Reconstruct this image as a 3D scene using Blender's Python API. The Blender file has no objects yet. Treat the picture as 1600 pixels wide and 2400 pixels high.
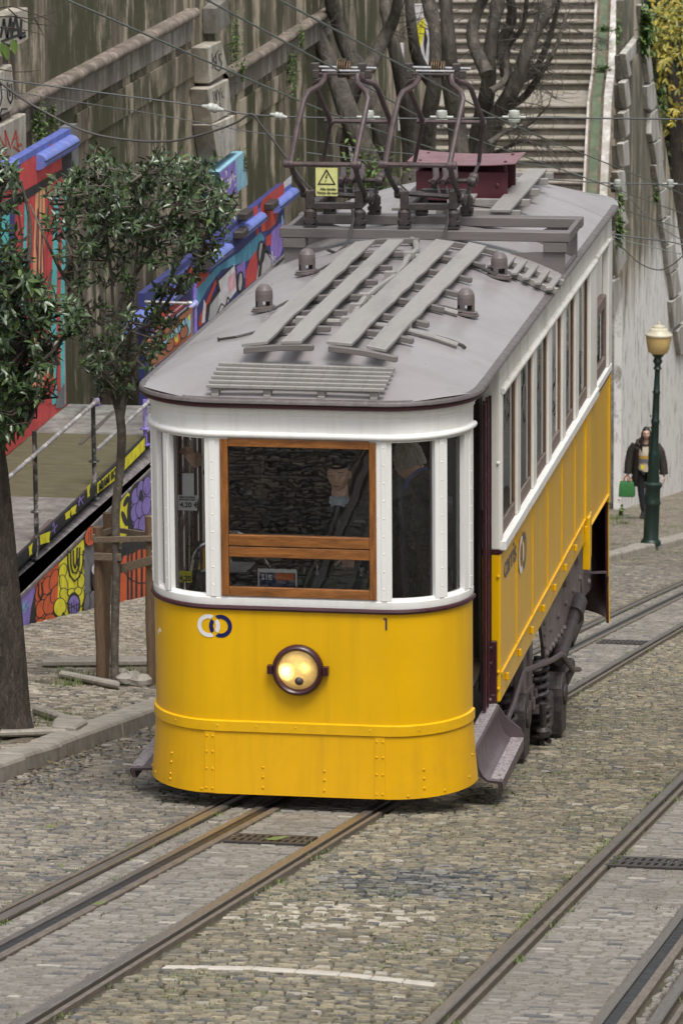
import bpy, bmesh, math, random
import numpy as np
from mathutils import Vector, Matrix, noise as mnoise
random.seed(7); rng = np.random.default_rng(7)
SC = bpy.context.scene; COL = SC.collection
R = math.radians
# ------------------------------------------------------------------ survey of the place
# the camera was solved from the photograph; the helpers turn a measured point into a place in the world
K = 1600/1568; FOC = 10800.0; CX, CY = 800., 1200.
vpx, vpy = 1856., -2315.; TH = math.atan(-vpy/FOC); YAW = math.atan(vpx/math.hypot(FOC, vpy)); RHO = -0.0075
FW = Vector((-math.sin(YAW)*math.cos(TH), math.cos(YAW)*math.cos(TH), -math.sin(TH)))
RT = Vector((math.cos(YAW), math.sin(YAW), 0)); UP = RT.cross(FW)
RT, UP = (RT+RHO*UP).normalized(), (UP-RHO*RT).normalized()
S = 0.18                                    # the street falls 18 cm per metre
def ray(x, y):
    return FW + RT*((x*K-CX)/FOC) - UP*((y*K-CY)/FOC)
CAM = -ray(715, 1862)*30.5; CAM.x += 0.07
def onX(x, y, X): r = ray(x, y); return CAM+r*((X-CAM.x)/r.x)
def onY(x, y, Y): r = ray(x, y); return CAM+r*((Y-CAM.y)/r.y)
def onZ(x, y, Z): r = ray(x, y); return CAM+r*((Z-CAM.z)/r.z)
def ground(x, y, h=0):
    r = ray(x, y); return CAM+r*((h-CAM.z-S*CAM.y)/(r.z+S*r.y))
def proj(p):
    p = Vector(p)-CAM; d = p.dot(FW)
    return ((CX+FOC*p.dot(RT)/d)/K, (CY-FOC*p.dot(UP)/d)/K)
def crop(ox, oy, s): return lambda x, y: ((ox+x/s)/K, (oy+y/s)/K)
def gz(y): return -S*y
# ------------------------------------------------------------------ materials
def nt(name):
    m = bpy.data.materials.new(name); m.use_nodes = True
    t = m.node_tree; return m, t, t.nodes['Principled BSDF']
def N(t, typ, **kw):
    n = t.nodes.new(typ)
    for k, v in kw.items(): setattr(n, k, v)
    return n
def coords(t, scale=(1, 1, 1)):
    c = N(t, 'ShaderNodeTexCoord'); mp = N(t, 'ShaderNodeMapping'); mp.inputs['Scale'].default_value = scale
    t.links.new(c.outputs['Object'], mp.inputs['Vector']); return mp.outputs['Vector']
def noise(t, vec, scale, detail=4, rough=.6):
    n = N(t, 'ShaderNodeTexNoise'); n.inputs['Scale'].default_value = scale; n.inputs['Detail'].default_value = detail
    n.inputs['Roughness'].default_value = rough
    t.links.new(vec, n.inputs['Vector']); return n.outputs['Fac']
def ramp(t, fac, stops, interp='LINEAR'):
    r = N(t, 'ShaderNodeValToRGB'); r.color_ramp.interpolation = interp
    el = r.color_ramp.elements
    while len(el) < len(stops): el.new(.5)
    for e, (p, c) in zip(el, stops):
        e.position = p; e.color = (c if hasattr(c, '__len__') else (c, c, c))[:3]+(1,) if hasattr(c, '__len__') else (c, c, c, 1)
    t.links.new(fac, r.inputs['Fac']); return r.outputs['Color']
def mix(t, fac, a, b, mode='MIX'):
    n = N(t, 'ShaderNodeMix', data_type='RGBA', blend_type=mode)
    if isinstance(fac, (int, float)): n.inputs[0].default_value = fac
    else: t.links.new(fac, n.inputs[0])
    for i, v in ((6, a), (7, b)):
        if hasattr(v, '__len__'): n.inputs[i].default_value = tuple(v[:3])+(1,)
        else: t.links.new(v, n.inputs[i])
    return n.outputs[2]
def bump(t, b, h, strength, dist=.02):
    n = N(t, 'ShaderNodeBump'); n.inputs['Strength'].default_value = strength; n.inputs['Distance'].default_value = dist
    t.links.new(h, n.inputs['Height']); t.links.new(n.outputs['Normal'], b.inputs['Normal'])
def mat(name, col, rough=.6, metal=0., var=.18, ns=6, dirt=None, dscale=3, damt=.5, streak=None, bmp=0, bs=60, coat=0, spec=.5, stretch=(1, 1, 1), dist=.01, rvar=.1):
    """painted / plain surface: colour varied by noise, patches of dirt or streaks of run-off, uneven gloss and bump"""
    m, t, b = nt(name)
    v = coords(t, stretch)
    n1 = noise(t, v, ns, 6)
    lo = tuple(c*(1-var) for c in col); hi = tuple(min(1, c*(1+var)) for c in col)
    c = ramp(t, n1, [(.3, lo), (.7, hi)])
    if dirt:
        n2 = noise(t, v, dscale, 8, .7)
        f = ramp(t, n2, [(.5, 0), (.5+.35*(1.2-damt), damt)])
        c = mix(t, f, c, dirt)
    if streak:
        scol, amt, sx = streak
        vs = coords(t, (sx, sx, sx*.05))
        n3 = noise(t, vs, 1.0, 5, .65)
        f = ramp(t, n3, [(.48, 0), (.72, amt)])
        c = mix(t, f, c, scol)
    t.links.new(c, b.inputs['Base Color'])
    r = ramp(t, noise(t, v, ns*2.3, 4), [(.3, max(.03, rough-rvar)), (.7, min(1, rough+rvar))])
    t.links.new(r, b.inputs['Roughness']); b.inputs['Metallic'].default_value = metal
    b.inputs['Specular IOR Level'].default_value = spec
    if coat: b.inputs['Coat Weight'].default_value = coat; b.inputs['Coat Roughness'].default_value = .12
    if bmp: bump(t, b, noise(t, v, bs, 5), bmp, dist)
    return m
def flat(name, col, rough=.7, var=.06): return mat(name, col, rough, var=var, ns=25)
M = {}
M['yellow'] = mat('yellow_paint', (.735, .412, .001), .30, var=.05, ns=1.5, dirt=(.46, .24, .01), dscale=1.1, damt=.22, streak=((.40, .21, .008), .20, 9), coat=.22, rvar=.02, spec=.35)
M['yellow_trim'] = mat('yellow_trim_paint', (.735, .41, .002), .35, var=.08, ns=8, dirt=(.3, .17, .01), dscale=6, damt=.3)
M['white'] = mat('cream_white_paint', (.80, .795, .775), .38, var=.03, ns=3, dirt=(.40, .37, .30), dscale=2.4, damt=.16, streak=((.46, .42, .33), .20, 14))
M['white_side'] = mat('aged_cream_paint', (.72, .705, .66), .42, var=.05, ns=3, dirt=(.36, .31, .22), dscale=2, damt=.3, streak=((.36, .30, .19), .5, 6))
M['maroon'] = mat('maroon_paint', (.045, .011, .017), .35, var=.2, ns=9, dirt=(.08, .05, .05), dscale=8, damt=.3)
M['maroon_box'] = mat('maroon_box_paint', (.075, .016, .024), .42, var=.18, ns=5, dirt=(.1, .06, .06), dscale=4, damt=.35)
M['maroon_lid'] = mat('faded_maroon_lid_paint', (.18, .085, .095), .45, var=.15, ns=5)
M['roof'] = mat('grey_roof_canvas', (.262, .243, .245), .36, var=.10, ns=1.3, dirt=(.185, .165, .15), dscale=1.8, damt=.6, bmp=.12, bs=9, dist=.01, stretch=(1, 1, 1))
M['roof_lip'] = mat('roof_edge_paint', (.10, .085, .085), .5, var=.2, ns=9, dirt=(.24, .22, .2), dscale=14, damt=.5, bmp=.3, bs=60)
M['plank'] = mat('grey_painted_plank', (.265, .25, .235), .5, var=.2, ns=7, dirt=(.12, .10, .085), dscale=7, damt=.55, bmp=.25, bs=40, stretch=(1, .18, 1))
M['beam'] = mat('grey_painted_beam', (.135, .120, .115), .55, var=.14, ns=7, dirt=(.09, .08, .07), dscale=6, damt=.55, bmp=.3, bs=45, stretch=(.2, 1, 1))
M['vent'] = mat('brown_grey_cast_iron', (.125, .105, .102), .38, var=.12, ns=14, bmp=.1, bs=70)
M['iron'] = mat('dark_greasy_iron', (.040, .033, .032), .55, var=.35, ns=18, dirt=(.11, .07, .05), dscale=13, damt=.6, bmp=.3, bs=70)
M['rod'] = mat('brown_painted_rod', (.066, .044, .046), .5, var=.3, ns=14, dirt=(.17, .11, .09), dscale=18, damt=.5, bmp=.2, bs=90)
M['brass'] = mat('worn_bronze', (.13, .09, .055), .5, .6, var=.3, ns=18)
M['steel'] = mat('bright_steel', (.5, .5, .5), .28, .9, var=.15, ns=20)
M['cable'] = mat('cable_sheath', (.05, .045, .042), .6, var=.25, ns=30)
M['wood'] = mat('varnished_wood', (.235, .088, .020), .28, var=.42, ns=4, stretch=(1.4, 9, 9), dirt=(.10, .033, .008), dscale=5, damt=.6, coat=.5)
M['woodv'] = mat('varnished_wood_upright', (.235, .088, .020), .28, var=.42, ns=4, stretch=(9, 9, 1.2), dirt=(.10, .033, .008), dscale=5, damt=.6, coat=.5)
M['sash'] = mat('weathered_brown_sash', (.15, .082, .045), .5, var=.3, ns=6, stretch=(8, 8, 1), dirt=(.20, .15, .12), dscale=5, damt=.6)
M['sash_lo'] = mat('greyed_brown_sash', (.165, .125, .105), .6, var=.25, ns=6, stretch=(8, 1, 8), dirt=(.09, .06, .05), dscale=5, damt=.5)
M['navy'] = flat('navy_paint', (.006, .010, .085), .35)
M['greyblue'] = flat('slate_letter_paint', (.10, .10, .13), .4)
M['decal_white'] = flat('white_decal', (.72, .72, .72), .4)
M['chassis'] = mat('chassis_grey_brown_paint', (.20, .168, .162), .55, var=.22, ns=4, dirt=(.055, .04, .037), dscale=5, damt=.7, streak=((.05, .038, .035), .6, 9), bmp=.2, bs=30)
M['step'] = mat('mauve_grey_step_paint', (.095, .070, .075), .38, var=.18, ns=6, dirt=(.05, .035, .035), dscale=6, damt=.5, bmp=.1, bs=30)
M['black'] = mat('black_interior', (.010, .009, .009), .6, var=.3, ns=8)
M['inner'] = mat('dark_cab_wood', (.028, .018, .012), .45, var=.35, ns=5, stretch=(6, 6, 1))
M['green_box'] = mat('dark_green_box', (.010, .028, .018), .35, var=.2)
M['rubber'] = mat('dark_rubber', (.02, .02, .02), .6)
M['paper'] = flat('white_card', (.74, .75, .78), .6)
M['sticker'] = flat('yellow_sticker', (.72, .62, .02), .5)
M['orange'] = flat('orange_panel', (.68, .15, .02), .4)
M['blue_sign'] = flat('dark_blue_panel', (.02, .026, .11), .4)
M['warn'] = mat('pale_yellow_sign', (.56, .56, .22), .45, var=.1, ns=9, dirt=(.25, .2, .09), dscale=20, damt=.6)
M['ink'] = flat('black_ink', (.012, .012, .014), .5)
M['stone'] = mat('kerb_limestone', (.30, .275, .235), .75, var=.2, ns=7, dirt=(.12, .105, .08), dscale=6, damt=.6, bmp=.4, bs=45)
M['stone_pale'] = mat('pale_stone_strip', (.47, .435, .375), .7, var=.2, ns=9, dirt=(.25, .22, .18), dscale=9, damt=.5, bmp=.2, bs=50)
M['rail_top'] = mat('worn_rail_steel', (.20, .178, .160), .36, .55, var=.22, ns=5, stretch=(9, .4, 9), dirt=(.12, .075, .045), dscale=9, damt=.4)
M['rail_rust'] = mat('rusty_rail_flange', (.165, .135, .108), .55, .2, var=.3, ns=8, stretch=(5, .6, 5), dirt=(.07, .05, .04), dscale=9, damt=.5, bmp=.2, bs=60)
M['slot_black'] = mat('slot_shade_black', (.012, .012, .013), .5)  # black painted in for the shade inside the open cable slot
M['grate'] = mat('cast_iron_grate', (.06, .052, .048), .55, .4, var=.3, ns=12)
def glass(name, ior=1.75, tint=(.93, .95, .94)):
    m, t, b = nt(name); t.nodes.remove(b)
    out = t.nodes['Material Output']
    tr = N(t, 'ShaderNodeBsdfTransparent'); tr.inputs['Color'].default_value = tint+(1,)
    gl = N(t, 'ShaderNodeBsdfGlossy'); gl.inputs['Roughness'].default_value = .012
    fr = N(t, 'ShaderNodeFresnel'); fr.inputs['IOR'].default_value = ior
    v = coords(t, (1, 1, 1)); h = noise(t, v, 3.2, 2)
    bp = N(t, 'ShaderNodeBump'); bp.inputs['Strength'].default_value = .012; bp.inputs['Distance'].default_value = .05
    t.links.new(h, bp.inputs['Height']); t.links.new(bp.outputs['Normal'], gl.inputs['Normal']); t.links.new(bp.outputs['Normal'], fr.inputs['Normal'])
    mx = N(t, 'ShaderNodeMixShader'); t.links.new(fr.outputs['Fac'], mx.inputs['Fac'])
    t.links.new(tr.outputs[0], mx.inputs[1]); t.links.new(gl.outputs[0], mx.inputs[2]); t.links.new(mx.outputs[0], out.inputs['Surface'])
    return m
M['glass'] = glass('old_window_glass', 1.75)
M['glass_side'] = glass('side_window_glass', 2.0, (.8, .82, .8))
def lamp_mat():
    m, t, b = nt('headlight_lens')
    c = N(t, 'ShaderNodeTexCoord')
    def spot(p, r, w):
        d = N(t, 'ShaderNodeVectorMath', operation='DISTANCE'); t.links.new(c.outputs['Object'], d.inputs[0]); d.inputs[1].default_value = p
        mr = N(t, 'ShaderNodeMapRange', interpolation_type='SMOOTHSTEP'); mr.inputs['From Min'].default_value = r; mr.inputs['From Max'].default_value = 0
        mr.inputs['To Min'].default_value = 0; mr.inputs['To Max'].default_value = w
        t.links.new(d.outputs['Value'], mr.inputs['Value']); return mr.outputs['Result']
    add = lambda a, b_: (lambda n: (t.links.new(a, n.inputs[0]), t.links.new(b_, n.inputs[1]), n.outputs[0])[2])(N(t, 'ShaderNodeMath', operation='ADD'))
    e = add(add(spot((HL.x-.082, -.07, HL.z-.012), .075, 5.5), spot((HL.x+.05, -.07, HL.z+.022), .055, 1.3)), spot((HL.x-.01, -.06, HL.z+.02), .20, .62))
    n = ramp(t, noise(t, coords(t, (1, 1, 1)), 22, 6, .75), [(.3, .35), (.7, 1)])
    em = mix(t, 1, (1, .60, .16), n, 'MULTIPLY')
    b.inputs['Base Color'].default_value = (.45, .30, .10, 1); b.inputs['Roughness'].default_value = .12
    t.links.new(em, b.inputs['Emission Color']); t.links.new(e, b.inputs['Emission Strength'])
    return m
def leaf_mat(name, a, b_, c_, rough=.32, nscale=1.2):
    m, t, b = nt(name)
    at = N(t, 'ShaderNodeAttribute', attribute_name='tint')
    c = ramp(t, at.outputs['Fac'], [(0, a), (.55, b_), (1, c_)])
    t.links.new(c, b.inputs['Base Color']); b.inputs['Roughness'].default_value = rough
    b.inputs['Specular IOR Level'].default_value = .6
    b.inputs['Transmission Weight'].default_value = 0
    return m
M['leaf'] = leaf_mat('glossy_dark_leaf', (.022, .042, .014), (.045, .082, .024), (.105, .165, .036), .34)
M['leaf_yellow'] = leaf_mat('autumn_leaf', (.09, .11, .012), (.32, .26, .02), (.50, .30, .02), .5)
M['leaf_green'] = leaf_mat('plain_green_leaf', (.03, .06, .015), (.07, .12, .02), (.16, .17, .03), .5)
M['fern'] = leaf_mat('small_wall_plant_leaf', (.03, .06, .012), (.07, .13, .02), (.13, .20, .04), .55)
M['bark'] = mat('dark_bark', (.060, .048, .038), .85, var=.45, ns=5, stretch=(5, 5, 1.2), dirt=(.13, .11, .085), dscale=6, damt=.7, bmp=1, bs=14, dist=.03)
M['bark_grey'] = mat('smooth_grey_bark', (.098, .086, .073), .85, var=.45, ns=2.2, stretch=(3, 3, .6), dirt=(.17, .15, .12), dscale=2.2, damt=.75, bmp=1, bs=7, dist=.06, streak=((.03, .025, .02), .7, 5))
M['bark_young'] = mat('young_lichen_bark', (.10, .083, .065), .8, var=.4, ns=9, dirt=(.26, .25, .22), dscale=14, damt=.6, bmp=.4, bs=50)
M['stake'] = mat('rough_timber_stake', (.155, .098, .058), .75, var=.3, ns=6, stretch=(8, 8, 1), dirt=(.07, .045, .03), dscale=8, damt=.6, bmp=.4, bs=40)
M['batten'] = mat('grey_timber_batten', (.205, .155, .110), .75, var=.25, ns=6, stretch=(1, 8, 8), dirt=(.09, .065, .045), dscale=7, damt=.5, bmp=.3, bs=40)
M['lamp_green'] = mat('dark_green_lamp_paint', (.010, .026, .020), .38, var=.2, ns=9)
M['lamp_glass'] = mat('cream_lamp_glass', (.62, .44, .18), .3, var=.08, ns=6)
M['lamp_cap'] = mat('cream_lamp_cap', (.52, .48, .36), .4, var=.08, ns=6)
M['skin'] = mat('skin', (.72, .45, .34), .5, var=.12, ns=30)
M['skin_pale'] = mat('pale_skin', (.55, .36, .28), .5, var=.1, ns=30)
M['hair_grey'] = mat('grey_hair', (.34, .31, .28), .6, var=.35, ns=12, stretch=(6, 6, 1), bmp=.6, bs=60)
M['hair_dark'] = mat('dark_hair', (.012, .009, .008), .45, var=.3, ns=12)
M['cloth_dark'] = mat('dark_uniform_cloth', (.014, .015, .019), .85, var=.25, ns=14, bmp=.3, bs=30)
M['cloth_black'] = mat('black_jacket_cloth', (.030, .030, .034), .6, var=.5, ns=7, bmp=1, bs=9, dist=.05)
M['coat'] = mat('dark_brown_quilted_coat', (.026, .021, .018), .6, var=.3, ns=9, bmp=.3, bs=30)
M['fur'] = mat('brown_fur_trim', (.035, .024, .018), .9, var=.5, ns=30, bmp=1, bs=70)
M['sweater'] = mat('cream_sweater', (.50, .43, .34), .9, var=.1, ns=30, bmp=.3, bs=70)
M['mustard'] = flat('mustard_band', (.45, .27, .06), .9); M['greyband'] = flat('grey_band', (.13, .13, .15), .9)
M['shirt'] = flat('pale_blue_shirt', (.45, .52, .62), .8)
M['trousers'] = flat('dark_navy_trousers', (.012, .013, .02), .85); M['shoe'] = flat('black_shoe', (.012, .012, .012), .5)
M['bag'] = mat('green_shopping_bag', (.035, .17, .045), .5, var=.2, ns=12, bmp=.2, bs=30); M['strap_tan'] = flat('tan_strap', (.36, .12, .05), .6)
M['eye'] = flat('eye_white', (.6, .58, .55), .3); M['iris'] = flat('dark_iris', (.02, .015, .012), .2); M['lips'] = flat('lips', (.33, .14, .11), .5)
M['insul'] = mat('glazed_insulator', (.42, .44, .40), .3, var=.15, ns=20)
M['wire'] = mat('overhead_wire', (.07, .075, .075), .5, .4, var=.2, ns=3)
M['wire_green'] = mat('weathered_copper_wire', (.11, .13, .115), .5, .3, var=.2, ns=3)
M['facade'] = mat('pale_facade_plaster', (.80, .78, .73), .8, var=.08, ns=.6, streak=((.38, .34, .28), .4, 1.5))
M['pane_dark'] = flat('facade_pane', (.03, .035, .04), .1)
# walls with history
def wall_mat(name, base, stain, moss, s_amt=.85, m_amt=.7, sx=1.6, low=None, blot=1.):
    m, t, b = nt(name)
    v = coords(t)
    c = ramp(t, noise(t, v, 1.3, 8, .65), [(.3, tuple(x*.72 for x in base)), (.7, tuple(min(1, x*1.12) for x in base))])
    vs = coords(t, (sx, sx, sx*.17)); n3 = noise(t, vs, 1.0, 9, .68)
    big = noise(t, v, .42, 6, .65)
    f = ramp(t, n3, [(.45, 0), (.53, s_amt)])
    c = mix(t, f, c, stain)
    c = mix(t, ramp(t, noise(t, coords(t, (1.1, 1.1, .7)), .8*blot, 9, .72), [(.50, 0), (.57, .8*s_amt)]), c, tuple(x*1.25 for x in stain))
    vs4 = coords(t, (sx*2.6, sx*2.6, sx*.16)); c = mix(t, ramp(t, noise(t, vs4, 1.0, 6, .7), [(.58, 0), (.70, s_amt*.55)]), c, tuple(min(.6, x*1.35) for x in base))
    f2 = N(t, 'ShaderNodeMath', operation='MULTIPLY'); vs2 = coords(t, (sx*.7, sx*.7, sx*.22))
    t.links.new(ramp(t, noise(t, vs2, 1.0, 9, .72), [(.46, 0), (.52, m_amt)]), f2.inputs[0]); t.links.new(ramp(t, big, [(.38, .08), (.49, 1)]), f2.inputs[1])
    c = mix(t, f2.outputs[0], c, moss)
    sp = ramp(t, noise(t, v, 26, 3, .8), [(.60, 0), (.72, .35)])
    c = mix(t, sp, c, tuple(x*.35 for x in base))
    if low:                                                # whitewash up to a ragged height
        wcol, y0, z0, z1 = low
        g = N(t, 'ShaderNodeNewGeometry'); sx_ = N(t, 'ShaderNodeSeparateXYZ'); t.links.new(g.outputs['Position'], sx_.inputs[0])
        a = N(t, 'ShaderNodeMath', operation='MULTIPLY_ADD'); t.links.new(noise(t, coords(t, (2.2, 2.2, .5)), 1, 6, .7), a.inputs[0]); a.inputs[1].default_value = 3.4
        t.links.new(sx_.outputs['Z'], a.inputs[2])
        mr = N(t, 'ShaderNodeMapRange'); mr.inputs['From Min'].default_value = z0; mr.inputs['From Max'].default_value = z1
        mr.inputs['To Min'].default_value = 1; mr.inputs['To Max'].default_value = 0; t.links.new(a.outputs[0], mr.inputs['Value'])
        chip = ramp(t, noise(t, coords(t, (1, 1.3, .55)), 3.2, 9, .75), [(.53, 1), (.59, .5), (.68, .12)])
        k = N(t, 'ShaderNodeMath', operation='MULTIPLY'); t.links.new(mr.outputs['Result'], k.inputs[0]); t.links.new(chip, k.inputs[1])
        c = mix(t, k.outputs[0], c, wcol)
    t.links.new(c, b.inputs['Base Color']); b.inputs['Roughness'].default_value = .88
    bump(t, b, noise(t, v, 9, 9, .7), .5, .03)
    return m
M['wall'] = wall_mat('stained_retaining_wall', (.43, .365, .27), (.075, .060, .040), (.040, .042, .012), .88, .95, 1.35)
M['coping'] = wall_mat('weathered_coping_stone', (.30, .245, .205), (.10, .08, .065), (.07, .06, .04), .6, .5, 5)
M['band'] = wall_mat('weathered_band_stone', (.30, .275, .24), (.12, .10, .085), (.07, .065, .03), .8, .4, 3)
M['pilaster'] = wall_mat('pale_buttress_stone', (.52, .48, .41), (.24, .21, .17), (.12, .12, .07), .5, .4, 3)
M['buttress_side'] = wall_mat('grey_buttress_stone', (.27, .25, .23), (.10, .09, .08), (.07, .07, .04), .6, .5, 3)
M['gable'] = wall_mat('whitewashed_stained_wall', (.50, .43, .32), (.135, .12, .092), (.085, .085, .06), .85, .9, 1.3, low=((.78, .77, .76), 0, -5.2, -4.2), blot=1.6)
M['block'] = wall_mat('pale_coping_block', (.55, .53, .49), (.25, .23, .20), (.18, .18, .14), .5, .35, 2)
M['white_kerb'] = wall_mat('peeling_white_stringer', (.56, .54, .51), (.22, .19, .17), (.15, .15, .08), .5, .4, 4)
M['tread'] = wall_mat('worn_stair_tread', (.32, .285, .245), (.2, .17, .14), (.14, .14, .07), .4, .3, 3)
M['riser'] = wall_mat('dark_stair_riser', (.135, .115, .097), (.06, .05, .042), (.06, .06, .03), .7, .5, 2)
M['greenrail'] = mat('faded_green_rail', (.070, .10, .055), .7, var=.35, ns=3, dirt=(.15, .11, .08), dscale=4, damt=.85)
M['rustplank'] = mat('rusty_brown_strip', (.17, .12, .085), .8, var=.35, ns=5, dirt=(.34, .30, .26), dscale=9, damt=.6)
# mural paints
PAL = dict(p_red=(.52, .055, .055), p_teal=(.10, .50, .50), p_peach=(.72, .36, .17), p_maroon=(.13, .02, .04), p_orange=(.62, .10, .022), p_yellow=(.72, .66, .02),
           p_purple=(.235, .17, .50), p_grey=(.155, .155, .165), p_black=(.014, .013, .014), p_blue=(.10, .135, .42), p_dblue=(.035, .04, .17), p_sky=(.07, .27, .40),
           p_white=(.62, .60, .62), p_pink=(.62, .36, .40), p_violet=(.26, .17, .52), p_lblue=(.27, .50, .62), p_brown=(.36, .13, .06), p_redwash=(.45, .05, .03), p_greywash=(.42, .41, .42))
for k, c in PAL.items(): M[k] = mat('mural_'+k[2:]+'_paint', c, .7, var=.2, ns=5, dirt=tuple(x*.35+.012 for x in c), dscale=6, damt=.6, streak=(tuple(x*.5+.03 for x in c), .35, 5), bmp=.2, bs=25)
# ground
def ground_mat(name, tones, gap, moss, vs=9.5, patch=.5):
    m, t, b = nt(name)
    v = coords(t, (1, .95, 1))
    n = N(t, 'ShaderNodeTexNoise'); n.inputs['Scale'].default_value = 6; t.links.new(v, n.inputs['Vector'])
    w = N(t, 'ShaderNodeMix', data_type='VECTOR'); w.inputs[0].default_value = .05; t.links.new(v, w.inputs[4]); t.links.new(n.outputs['Color'], w.inputs[5])
    vo = N(t, 'ShaderNodeTexVoronoi', feature='F1'); vo.inputs['Scale'].default_value = vs; t.links.new(w.outputs[1], vo.inputs['Vector'])
    ve = N(t, 'ShaderNodeTexVoronoi', feature='DISTANCE_TO_EDGE'); ve.inputs['Scale'].default_value = vs; t.links.new(w.outputs[1], ve.inputs['Vector'])
    sep = N(t, 'ShaderNodeSeparateColor'); t.links.new(vo.outputs['Color'], sep.inputs[0])
    c = ramp(t, sep.outputs[0], tones)
    big = ramp(t, noise(t, v, patch, 6, .7), [(.3, .75), (.7, 1.15)])
    c = mix(t, 1, c, big, 'MULTIPLY')
    mo = ramp(t, noise(t, v, 1.1, 8, .75), [(.52, gap), (.68, moss)])
    e = ramp(t, ve.outputs['Distance'], [(.02, 1), (.075, 0)])
    c = mix(t, e, c, mo)
    t.links.new(c, b.inputs['Base Color']); b.inputs['Roughness'].default_value = .8
    h = ramp(t, ve.outputs['Distance'], [(0, 0), (.12, 1)])
    bump(t, b, h, .8, .02)
    return m
TONES = [(.0, (.085, .08, .07)), (.25, (.16, .14, .11)), (.5, (.215, .185, .14)), (.75, (.27, .232, .175)), (1, (.34, .305, .25))]
M['road'] = ground_mat('worn_cobble_road', TONES, (.055, .048, .036), (.06, .08, .02))
M['pave'] = ground_mat('dusty_cobble_pavement', [(0, (.15, .13, .105)), (.5, (.25, .215, .165)), (1, (.36, .32, .26))], (.12, .10, .075), (.085, .10, .035), 10.5)
def soil_mat():
    m, t, b = nt('mossy_joint_soil'); v = coords(t)
    c = ramp(t, noise(t, v, 2.2, 9, .8), [(.34, (.040, .034, .024)), (.54, (.075, .064, .042)), (.62, (.064, .078, .022)), (.76, (.085, .12, .022))])
    t.links.new(c, b.inputs['Base Color']); b.inputs['Roughness'].default_value = .95
    bump(t, b, noise(t, v, 60, 6), .6, .02); return m
M['soil'] = soil_mat()
def sett_mat():
    m, t, b = nt('granite_and_limestone_setts'); v = coords(t)
    a = N(t, 'ShaderNodeAttribute', attribute_name='tone')
    n = ramp(t, noise(t, v, 34, 7, .75), [(.28, .68), (.72, 1.22)])
    c = mix(t, 1, a.outputs['Color'], n, 'MULTIPLY')
    d = ramp(t, noise(t, v, .9, 8, .75), [(.5, 0), (.72, .45)])
    c = mix(t, d, c, (.12, .105, .075))
    t.links.new(c, b.inputs['Base Color'])
    t.links.new(ramp(t, noise(t, v, 20, 4), [(.3, .55), (.7, .85)]), b.inputs['Roughness'])
    bump(t, b, noise(t, v, 55, 8, .7), .55, .012); return m
M['setts'] = sett_mat()
M['dust'] = mat('dusty_joint_fill', (.165, .148, .125), .95, var=.25, ns=5, dirt=(.10, .10, .045), dscale=3, damt=.6, bmp=.6, bs=60)
M['mud'] = mat('trodden_earth', (.115, .092, .066), .95, var=.35, ns=6, dirt=(.2, .17, .13), dscale=9, damt=.6, bmp=.6, bs=40)
M['bank'] = mat('dark_overgrown_bank', (.035, .036, .022), .95, var=.6, ns=1.2, dirt=(.10, .075, .05), dscale=.8, damt=.7, bmp=1, bs=4, dist=.2)
M['deck'] = mat('mossy_deck_boards', (.088, .082, .044), .85, var=.3, ns=3, stretch=(1, 4, 1), dirt=(.085, .08, .035), dscale=1.1, damt=.8, bmp=.4, bs=30)
M['deck_grey'] = mat('paint_splashed_grey_boards', (.165, .158, .148), .8, var=.45, ns=5, dirt=(.30, .32, .28), dscale=4, damt=.6, bmp=.4, bs=30)
M['ledge'] = mat('paint_flecked_ledge', (.155, .135, .135), .8, var=.4, ns=6, dirt=(.34, .32, .32), dscale=11, damt=.7, bmp=.4, bs=30)
M['tube_paint'] = mat('chipped_painted_tube', (.20, .19, .19), .5, var=.3, ns=6, dirt=(.5, .48, .46), dscale=7, damt=.85)
M['tube_dark'] = mat('chipped_black_tube', (.02, .024, .022), .5, var=.3, ns=6, dirt=(.42, .40, .38), dscale=5, damt=.8)
M['tube_violet'] = mat('violet_painted_tube', (.22, .16, .55), .5, var=.15, ns=6, dirt=(.5, .5, .65), dscale=6, damt=.7)
M['tube_blue'] = mat('pale_blue_tube', (.30, .33, .65), .45, var=.2, ns=4, dirt=(.6, .6, .68), dscale=6, damt=.8)
M['blue_cap'] = mat('scuffed_blue_capping', (.12, .165, .47), .5, var=.2, ns=5, dirt=(.35, .34, .42), dscale=6, damt=.5)
M['grass'] = leaf_mat('short_grass_blade', (.05, .075, .012), (.09, .14, .02), (.17, .22, .05), .6)
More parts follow.
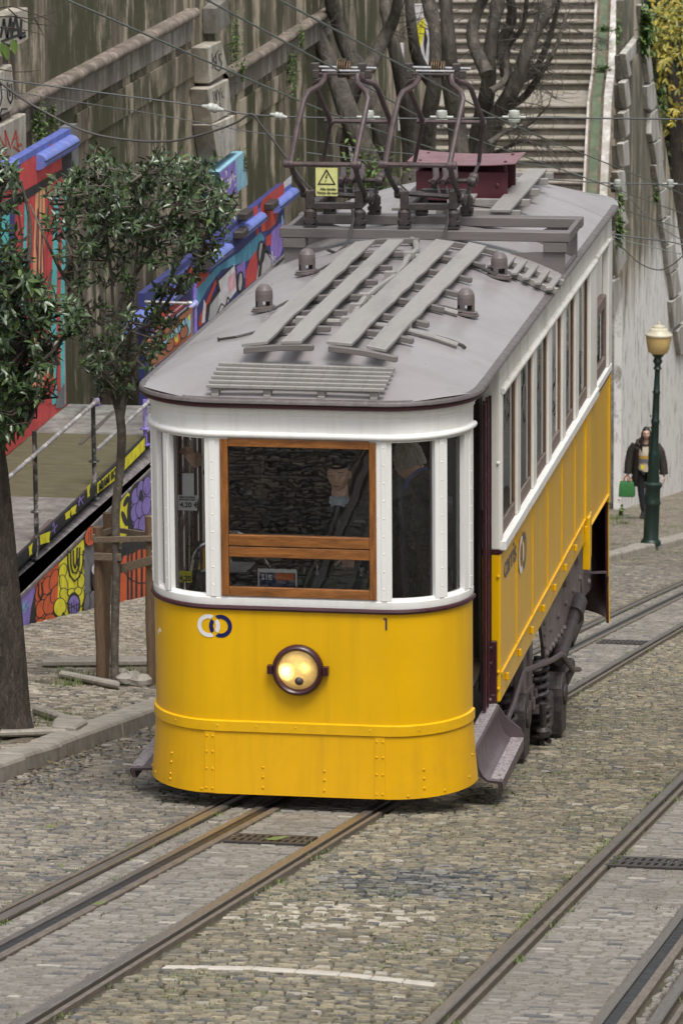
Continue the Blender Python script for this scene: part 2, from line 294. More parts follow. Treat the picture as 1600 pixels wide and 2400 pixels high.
# ------------------------------------------------------------------ mesh building
SPLIT = set('front_window_stile side_pillar rack_bearer panel_batten beam_bracket door_post cab_bulkhead rear_walkway capping_bracket metal_strip brake_block plank_bearer_end roof_conduit loose_cable underframe beam_tie gate_cable spring_plank lower_side_bolt rear_window_pillar'.split())
class MB:
    def __init__(s): s.v = []; s.f = []; s.mi = []; s.tint = []; s.m = 0; s.has_t = False; s.parts = []
    def add(s, vs, fs, tint=None):
        o = len(s.v); c = len(s.f); s.v += [tuple(p) for p in vs]
        for f in fs:
            s.f.append([i+o for i in f]); s.mi.append(s.m); s.tint.append(tint if tint is not None else .5)
        s.parts.append((o, len(s.v), c, len(s.f)))
    def box(s, x0, x1, y0, y1, z0, z1):
        s.add([(x0, y0, z0), (x1, y0, z0), (x1, y1, z0), (x0, y1, z0), (x0, y0, z1), (x1, y0, z1), (x1, y1, z1), (x0, y1, z1)],
              [(3, 2, 1, 0), (4, 5, 6, 7), (0, 1, 5, 4), (1, 2, 6, 5), (2, 3, 7, 6), (3, 0, 4, 7)])
    def beam(s, a, b, w, h, up=(0, 0, 1)):
        """bar of section w x h from a to b"""
        a, b = Vector(a), Vector(b); d = (b-a).normalized(); up = Vector(up)
        if abs(d.dot(up)) > .98: up = Vector((0, 1, 0))
        x = d.cross(up).normalized(); u = x.cross(d)
        vs = [p+x*i*w/2+u*j*h/2 for p in (a, b) for i, j in ((-1, -1), (1, -1), (1, 1), (-1, 1))]
        s.add(vs, [(3, 2, 1, 0), (4, 5, 6, 7), (0, 1, 5, 4), (1, 2, 6, 5), (2, 3, 7, 6), (3, 0, 4, 7)])
    def tube(s, pts, r, seg=8, cap=True, tint=None):
        pts = [Vector(p) for p in pts]; n = len(pts)
        rs = r if hasattr(r, '__len__') else [r]*n
        vs = []; prev = None
        for i, p in enumerate(pts):
            d = (pts[min(i+1, n-1)]-pts[max(i-1, 0)])
            if d.length < 1e-9: d = Vector((0, 0, 1))
            d.normalize()
            if prev is None:
                a = Vector((0, 0, 1)) if abs(d.z) < .9 else Vector((1, 0, 0)); x = d.cross(a).normalized()
            else:
                x = prev-d*prev.dot(d)
                x = x.normalized() if x.length > 1e-6 else d.orthogonal().normalized()
            prev = x; y = d.cross(x)
            for k in range(seg):
                t = 2*math.pi*k/seg; vs.append(p+(x*math.cos(t)+y*math.sin(t))*rs[i])
        fs = []
        for i in range(n-1):
            for k in range(seg):
                k2 = (k+1) % seg; fs.append((i*seg+k, i*seg+k2, (i+1)*seg+k2, (i+1)*seg+k))
        if cap: fs += [tuple(range(seg-1, -1, -1)), tuple((n-1)*seg+k for k in range(seg))]
        s.add(vs, fs, tint)
    def lathe(s, prof, c, axis=(0, 0, 1), seg=24):
        """profile [(r, h)] turned round an axis through c"""
        ax = Vector(axis).normalized(); x = ax.orthogonal().normalized(); y = ax.cross(x); c = Vector(c)
        vs = [c+ax*h+(x*math.cos(2*math.pi*k/seg)+y*math.sin(2*math.pi*k/seg))*max(r, 1e-4) for r, h in prof for k in range(seg)]
        fs = [(i*seg+k, i*seg+(k+1) % seg, (i+1)*seg+(k+1) % seg, (i+1)*seg+k) for i in range(len(prof)-1) for k in range(seg)]
        fs += [tuple(range(seg-1, -1, -1)), tuple((len(prof)-1)*seg+k for k in range(seg))]
        s.add(vs, fs)
    def prism(s, pts, vec):
        pts = [Vector(p) for p in pts]; v = Vector(vec); n = len(pts)
        s.add(pts+[p+v for p in pts], [tuple(range(n-1, -1, -1)), tuple(range(n, 2*n))]+[(i, (i+1) % n, n+(i+1) % n, n+i) for i in range(n)])
    def loft(s, rings, close=False, caps=False):
        n = len(rings[0]); vs = [p for r in rings for p in r]; fs = []
        for i in range(len(rings)-1):
            for k in range(n if close else n-1):
                k2 = (k+1) % n; fs.append((i*n+k, i*n+k2, (i+1)*n+k2, (i+1)*n+k))
        if caps: fs += [tuple(range(n-1, -1, -1)), tuple((len(rings)-1)*n+k for k in range(n))]
        s.add(vs, fs)
    def frame(s, x0, x1, y0, y1, z0, z1, a, b, lo, hi):
        """one connected rectangular frame in a plane X = const"""
        O = [(y0, z0), (y1, z0), (y1, z1), (y0, z1)]; I = [(y0+a, z0+lo), (y1-b, z0+lo), (y1-b, z1-hi), (y0+a, z1-hi)]
        vs = [(x, y, z) for x in (x0, x1) for q in (O, I) for y, z in q]; fs = []
        for k in range(4):
            j = (k+1) % 4; fs += [(k, j, 4+j, 4+k), (8+j, 8+k, 12+k, 12+j), (k, 8+k, 8+j, j), (4+j, 12+j, 12+k, 4+k)]
        s.add(vs, fs)
    def build(s, name, m, parent=None, smooth=False, bev=0, seg=1):
        if name in SPLIT and len(s.parts) > 1:
            o = None
            for i, (a, b, c, d) in enumerate(s.parts):
                q = MB(); q.v = s.v[a:b]; q.f = [[k-a for k in f] for f in s.f[c:d]]; q.mi = s.mi[c:d]; q.tint = s.tint[c:d]; q.has_t = s.has_t
                p = q.build(name, m, parent, smooth, bev, seg); o = o or p
            return o
        me = bpy.data.meshes.new(name); me.from_pydata(s.v, [], s.f)
        ms = m if isinstance(m, list) else [m]
        for x in ms: me.materials.append(x)
        if len(ms) > 1: me.polygons.foreach_set('material_index', s.mi)
        if s.has_t:
            at = me.attributes.new('tint', 'FLOAT', 'FACE'); at.data.foreach_set('value', s.tint)
        b = bmesh.new(); b.from_mesh(me); bmesh.ops.recalc_face_normals(b, faces=b.faces) if not s.has_t else None; b.to_mesh(me); b.free()
        if smooth:
            me.polygons.foreach_set('use_smooth', [True]*len(me.polygons))
            try: me.set_sharp_from_angle(angle=R(42))
            except Exception: pass
        o = bpy.data.objects.new(name, me); COL.objects.link(o)
        if parent is not None: set_parent(o, parent)
        if bev:
            md = o.modifiers.new('edge', 'BEVEL'); md.width = bev; md.segments = seg; md.limit_method = 'ANGLE'; md.angle_limit = R(40)
        return o
LOC = {}
def set_parent(o, p):
    o.parent = p; o.matrix_parent_inverse = Matrix.Translation(-LOC.get(p.name, Vector()))
def tag(o, label=None, cat=None, group=None, kind=None):
    if label: o['label'] = label
    if cat: o['category'] = cat
    if group: o['group'] = group
    if kind: o['kind'] = kind
    return o
def thing(name, label, cat, loc, group=None):
    o = bpy.data.objects.new(name, None); COL.objects.link(o); o.location = loc; o.empty_display_size = .2
    LOC[o.name] = Vector(loc); return tag(o, label, cat, group)
def struct(o): o['kind'] = 'structure'; return o
def text_mb(mb, s, size, org, xd, yd, ext=.0015, bold=0, sx=1.0):
    """lettering as solid mesh letters lying on the plane spanned by xd, yd"""
    cu = bpy.data.curves.new('lettering', 'FONT'); cu.body = s; cu.size = size; cu.extrude = ext; cu.offset = bold; cu.resolution_u = 3
    o = bpy.data.objects.new('lettering', cu); COL.objects.link(o)
    bpy.context.view_layer.update()
    me = bpy.data.meshes.new_from_object(o.evaluated_get(bpy.context.evaluated_depsgraph_get()))
    xd, yd = Vector(xd).normalized(), Vector(yd).normalized(); zd = xd.cross(yd); org = Vector(org)
    mb.add([org+xd*v.co.x*sx+yd*v.co.y+zd*v.co.z for v in me.vertices], [tuple(p.vertices) for p in me.polygons])
    w = max((v.co.x for v in me.vertices), default=0)*sx
    bpy.data.objects.remove(o); bpy.data.curves.remove(cu); bpy.data.meshes.remove(me)
    return w
def text_fit(mb, s, size, org, xd, yd, width, ext=.0015, bold=0):
    w = text_mb(MB(), s, size, org, xd, yd, ext, bold); return text_mb(mb, s, size, org, xd, yd, ext, bold, width/w)
def skin(name, verts, edges, radii, m, parent=None, sub=2, root=0):
    """one continuous body grown over a skeleton; returned as a plain mesh object"""
    me = bpy.data.meshes.new(name); me.from_pydata([tuple(v) for v in verts], edges, [])
    o = bpy.data.objects.new(name, me); COL.objects.link(o)
    md = o.modifiers.new('skin', 'SKIN'); md.use_smooth_shade = True
    sv = me.skin_vertices[0].data
    for i, r in enumerate(radii):
        sv[i].radius = r if hasattr(r, '__len__') else (r, r); sv[i].use_root = (i == root)
    sb = o.modifiers.new('sub', 'SUBSURF'); sb.levels = sub; sb.render_levels = sub
    bpy.context.view_layer.update()
    me2 = bpy.data.meshes.new_from_object(o.evaluated_get(bpy.context.evaluated_depsgraph_get()))
    o.modifiers.clear(); o.data = me2; me2.name = name; bpy.data.meshes.remove(me)
    me2.materials.clear(); me2.materials.append(m)
    me2.polygons.foreach_set('use_smooth', [True]*len(me2.polygons))
    if parent is not None: set_parent(o, parent)
    return o
# ================================================================== THE TRAM
tram = thing('funicular_tram', 'yellow and cream funicular tram coming up the cobbled street with its headlight lit', 'tram', (0, 4.4, gz(4.4)))
class Outline:
    def __init__(s, hw, fl, d, y0=0., n=18):
        P = [(-(fl+(hw-fl)*math.sin(t)), y0+d*(1-math.cos(t))) for t in [math.pi/2*(1-i/n) for i in range(n)]]
        P += [(-fl+2*fl*i/10, y0) for i in range(10)]
        P += [(fl+(hw-fl)*math.sin(t), y0+d*(1-math.cos(t))) for t in [math.pi/2*i/n for i in range(n+1)]]
        s.p = np.array(P); s.s = np.concatenate([[0], np.cumsum(np.linalg.norm(np.diff(s.p, axis=0), axis=1))]); s.L = s.s[-1]
    def at(s, u, off=0.):
        e = 1e-3; f = lambda w: np.array([np.interp(w, s.s, s.p[:, 0]), np.interp(w, s.s, s.p[:, 1])])
        a, b = f(max(0, u-.02)), f(min(s.L, u+.02)); d = (b-a)/np.linalg.norm(b-a)
        return f(u)+np.array([d[1], -d[0]])*off
    def span(s, a, b, step=.035):
        n = max(2, int(abs(b-a)/step)+1); return [a+(b-a)*i/(n-1) for i in range(n)]
OL = Outline(1.07, .55, .56)
def s_px(px, z):
    """where on the rounded front a measured pillar edge stands"""
    best = min(np.linspace(0, OL.L, 900), key=lambda u: abs(proj((*OL.at(u), z))[0]-px)); return float(best)
def strip(mb, a, b, prof, th=.03, ol=OL, y=lambda y: y):
    rings = []
    for u in ol.span(a, b):
        r = [(*ol.at(u, o), z) for z, o in prof]+[(*ol.at(u, o-th), z) for z, o in reversed(prof)]
        rings.append([(p[0], y(p[1]), p[2]) for p in r])
    mb.loft(rings, close=True, caps=True)
def front_pt(x, z, off=.003):
    u = float(np.interp(x, OL.p[:, 0], OL.s)); p = OL.at(u, off); return Vector((p[0], p[1], z))
SE = OL.L
# --- front dash
mb = MB(); strip(mb, 0, SE, [(.57, 0), (1.352, 0)]); dash = mb.build('dash_panel', M['yellow'], tram, True)
mb = MB(); strip(mb, 0, SE, [(.105, .036), (.18, .030), (.32, .016), (.53, .004)])
for px in (488, 877):                                       # riveted straps and rivet rows of the skirt
    x = onY(px-4, 1750, 0).x
    for k in range(2): pass
    u = float(np.interp(x, OL.p[:, 0], OL.s)); strip(mb, u-.033, u+.033, [(.11, .042), (.32, .023), (.52, .011)], .008)
    for z in (.14, .27, .385, .49):
        for dx in (-.02, .02):
            o = np.interp(z, [.11, .32, .52], [.041, .022, .010]); p = OL.at(u+dx, o); mb.lathe([(.0085, 0), (.006, .005), (0, .007)], (*p, z), (0, -1, 0), 8)
for px, zs in ((400, (.33, .27, .19, .155)), (606, (.29, .225, .155)), (746, (.28, .22, .15)), (970, (.295, .235, .17)), (368, (.15,)), (352, (.16,)), (468, (.13,)), (935, (.125,)), (1014, (.135,)), (1067, (.17,)), (1078, (.30,))):
    u = s_px(px, .2)
    for z in zs:
        o = np.interp(z, [.105, .18, .32, .53], [.036, .030, .016, .004]); p = OL.at(u, o); q = OL.at(u, o+1)
        mb.lathe([(.0095, 0), (.0065, .006), (0, .008)], (*p, z), (q[0]-p[0], q[1]-p[1], 0), 8)
M['yellow_low'] = mat('grimy_yellow_skirt_paint', (.70, .375, .002), .38, var=.06, ns=2, dirt=(.36, .20, .02), dscale=2.2, damt=.3, streak=((.34, .19, .015), .22, 11), coat=.1, rvar=.04, spec=.35)
mb.build('skirt_panel', M['yellow_low'], tram, True)
mb = MB(); strip(mb, 0, SE, [(.524, .008), (.528, .015), (.594, .015), (.600, .002)], .02)
for px in (408, 500, 590, 680, 850, 960): p = OL.at(s_px(px, .56), .015); mb.lathe([(.008, 0), (0, .005)], (*p, .565), (0, -1, 0), 8)
mb.build('bumper_strip', M['yellow_trim'], tram, True)
mb = MB(); mb.tube([(*OL.at(u, .006), 1.366) for u in OL.span(0, SE)], .017, 8); mb.build('waist_moulding', M['maroon'], tram, True)
mb = MB(); strip(mb, 0, SE, [(1.378, .004), (1.40, .008), (1.432, .008), (1.447, -.006)], .05); mb.build('sill_rail', M['white'], tram, True, .003)
# pillars of the front, by their measured edges
ZT, ZB = 2.50, 1.44
def pil(a, b, name='pillar'):
    mb = MB(); strip(mb, a, b, [(ZB, .006), (ZT, .006)], .06)
    if name == 'pillar' and b-a > .06:
        u = (a+b)/2
        strip(mb, u-.018, u+.018, [(ZB, .012), (ZT, .012)], .008)
        for k in range(9): p = OL.at(u, .012); mb.lathe([(.006, 0), (0, .005)], (*p, ZB+.08+k*.118), (0, -1, 0), 6)
    mb.build(name, M['white'], tram, True, .003)
zc = 1.95
eL = [0, s_px(364, zc)], [s_px(378, zc), s_px(393, zc)], [s_px(472, zc), s_px(507.5, zc)]
eR = [s_px(865, zc), s_px(899, zc)], [s_px(998, zc), s_px(1025, zc)], [s_px(1065, zc), SE]
for a, b in eL+eR: pil(a, b, 'pillar')
panes = [(eL[0][1], eL[1][0]), (eL[1][1], eL[2][0]), (eR[0][1], eR[1][0]), (eR[1][1], eR[2][0])]
for a, b in panes:
    mb = MB(); rows = [[(*OL.at(u, -.03), z) for u in OL.span(a-.004, b+.004)] for z in (ZB, ZT)]; mb.loft(rows)
    mb.build('window_pane', M['glass'], tram, True)
    mb = MB(); strip(mb, a, b, [(ZB, -.008), (ZB+.012, -.012)], .03); mb.build('glazing_bead', M['white'], tram)
# frieze above the windows
mb = MB(); strip(mb, 0, SE+.0, [(ZT-.005, .006), (2.60, .006), (2.655, .008), (2.66, .016), (2.685, .018), (2.69, .03), (2.712, .032)], .05); mb.build('frieze', M['white'], tram, True)
mb = MB(); mb.tube([(*OL.at(u, .012), 2.528) for u in OL.span(0, SE)], .022, 10)
mb.build('drip_moulding', M['white'], tram, True)
# varnished centre window
xl, xr = onY(507.5, 1200, 0).x, onY(864.5, 1200, 0).x
zz = lambda y: onY(690, y, -.01).z
win = thing_frame = None
mb = MB(); mb.box(xl, xl+.052, -.018, .03, zz(1373), ZT-.003); mb.box(xr-.045, xr, -.018, .03, zz(1373), ZT-.003)
wf = mb.build('front_window_stile', M['woodv'], tram, False, .004, 2)
for nm, a, b, o in (('top_rail', 1010, 1029, 0), ('meeting_rail', 1232, 1257, .004), ('meeting_rail', 1259, 1283, 0), ('bottom_rail', 1352, 1373, 0)):
    mb = MB(); mb.box(xl+.053, xr-.046, -.016-o, .028, zz(b), zz(a)); mb.build(nm, M['wood'], wf, False, .004, 2)
for a, b, yy in ((1029, 1232, .012), (1283, 1352, .006)):
    mb = MB(); mb.add([(xl+.05, yy, zz(b)), (xr-.044, yy, zz(b)), (xr-.044, yy, zz(a)), (xl+.05, yy, zz(a))], [(0, 1, 2, 3)]); mb.build('pane', M['glass'], wf)
# headlight
HL = onY(685, 1538, -.02)
hd = MB(); hd.lathe([(.150, 0), (.168, .012), (.172, .05), (.160, .07), (.150, .074), (.140, .068), (.132, .050), (.1305, .03)], (HL.x, .005, HL.z), (0, -1, 0), 48)
for sx in (-1, 1): hd.box(HL.x+sx*.185-.018, HL.x+sx*.185+.018, -.055, -.01, HL.z-.028, HL.z+.028); hd.tube([(HL.x+sx*.178, -.06, HL.z-.022), (HL.x+sx*.178, -.06, HL.z+.022)], .012)
hl = hd.build('headlight', M['maroon'], tram, True, 0)
M['lens'] = lamp_mat()
mb = MB(); mb.lathe([(.131, 0), (.131, .006), (.10, .018), (.06, .025), (0, .028)], (HL.x, -.030, HL.z), (0, -1, 0), 40); mb.build('lens', M['lens'], hl, True)
mb = MB(); mb.lathe([(.0, .02), (.022, .012), (.03, 0)], (HL.x+.01, -.052, HL.z-.068), (0, -1, 0), 14); mb.build('bulb_holder', M['rod'], hl, True)
# rings emblem and number
cr = crop(300, 1380, 3.136); w0, b0 = onY(*cr(593, 271), 0), onY(*cr(681, 274), 0); ro, ri = .0775, .0495
def ring(c, o, m, name):
    mb = MB(); n = 96
    ann = lambda x, z: ri*.97 < math.hypot(x-o.x, z-o.z) < ro*1.03
    for k in range(n):
        for j in range(4):
            q = [(ri+(ro-ri)*(j+dj)/4, 2*math.pi*(k+dk)/n) for dj, dk in ((0, 0), (1, 0), (1, 1), (0, 1))]
            r_, t_ = ri+(ro-ri)*(j+.5)/4, 2*math.pi*(k+.5)/n
            if ann(c.x+r_*math.cos(t_), c.z+r_*math.sin(t_)): continue
            mb.add([front_pt(c.x+r*math.cos(t), c.z+r*math.sin(t)) for r, t in q], [(0, 1, 2, 3)])
    mb.build(name, m, tram)
ring(w0, b0, M['decal_white'], 'white_ring_emblem'); ring(b0, w0, M['navy'], 'blue_ring_emblem')
p1 = onY(883, 1447, 0)
mb = MB(); x0, z0 = p1.x, p1.z; mb.box(x0+.006, x0+.016, -.004, -.001, z0, z0+.079); mb.box(x0-.008, x0+.006, -.004, -.001, z0+.071, z0+.079); mb.build('number_one', M['navy'], tram)
pc = onY(372, 1473, 0)
mb = MB()
for k in range(7):
    a = k*.9; q = front_pt(-.99+.012*math.cos(a), pc.z+.014*math.sin(a*1.7), .003); mb.add([q, q+Vector((.008, -.004, .012*math.cos(a))), q+Vector((.003, -.002, .016))], [(0, 1, 2)])
mb.build('chipped_paint', M['decal_white'], tram)
# --- saloon sides
Y1, Y2, Y3 = 1.88, 7.70, 8.92; XS = 1.085
pY = [(2.72, 2.90), (3.635, 3.83), (4.54, 4.745), (5.43, 5.64), (6.28, 6.50)]
def side(sg):
    X = lambda a, b: (a, b) if sg > 0 else (-b, -a)
    bx = lambda mb, xa, xb, y0, y1, z0, z1: mb.box(*X(xa, xb), y0, y1, z0, z1)
    mb = MB(); bx(mb, XS-.04, XS, Y1, 7.28, .50, 1.36); lo = mb.build('side_panel', M['yellow'], tram)
    mb = MB(); bx(mb, XS-.05, XS-.004, Y1, 7.28, .30, .496)
    for k in range(8):
        y = 2.16+k*.695; bx(mb, XS-.004, XS+.02, y-.016, y+.016, .39, .44)
    mb.build('lower_side_panel', M['yellow'], tram, False, .003)
    mb = MB()
    for y in (2.72, 3.637, 4.54, 5.437, 6.317, 7.1): bx(mb, XS, XS+.006, y-.010, y+.010, .505, 1.36)
    mb.beam((sg*(XS+.004), Y1, .505), (sg*(XS+.004), 7.28, .498), .016, .014)
    mb.build('panel_batten', M['yellow_trim'], tram)
    mb = MB(); bx(mb, XS-.03, XS+.012, 7.0, 7.34, .50, 1.36); bx(mb, XS-.03, XS+.03, 7.10, 7.20, .06, .496); bx(mb, XS-.03, XS+.02, 7.24, 7.34, .12, .496)
    mb.build('corner_stile', M['yellow_trim'], tram, False, .006)
    mb = MB(); bx(mb, XS-.04, XS-.006, 7.342, 8.80, .33, 1.345); mb.beam((sg*XS, 7.342, .36), (sg*XS, 8.80, .33), .02, .014); bx(mb, XS-.03, XS+.004, 8.802, Y3, .26, 1.345)
    mb.build('rear_platform_panel', M['yellow'], tram, False, .004)
    mb = MB(); bx(mb, XS-.05, XS+.005, Y1, 8.9, 1.352, 1.374); mb.build('waist_line', M['maroon'], tram)
    mb = MB(); bx(mb, XS-.05, XS+.035, Y1, 7.72, 1.376, 1.448); bx(mb, XS-.05, XS+.012, 7.722, 8.9, 1.376, 1.44); mb.build('side_sill', M['white'], tram, False, .006)
    mb = MB()
    for a, b in pY: bx(mb, XS-.05, XS+.008, a, b, 1.449, 2.50)
    bx(mb, XS-.05, XS+.016, 7.23, 7.715, 1.449, 2.50); bx(mb, XS-.05, XS+.008, Y1+.0, Y1+.06, 1.449, 2.50)
    mb.build('side_pillar', M['white_side'], tram, False, .006)
    mb = MB(); bx(mb, XS-.05, XS+.008, 8.66, Y3, 1.442, 2.50); mb.build('rear_pillar', M['white_side'], tram, False, .006)
    mb = MB(); bx(mb, XS-.05, XS, Y1, 8.93, 2.501, 2.75)
    mb.tube([(sg*(XS+.008), Y1, 2.497), (sg*(XS+.008), 7.62, 2.497)], .024, 10); mb.tube([(sg*(XS+.006), 7.72, 2.507), (sg*(XS+.006), 8.66, 2.507)], .02, 10)
    for y in (2.9, 3.9, 4.4, 5.3, 5.5, 6.8, 8.0): bx(mb, XS, XS+.005, y, y+.03, 2.52, 2.75)
    mb.build('side_frieze', M['white_side'], tram, True)
    ys = [Y1+.06]+[v for ab in pY for v in ab]+[7.23]
    for i in range(0, len(ys), 2):
        a, b = ys[i]+.002, ys[i+1]-.002
        mb = MB(); x_ = X(XS-.032, XS-.010); mb.frame(*x_, a, b, 1.449, 2.50, .018, .038, .02, .05); f = mb.build('window_sash', M['sash'], tram)
        mb = MB(); bx(mb, XS-.030, XS-.009, a+.019, b-.039, 1.47, 1.55); mb.build('sash_rail', M['sash_lo'], f, False, .004)
        mb = MB(); x = sg*(XS-.020); mb.add([(x, a+.017, 1.54), (x, b-.037, 1.54), (x, b-.037, 2.45), (x, a+.017, 2.45)], [(0, 1, 2, 3)]); mb.build('pane', M['glass_side'], f)
    mb = MB(); x_ = X(XS-.07, XS-.012); mb.frame(*x_, 7.72, 8.66, 1.445, 2.06, .05, .08, .10, .10); f = mb.build('rear_drop_sash', M['sash_lo'], tram, False, .006)
    mb = MB(); x = sg*(XS-.03); mb.add([(x, 7.73, 1.55), (x, 8.6, 1.55), (x, 8.6, 1.97), (x, 7.73, 1.97)], [(0, 1, 2, 3)]); mb.build('pane', M['glass_side'], f)
side(1); side(-1)
# bulkhead facing the platform, at both sides of the saloon front
def bulk(sg):
    a, b = (.955, XS) if sg > 0 else (-XS, -.955)
    mb = MB(); mb.box(a, b, Y1-.03, Y1-.002, 1.385, 2.72); mb.build('bulkhead_upper', M['white_side'], tram, False, .012, 2)
    mb = MB(); mb.box(a, b, Y1-.034, Y1-.002, 1.358, 1.383); mb.build('bulkhead_line', M['maroon'], tram)
    mb = MB(); mb.box(a, b, Y1-.03, Y1-.002, .30, 1.356); mb.build('bulkhead_lower', M['yellow'], tram, False, .012, 2)
    for z in (2.0, 1.2, .52, .40):
        q = MB(); q.lathe([(.012, 0), (.008, .012), (0, .014)], (sg*(XS-.015), Y1-.03, z), (0, -1, 0), 8); q.build('bulkhead_bolt', M['white'] if z > 1.4 else M['yellow_trim'], tram, True)
    mb = MB(); x0, x1 = (.978, 1.064) if sg > 0 else (-1.064, -.978)
    mb.box(x0, x1, Y1-.075, Y1-.032, .29, .745); mb.box(x0+.005, x1-.005, Y1-.09, Y1-.076, .29, .37)
    for z in (.70, .59, .33): mb.lathe([(.022, 0), (.022, .012), (.012, .014), (.012, .02), (0, .02)], ((x0+x1)/2, Y1-.076 if z > .4 else Y1-.091, z), (0, -1, 0), 6)
    mb.build('step_hanger', M['maroon'], tram, False, .006)
bulk(1); bulk(-1)
# lettering on the side
cb = crop(1090, 950, 4.126)
q = onX(*cb(372, 1690), XS+.004); mb = MB(); text_fit(mb, 'carris', .235, (XS+.0035, 2.03, q.z), (0, 1, 0), (0, 0, 1), .66, .001, .002); mb.build('side_lettering', M['greyblue'], tram)
def side_ring(y, o, m, name):
    mb = MB(); n = 72; z = 1.115; r0, r1 = .088, .135
    for k in range(n):
        for j in range(4):
            r_, t_ = r0+(r1-r0)*(j+.5)/4, 2*math.pi*(k+.5)/n
            if r0*.97 < math.hypot(y+r_*math.cos(t_)-o, r_*math.sin(t_)) < r1*1.03: continue
            mb.add([(XS+.009, y+(r0+(r1-r0)*(j+a)/4)*math.cos(2*math.pi*(k+b)/n), z+(r0+(r1-r0)*(j+a)/4)*math.sin(2*math.pi*(k+b)/n)) for a, b in ((0, 0), (1, 0), (1, 1), (0, 1))], [(0, 1, 2, 3)])
    mb.build(name, m, tram)
side_ring(2.93, 3.08, M['decal_white'], 'white_side_ring'); side_ring(3.08, 2.93, M['greyblue'], 'blue_side_ring')
# --- rear end: the rounded apron hangs low because the street falls away
OR = Outline(1.075, .55, .56)
yr = lambda y: 8.95+.52-y
mb = MB(); strip(mb, 0, OR.L, [(-.80, .012), (-.4, .004), (0, 0), (1.35, 0)], .008, OR, yr); mb.build('rear_apron', [M['yellow']], tram, True)
mb = MB(); strip(mb, 0, OR.L, [(-.81, .003), (-.4, -.006), (0, -.010), (1.30, -.012)], .02, OR, yr); mb.build('rear_apron_lining', M['maroon'], tram, True)
mb = MB(); strip(mb, 0, OR.L, [(1.37, .004), (1.45, 0)], .04, OR, yr); strip(mb, 0, OR.L, [(2.5, 0), (2.72, 0)], .04, OR, yr)
for a in (0, .36, .62, OR.L-.72, OR.L-.46, OR.L-.1): strip(mb, a, a+.1, [(1.45, 0), (2.5, 0)], .05, OR, yr)
mb.build('rear_window_frame', M['white_side'], tram, True)
mb = MB(); mb.beam((.86, 8.55, -.30), (1.08, 8.62, -.30), .05, .012); mb.tube([(1.08, 8.62, -.3), (1.09, 8.7, -.36), (1.07, 8.8, -.5)], .01); mb.build('apron_stay', M['step'], tram)
# --- roof
ZE = 2.762; HR = 1.135
def rs(y): a = min(1, max(0, min(y+.075, 9.55-y)/1.05)); return 1-(1-a)**2.0
def roofz(x, y): return ZE+.262*(1-min(1, abs(x)/HR)**2.1)*rs(y)
def on_roof(px, py, h=0):
    r = ray(px, py); lo, hi = 20., 60.
    for _ in range(50):
        m = (lo+hi)/2; p = CAM+r*m
        if p.z-h > roofz(p.x, p.y): lo = m
        else: hi = m
    return CAM+r*lo
yrow = [-.075+.62*(1-math.cos(t)) for t in np.linspace(0, math.pi/2, 14)]
yrows = yrow+list(np.linspace(.62, 8.85, 34))+[9.475-(v) for v in reversed(yrow)]
def rw(y):
    e = min(y+.075, 9.55-y)
    return HR if e >= .62 else .52+(HR-.52)*math.sqrt(max(0, 1-(1-e/.62)**2))
us = [math.copysign(abs(t)**.8, t) for t in np.linspace(-1, 1, 33)]
mb = MB(); mb.loft([[(u*rw(y), y, roofz(u*rw(y), y)) for u in us] for y in yrows])
mb.loft([[(u*rw(y), y, roofz(u*rw(y), y)-.028) for u in us] for y in yrows]); roof = mb.build('roof', M['roof'], tram, True)
ROP = [(-rw(y), y) for y in reversed(yrows[:-14])]+[(x, -.075) for x in np.linspace(-.45, .45, 8)]+[(rw(y), y) for y in yrows[:-14]]
ROP = [p for i, p in enumerate(ROP) if i == 0 or math.hypot(p[0]-ROP[i-1][0], p[1]-ROP[i-1][1]) > .01]
def rim(prof, z0, path=None):
    mb = MB(); P = np.array(path if path is not None else ROP); rings = []
    for i in range(len(P)):
        d = P[min(i+1, len(P)-1)]-P[max(i-1, 0)]; d = d/np.linalg.norm(d); n = np.array([d[1], -d[0]])
        rings.append([(P[i][0]+n[0]*o, P[i][1]+n[1]*o, z0+z) for o, z in prof])
    mb.loft(rings, close=True, caps=True); return mb
rim([(-.045, .016), (-.02, .02), (.008, .010), (.012, .004), (.016, -.012), (.004, -.022), (-.06, -.02)], ZE).build('roof_edge', M['roof_lip'], roof, True)
fr = [p for p in ROP if p[1] < .95]
rim([(-.07, -.024), (.006, -.024), (.004, -.043), (-.016, -.052), (-.07, -.05)], ZE, fr).build('roof_edge_trim', M['maroon'], roof, True)
mb = MB()
for y in (2.9, 5.95, 8.1):
    pass
mb.loft([[(u*1.12, 8.15+dy, roofz(u*1.12, 8.15)+.002) for u in us] for dy in (0, .006)]); mb.build('roof_seam', M['roof_lip'], roof)
# slatted rack at the front of the roof
C5 = crop(300, 500, 2.24); C6 = crop(900, 450, 2.613)
rack = MB(); ys0, ys1 = .12, .66
ra, rb = on_roof(*C5(415, 905), .07), on_roof(*C5(1345, 928), .07); rc, rd = on_roof(*C5(478, 790), .055), on_roof(*C5(1398, 820), .055)
for k in range(6):
    t = k/5; a = ra.lerp(rc, t); b = rb.lerp(rd, t); n = 9; P = []
    for j in range(n):
        p = a.lerp(b, j/(n-1)); P.append(p)
    for j in range(n-1): rack.beam(P[j], P[j+1], (rc-ra).length/5*.60, .022)
rk = rack.build('roof_rack', M['plank'], roof, False, .003)
mb = MB()
for f in (.045, .34, .645, .94):
    a = ra.lerp(rb, f); c = rc.lerp(rd, f); d = c-a
    mb.beam(a-d*.02-Vector((0, 0, .035)), c+d*.02-Vector((0, 0, .035)), .05, .045)
    mb.box(a.x-.025, a.x+.025, a.y-.01, a.y+.03, roofz(a.x, a.y)-.01, a.z-.05)
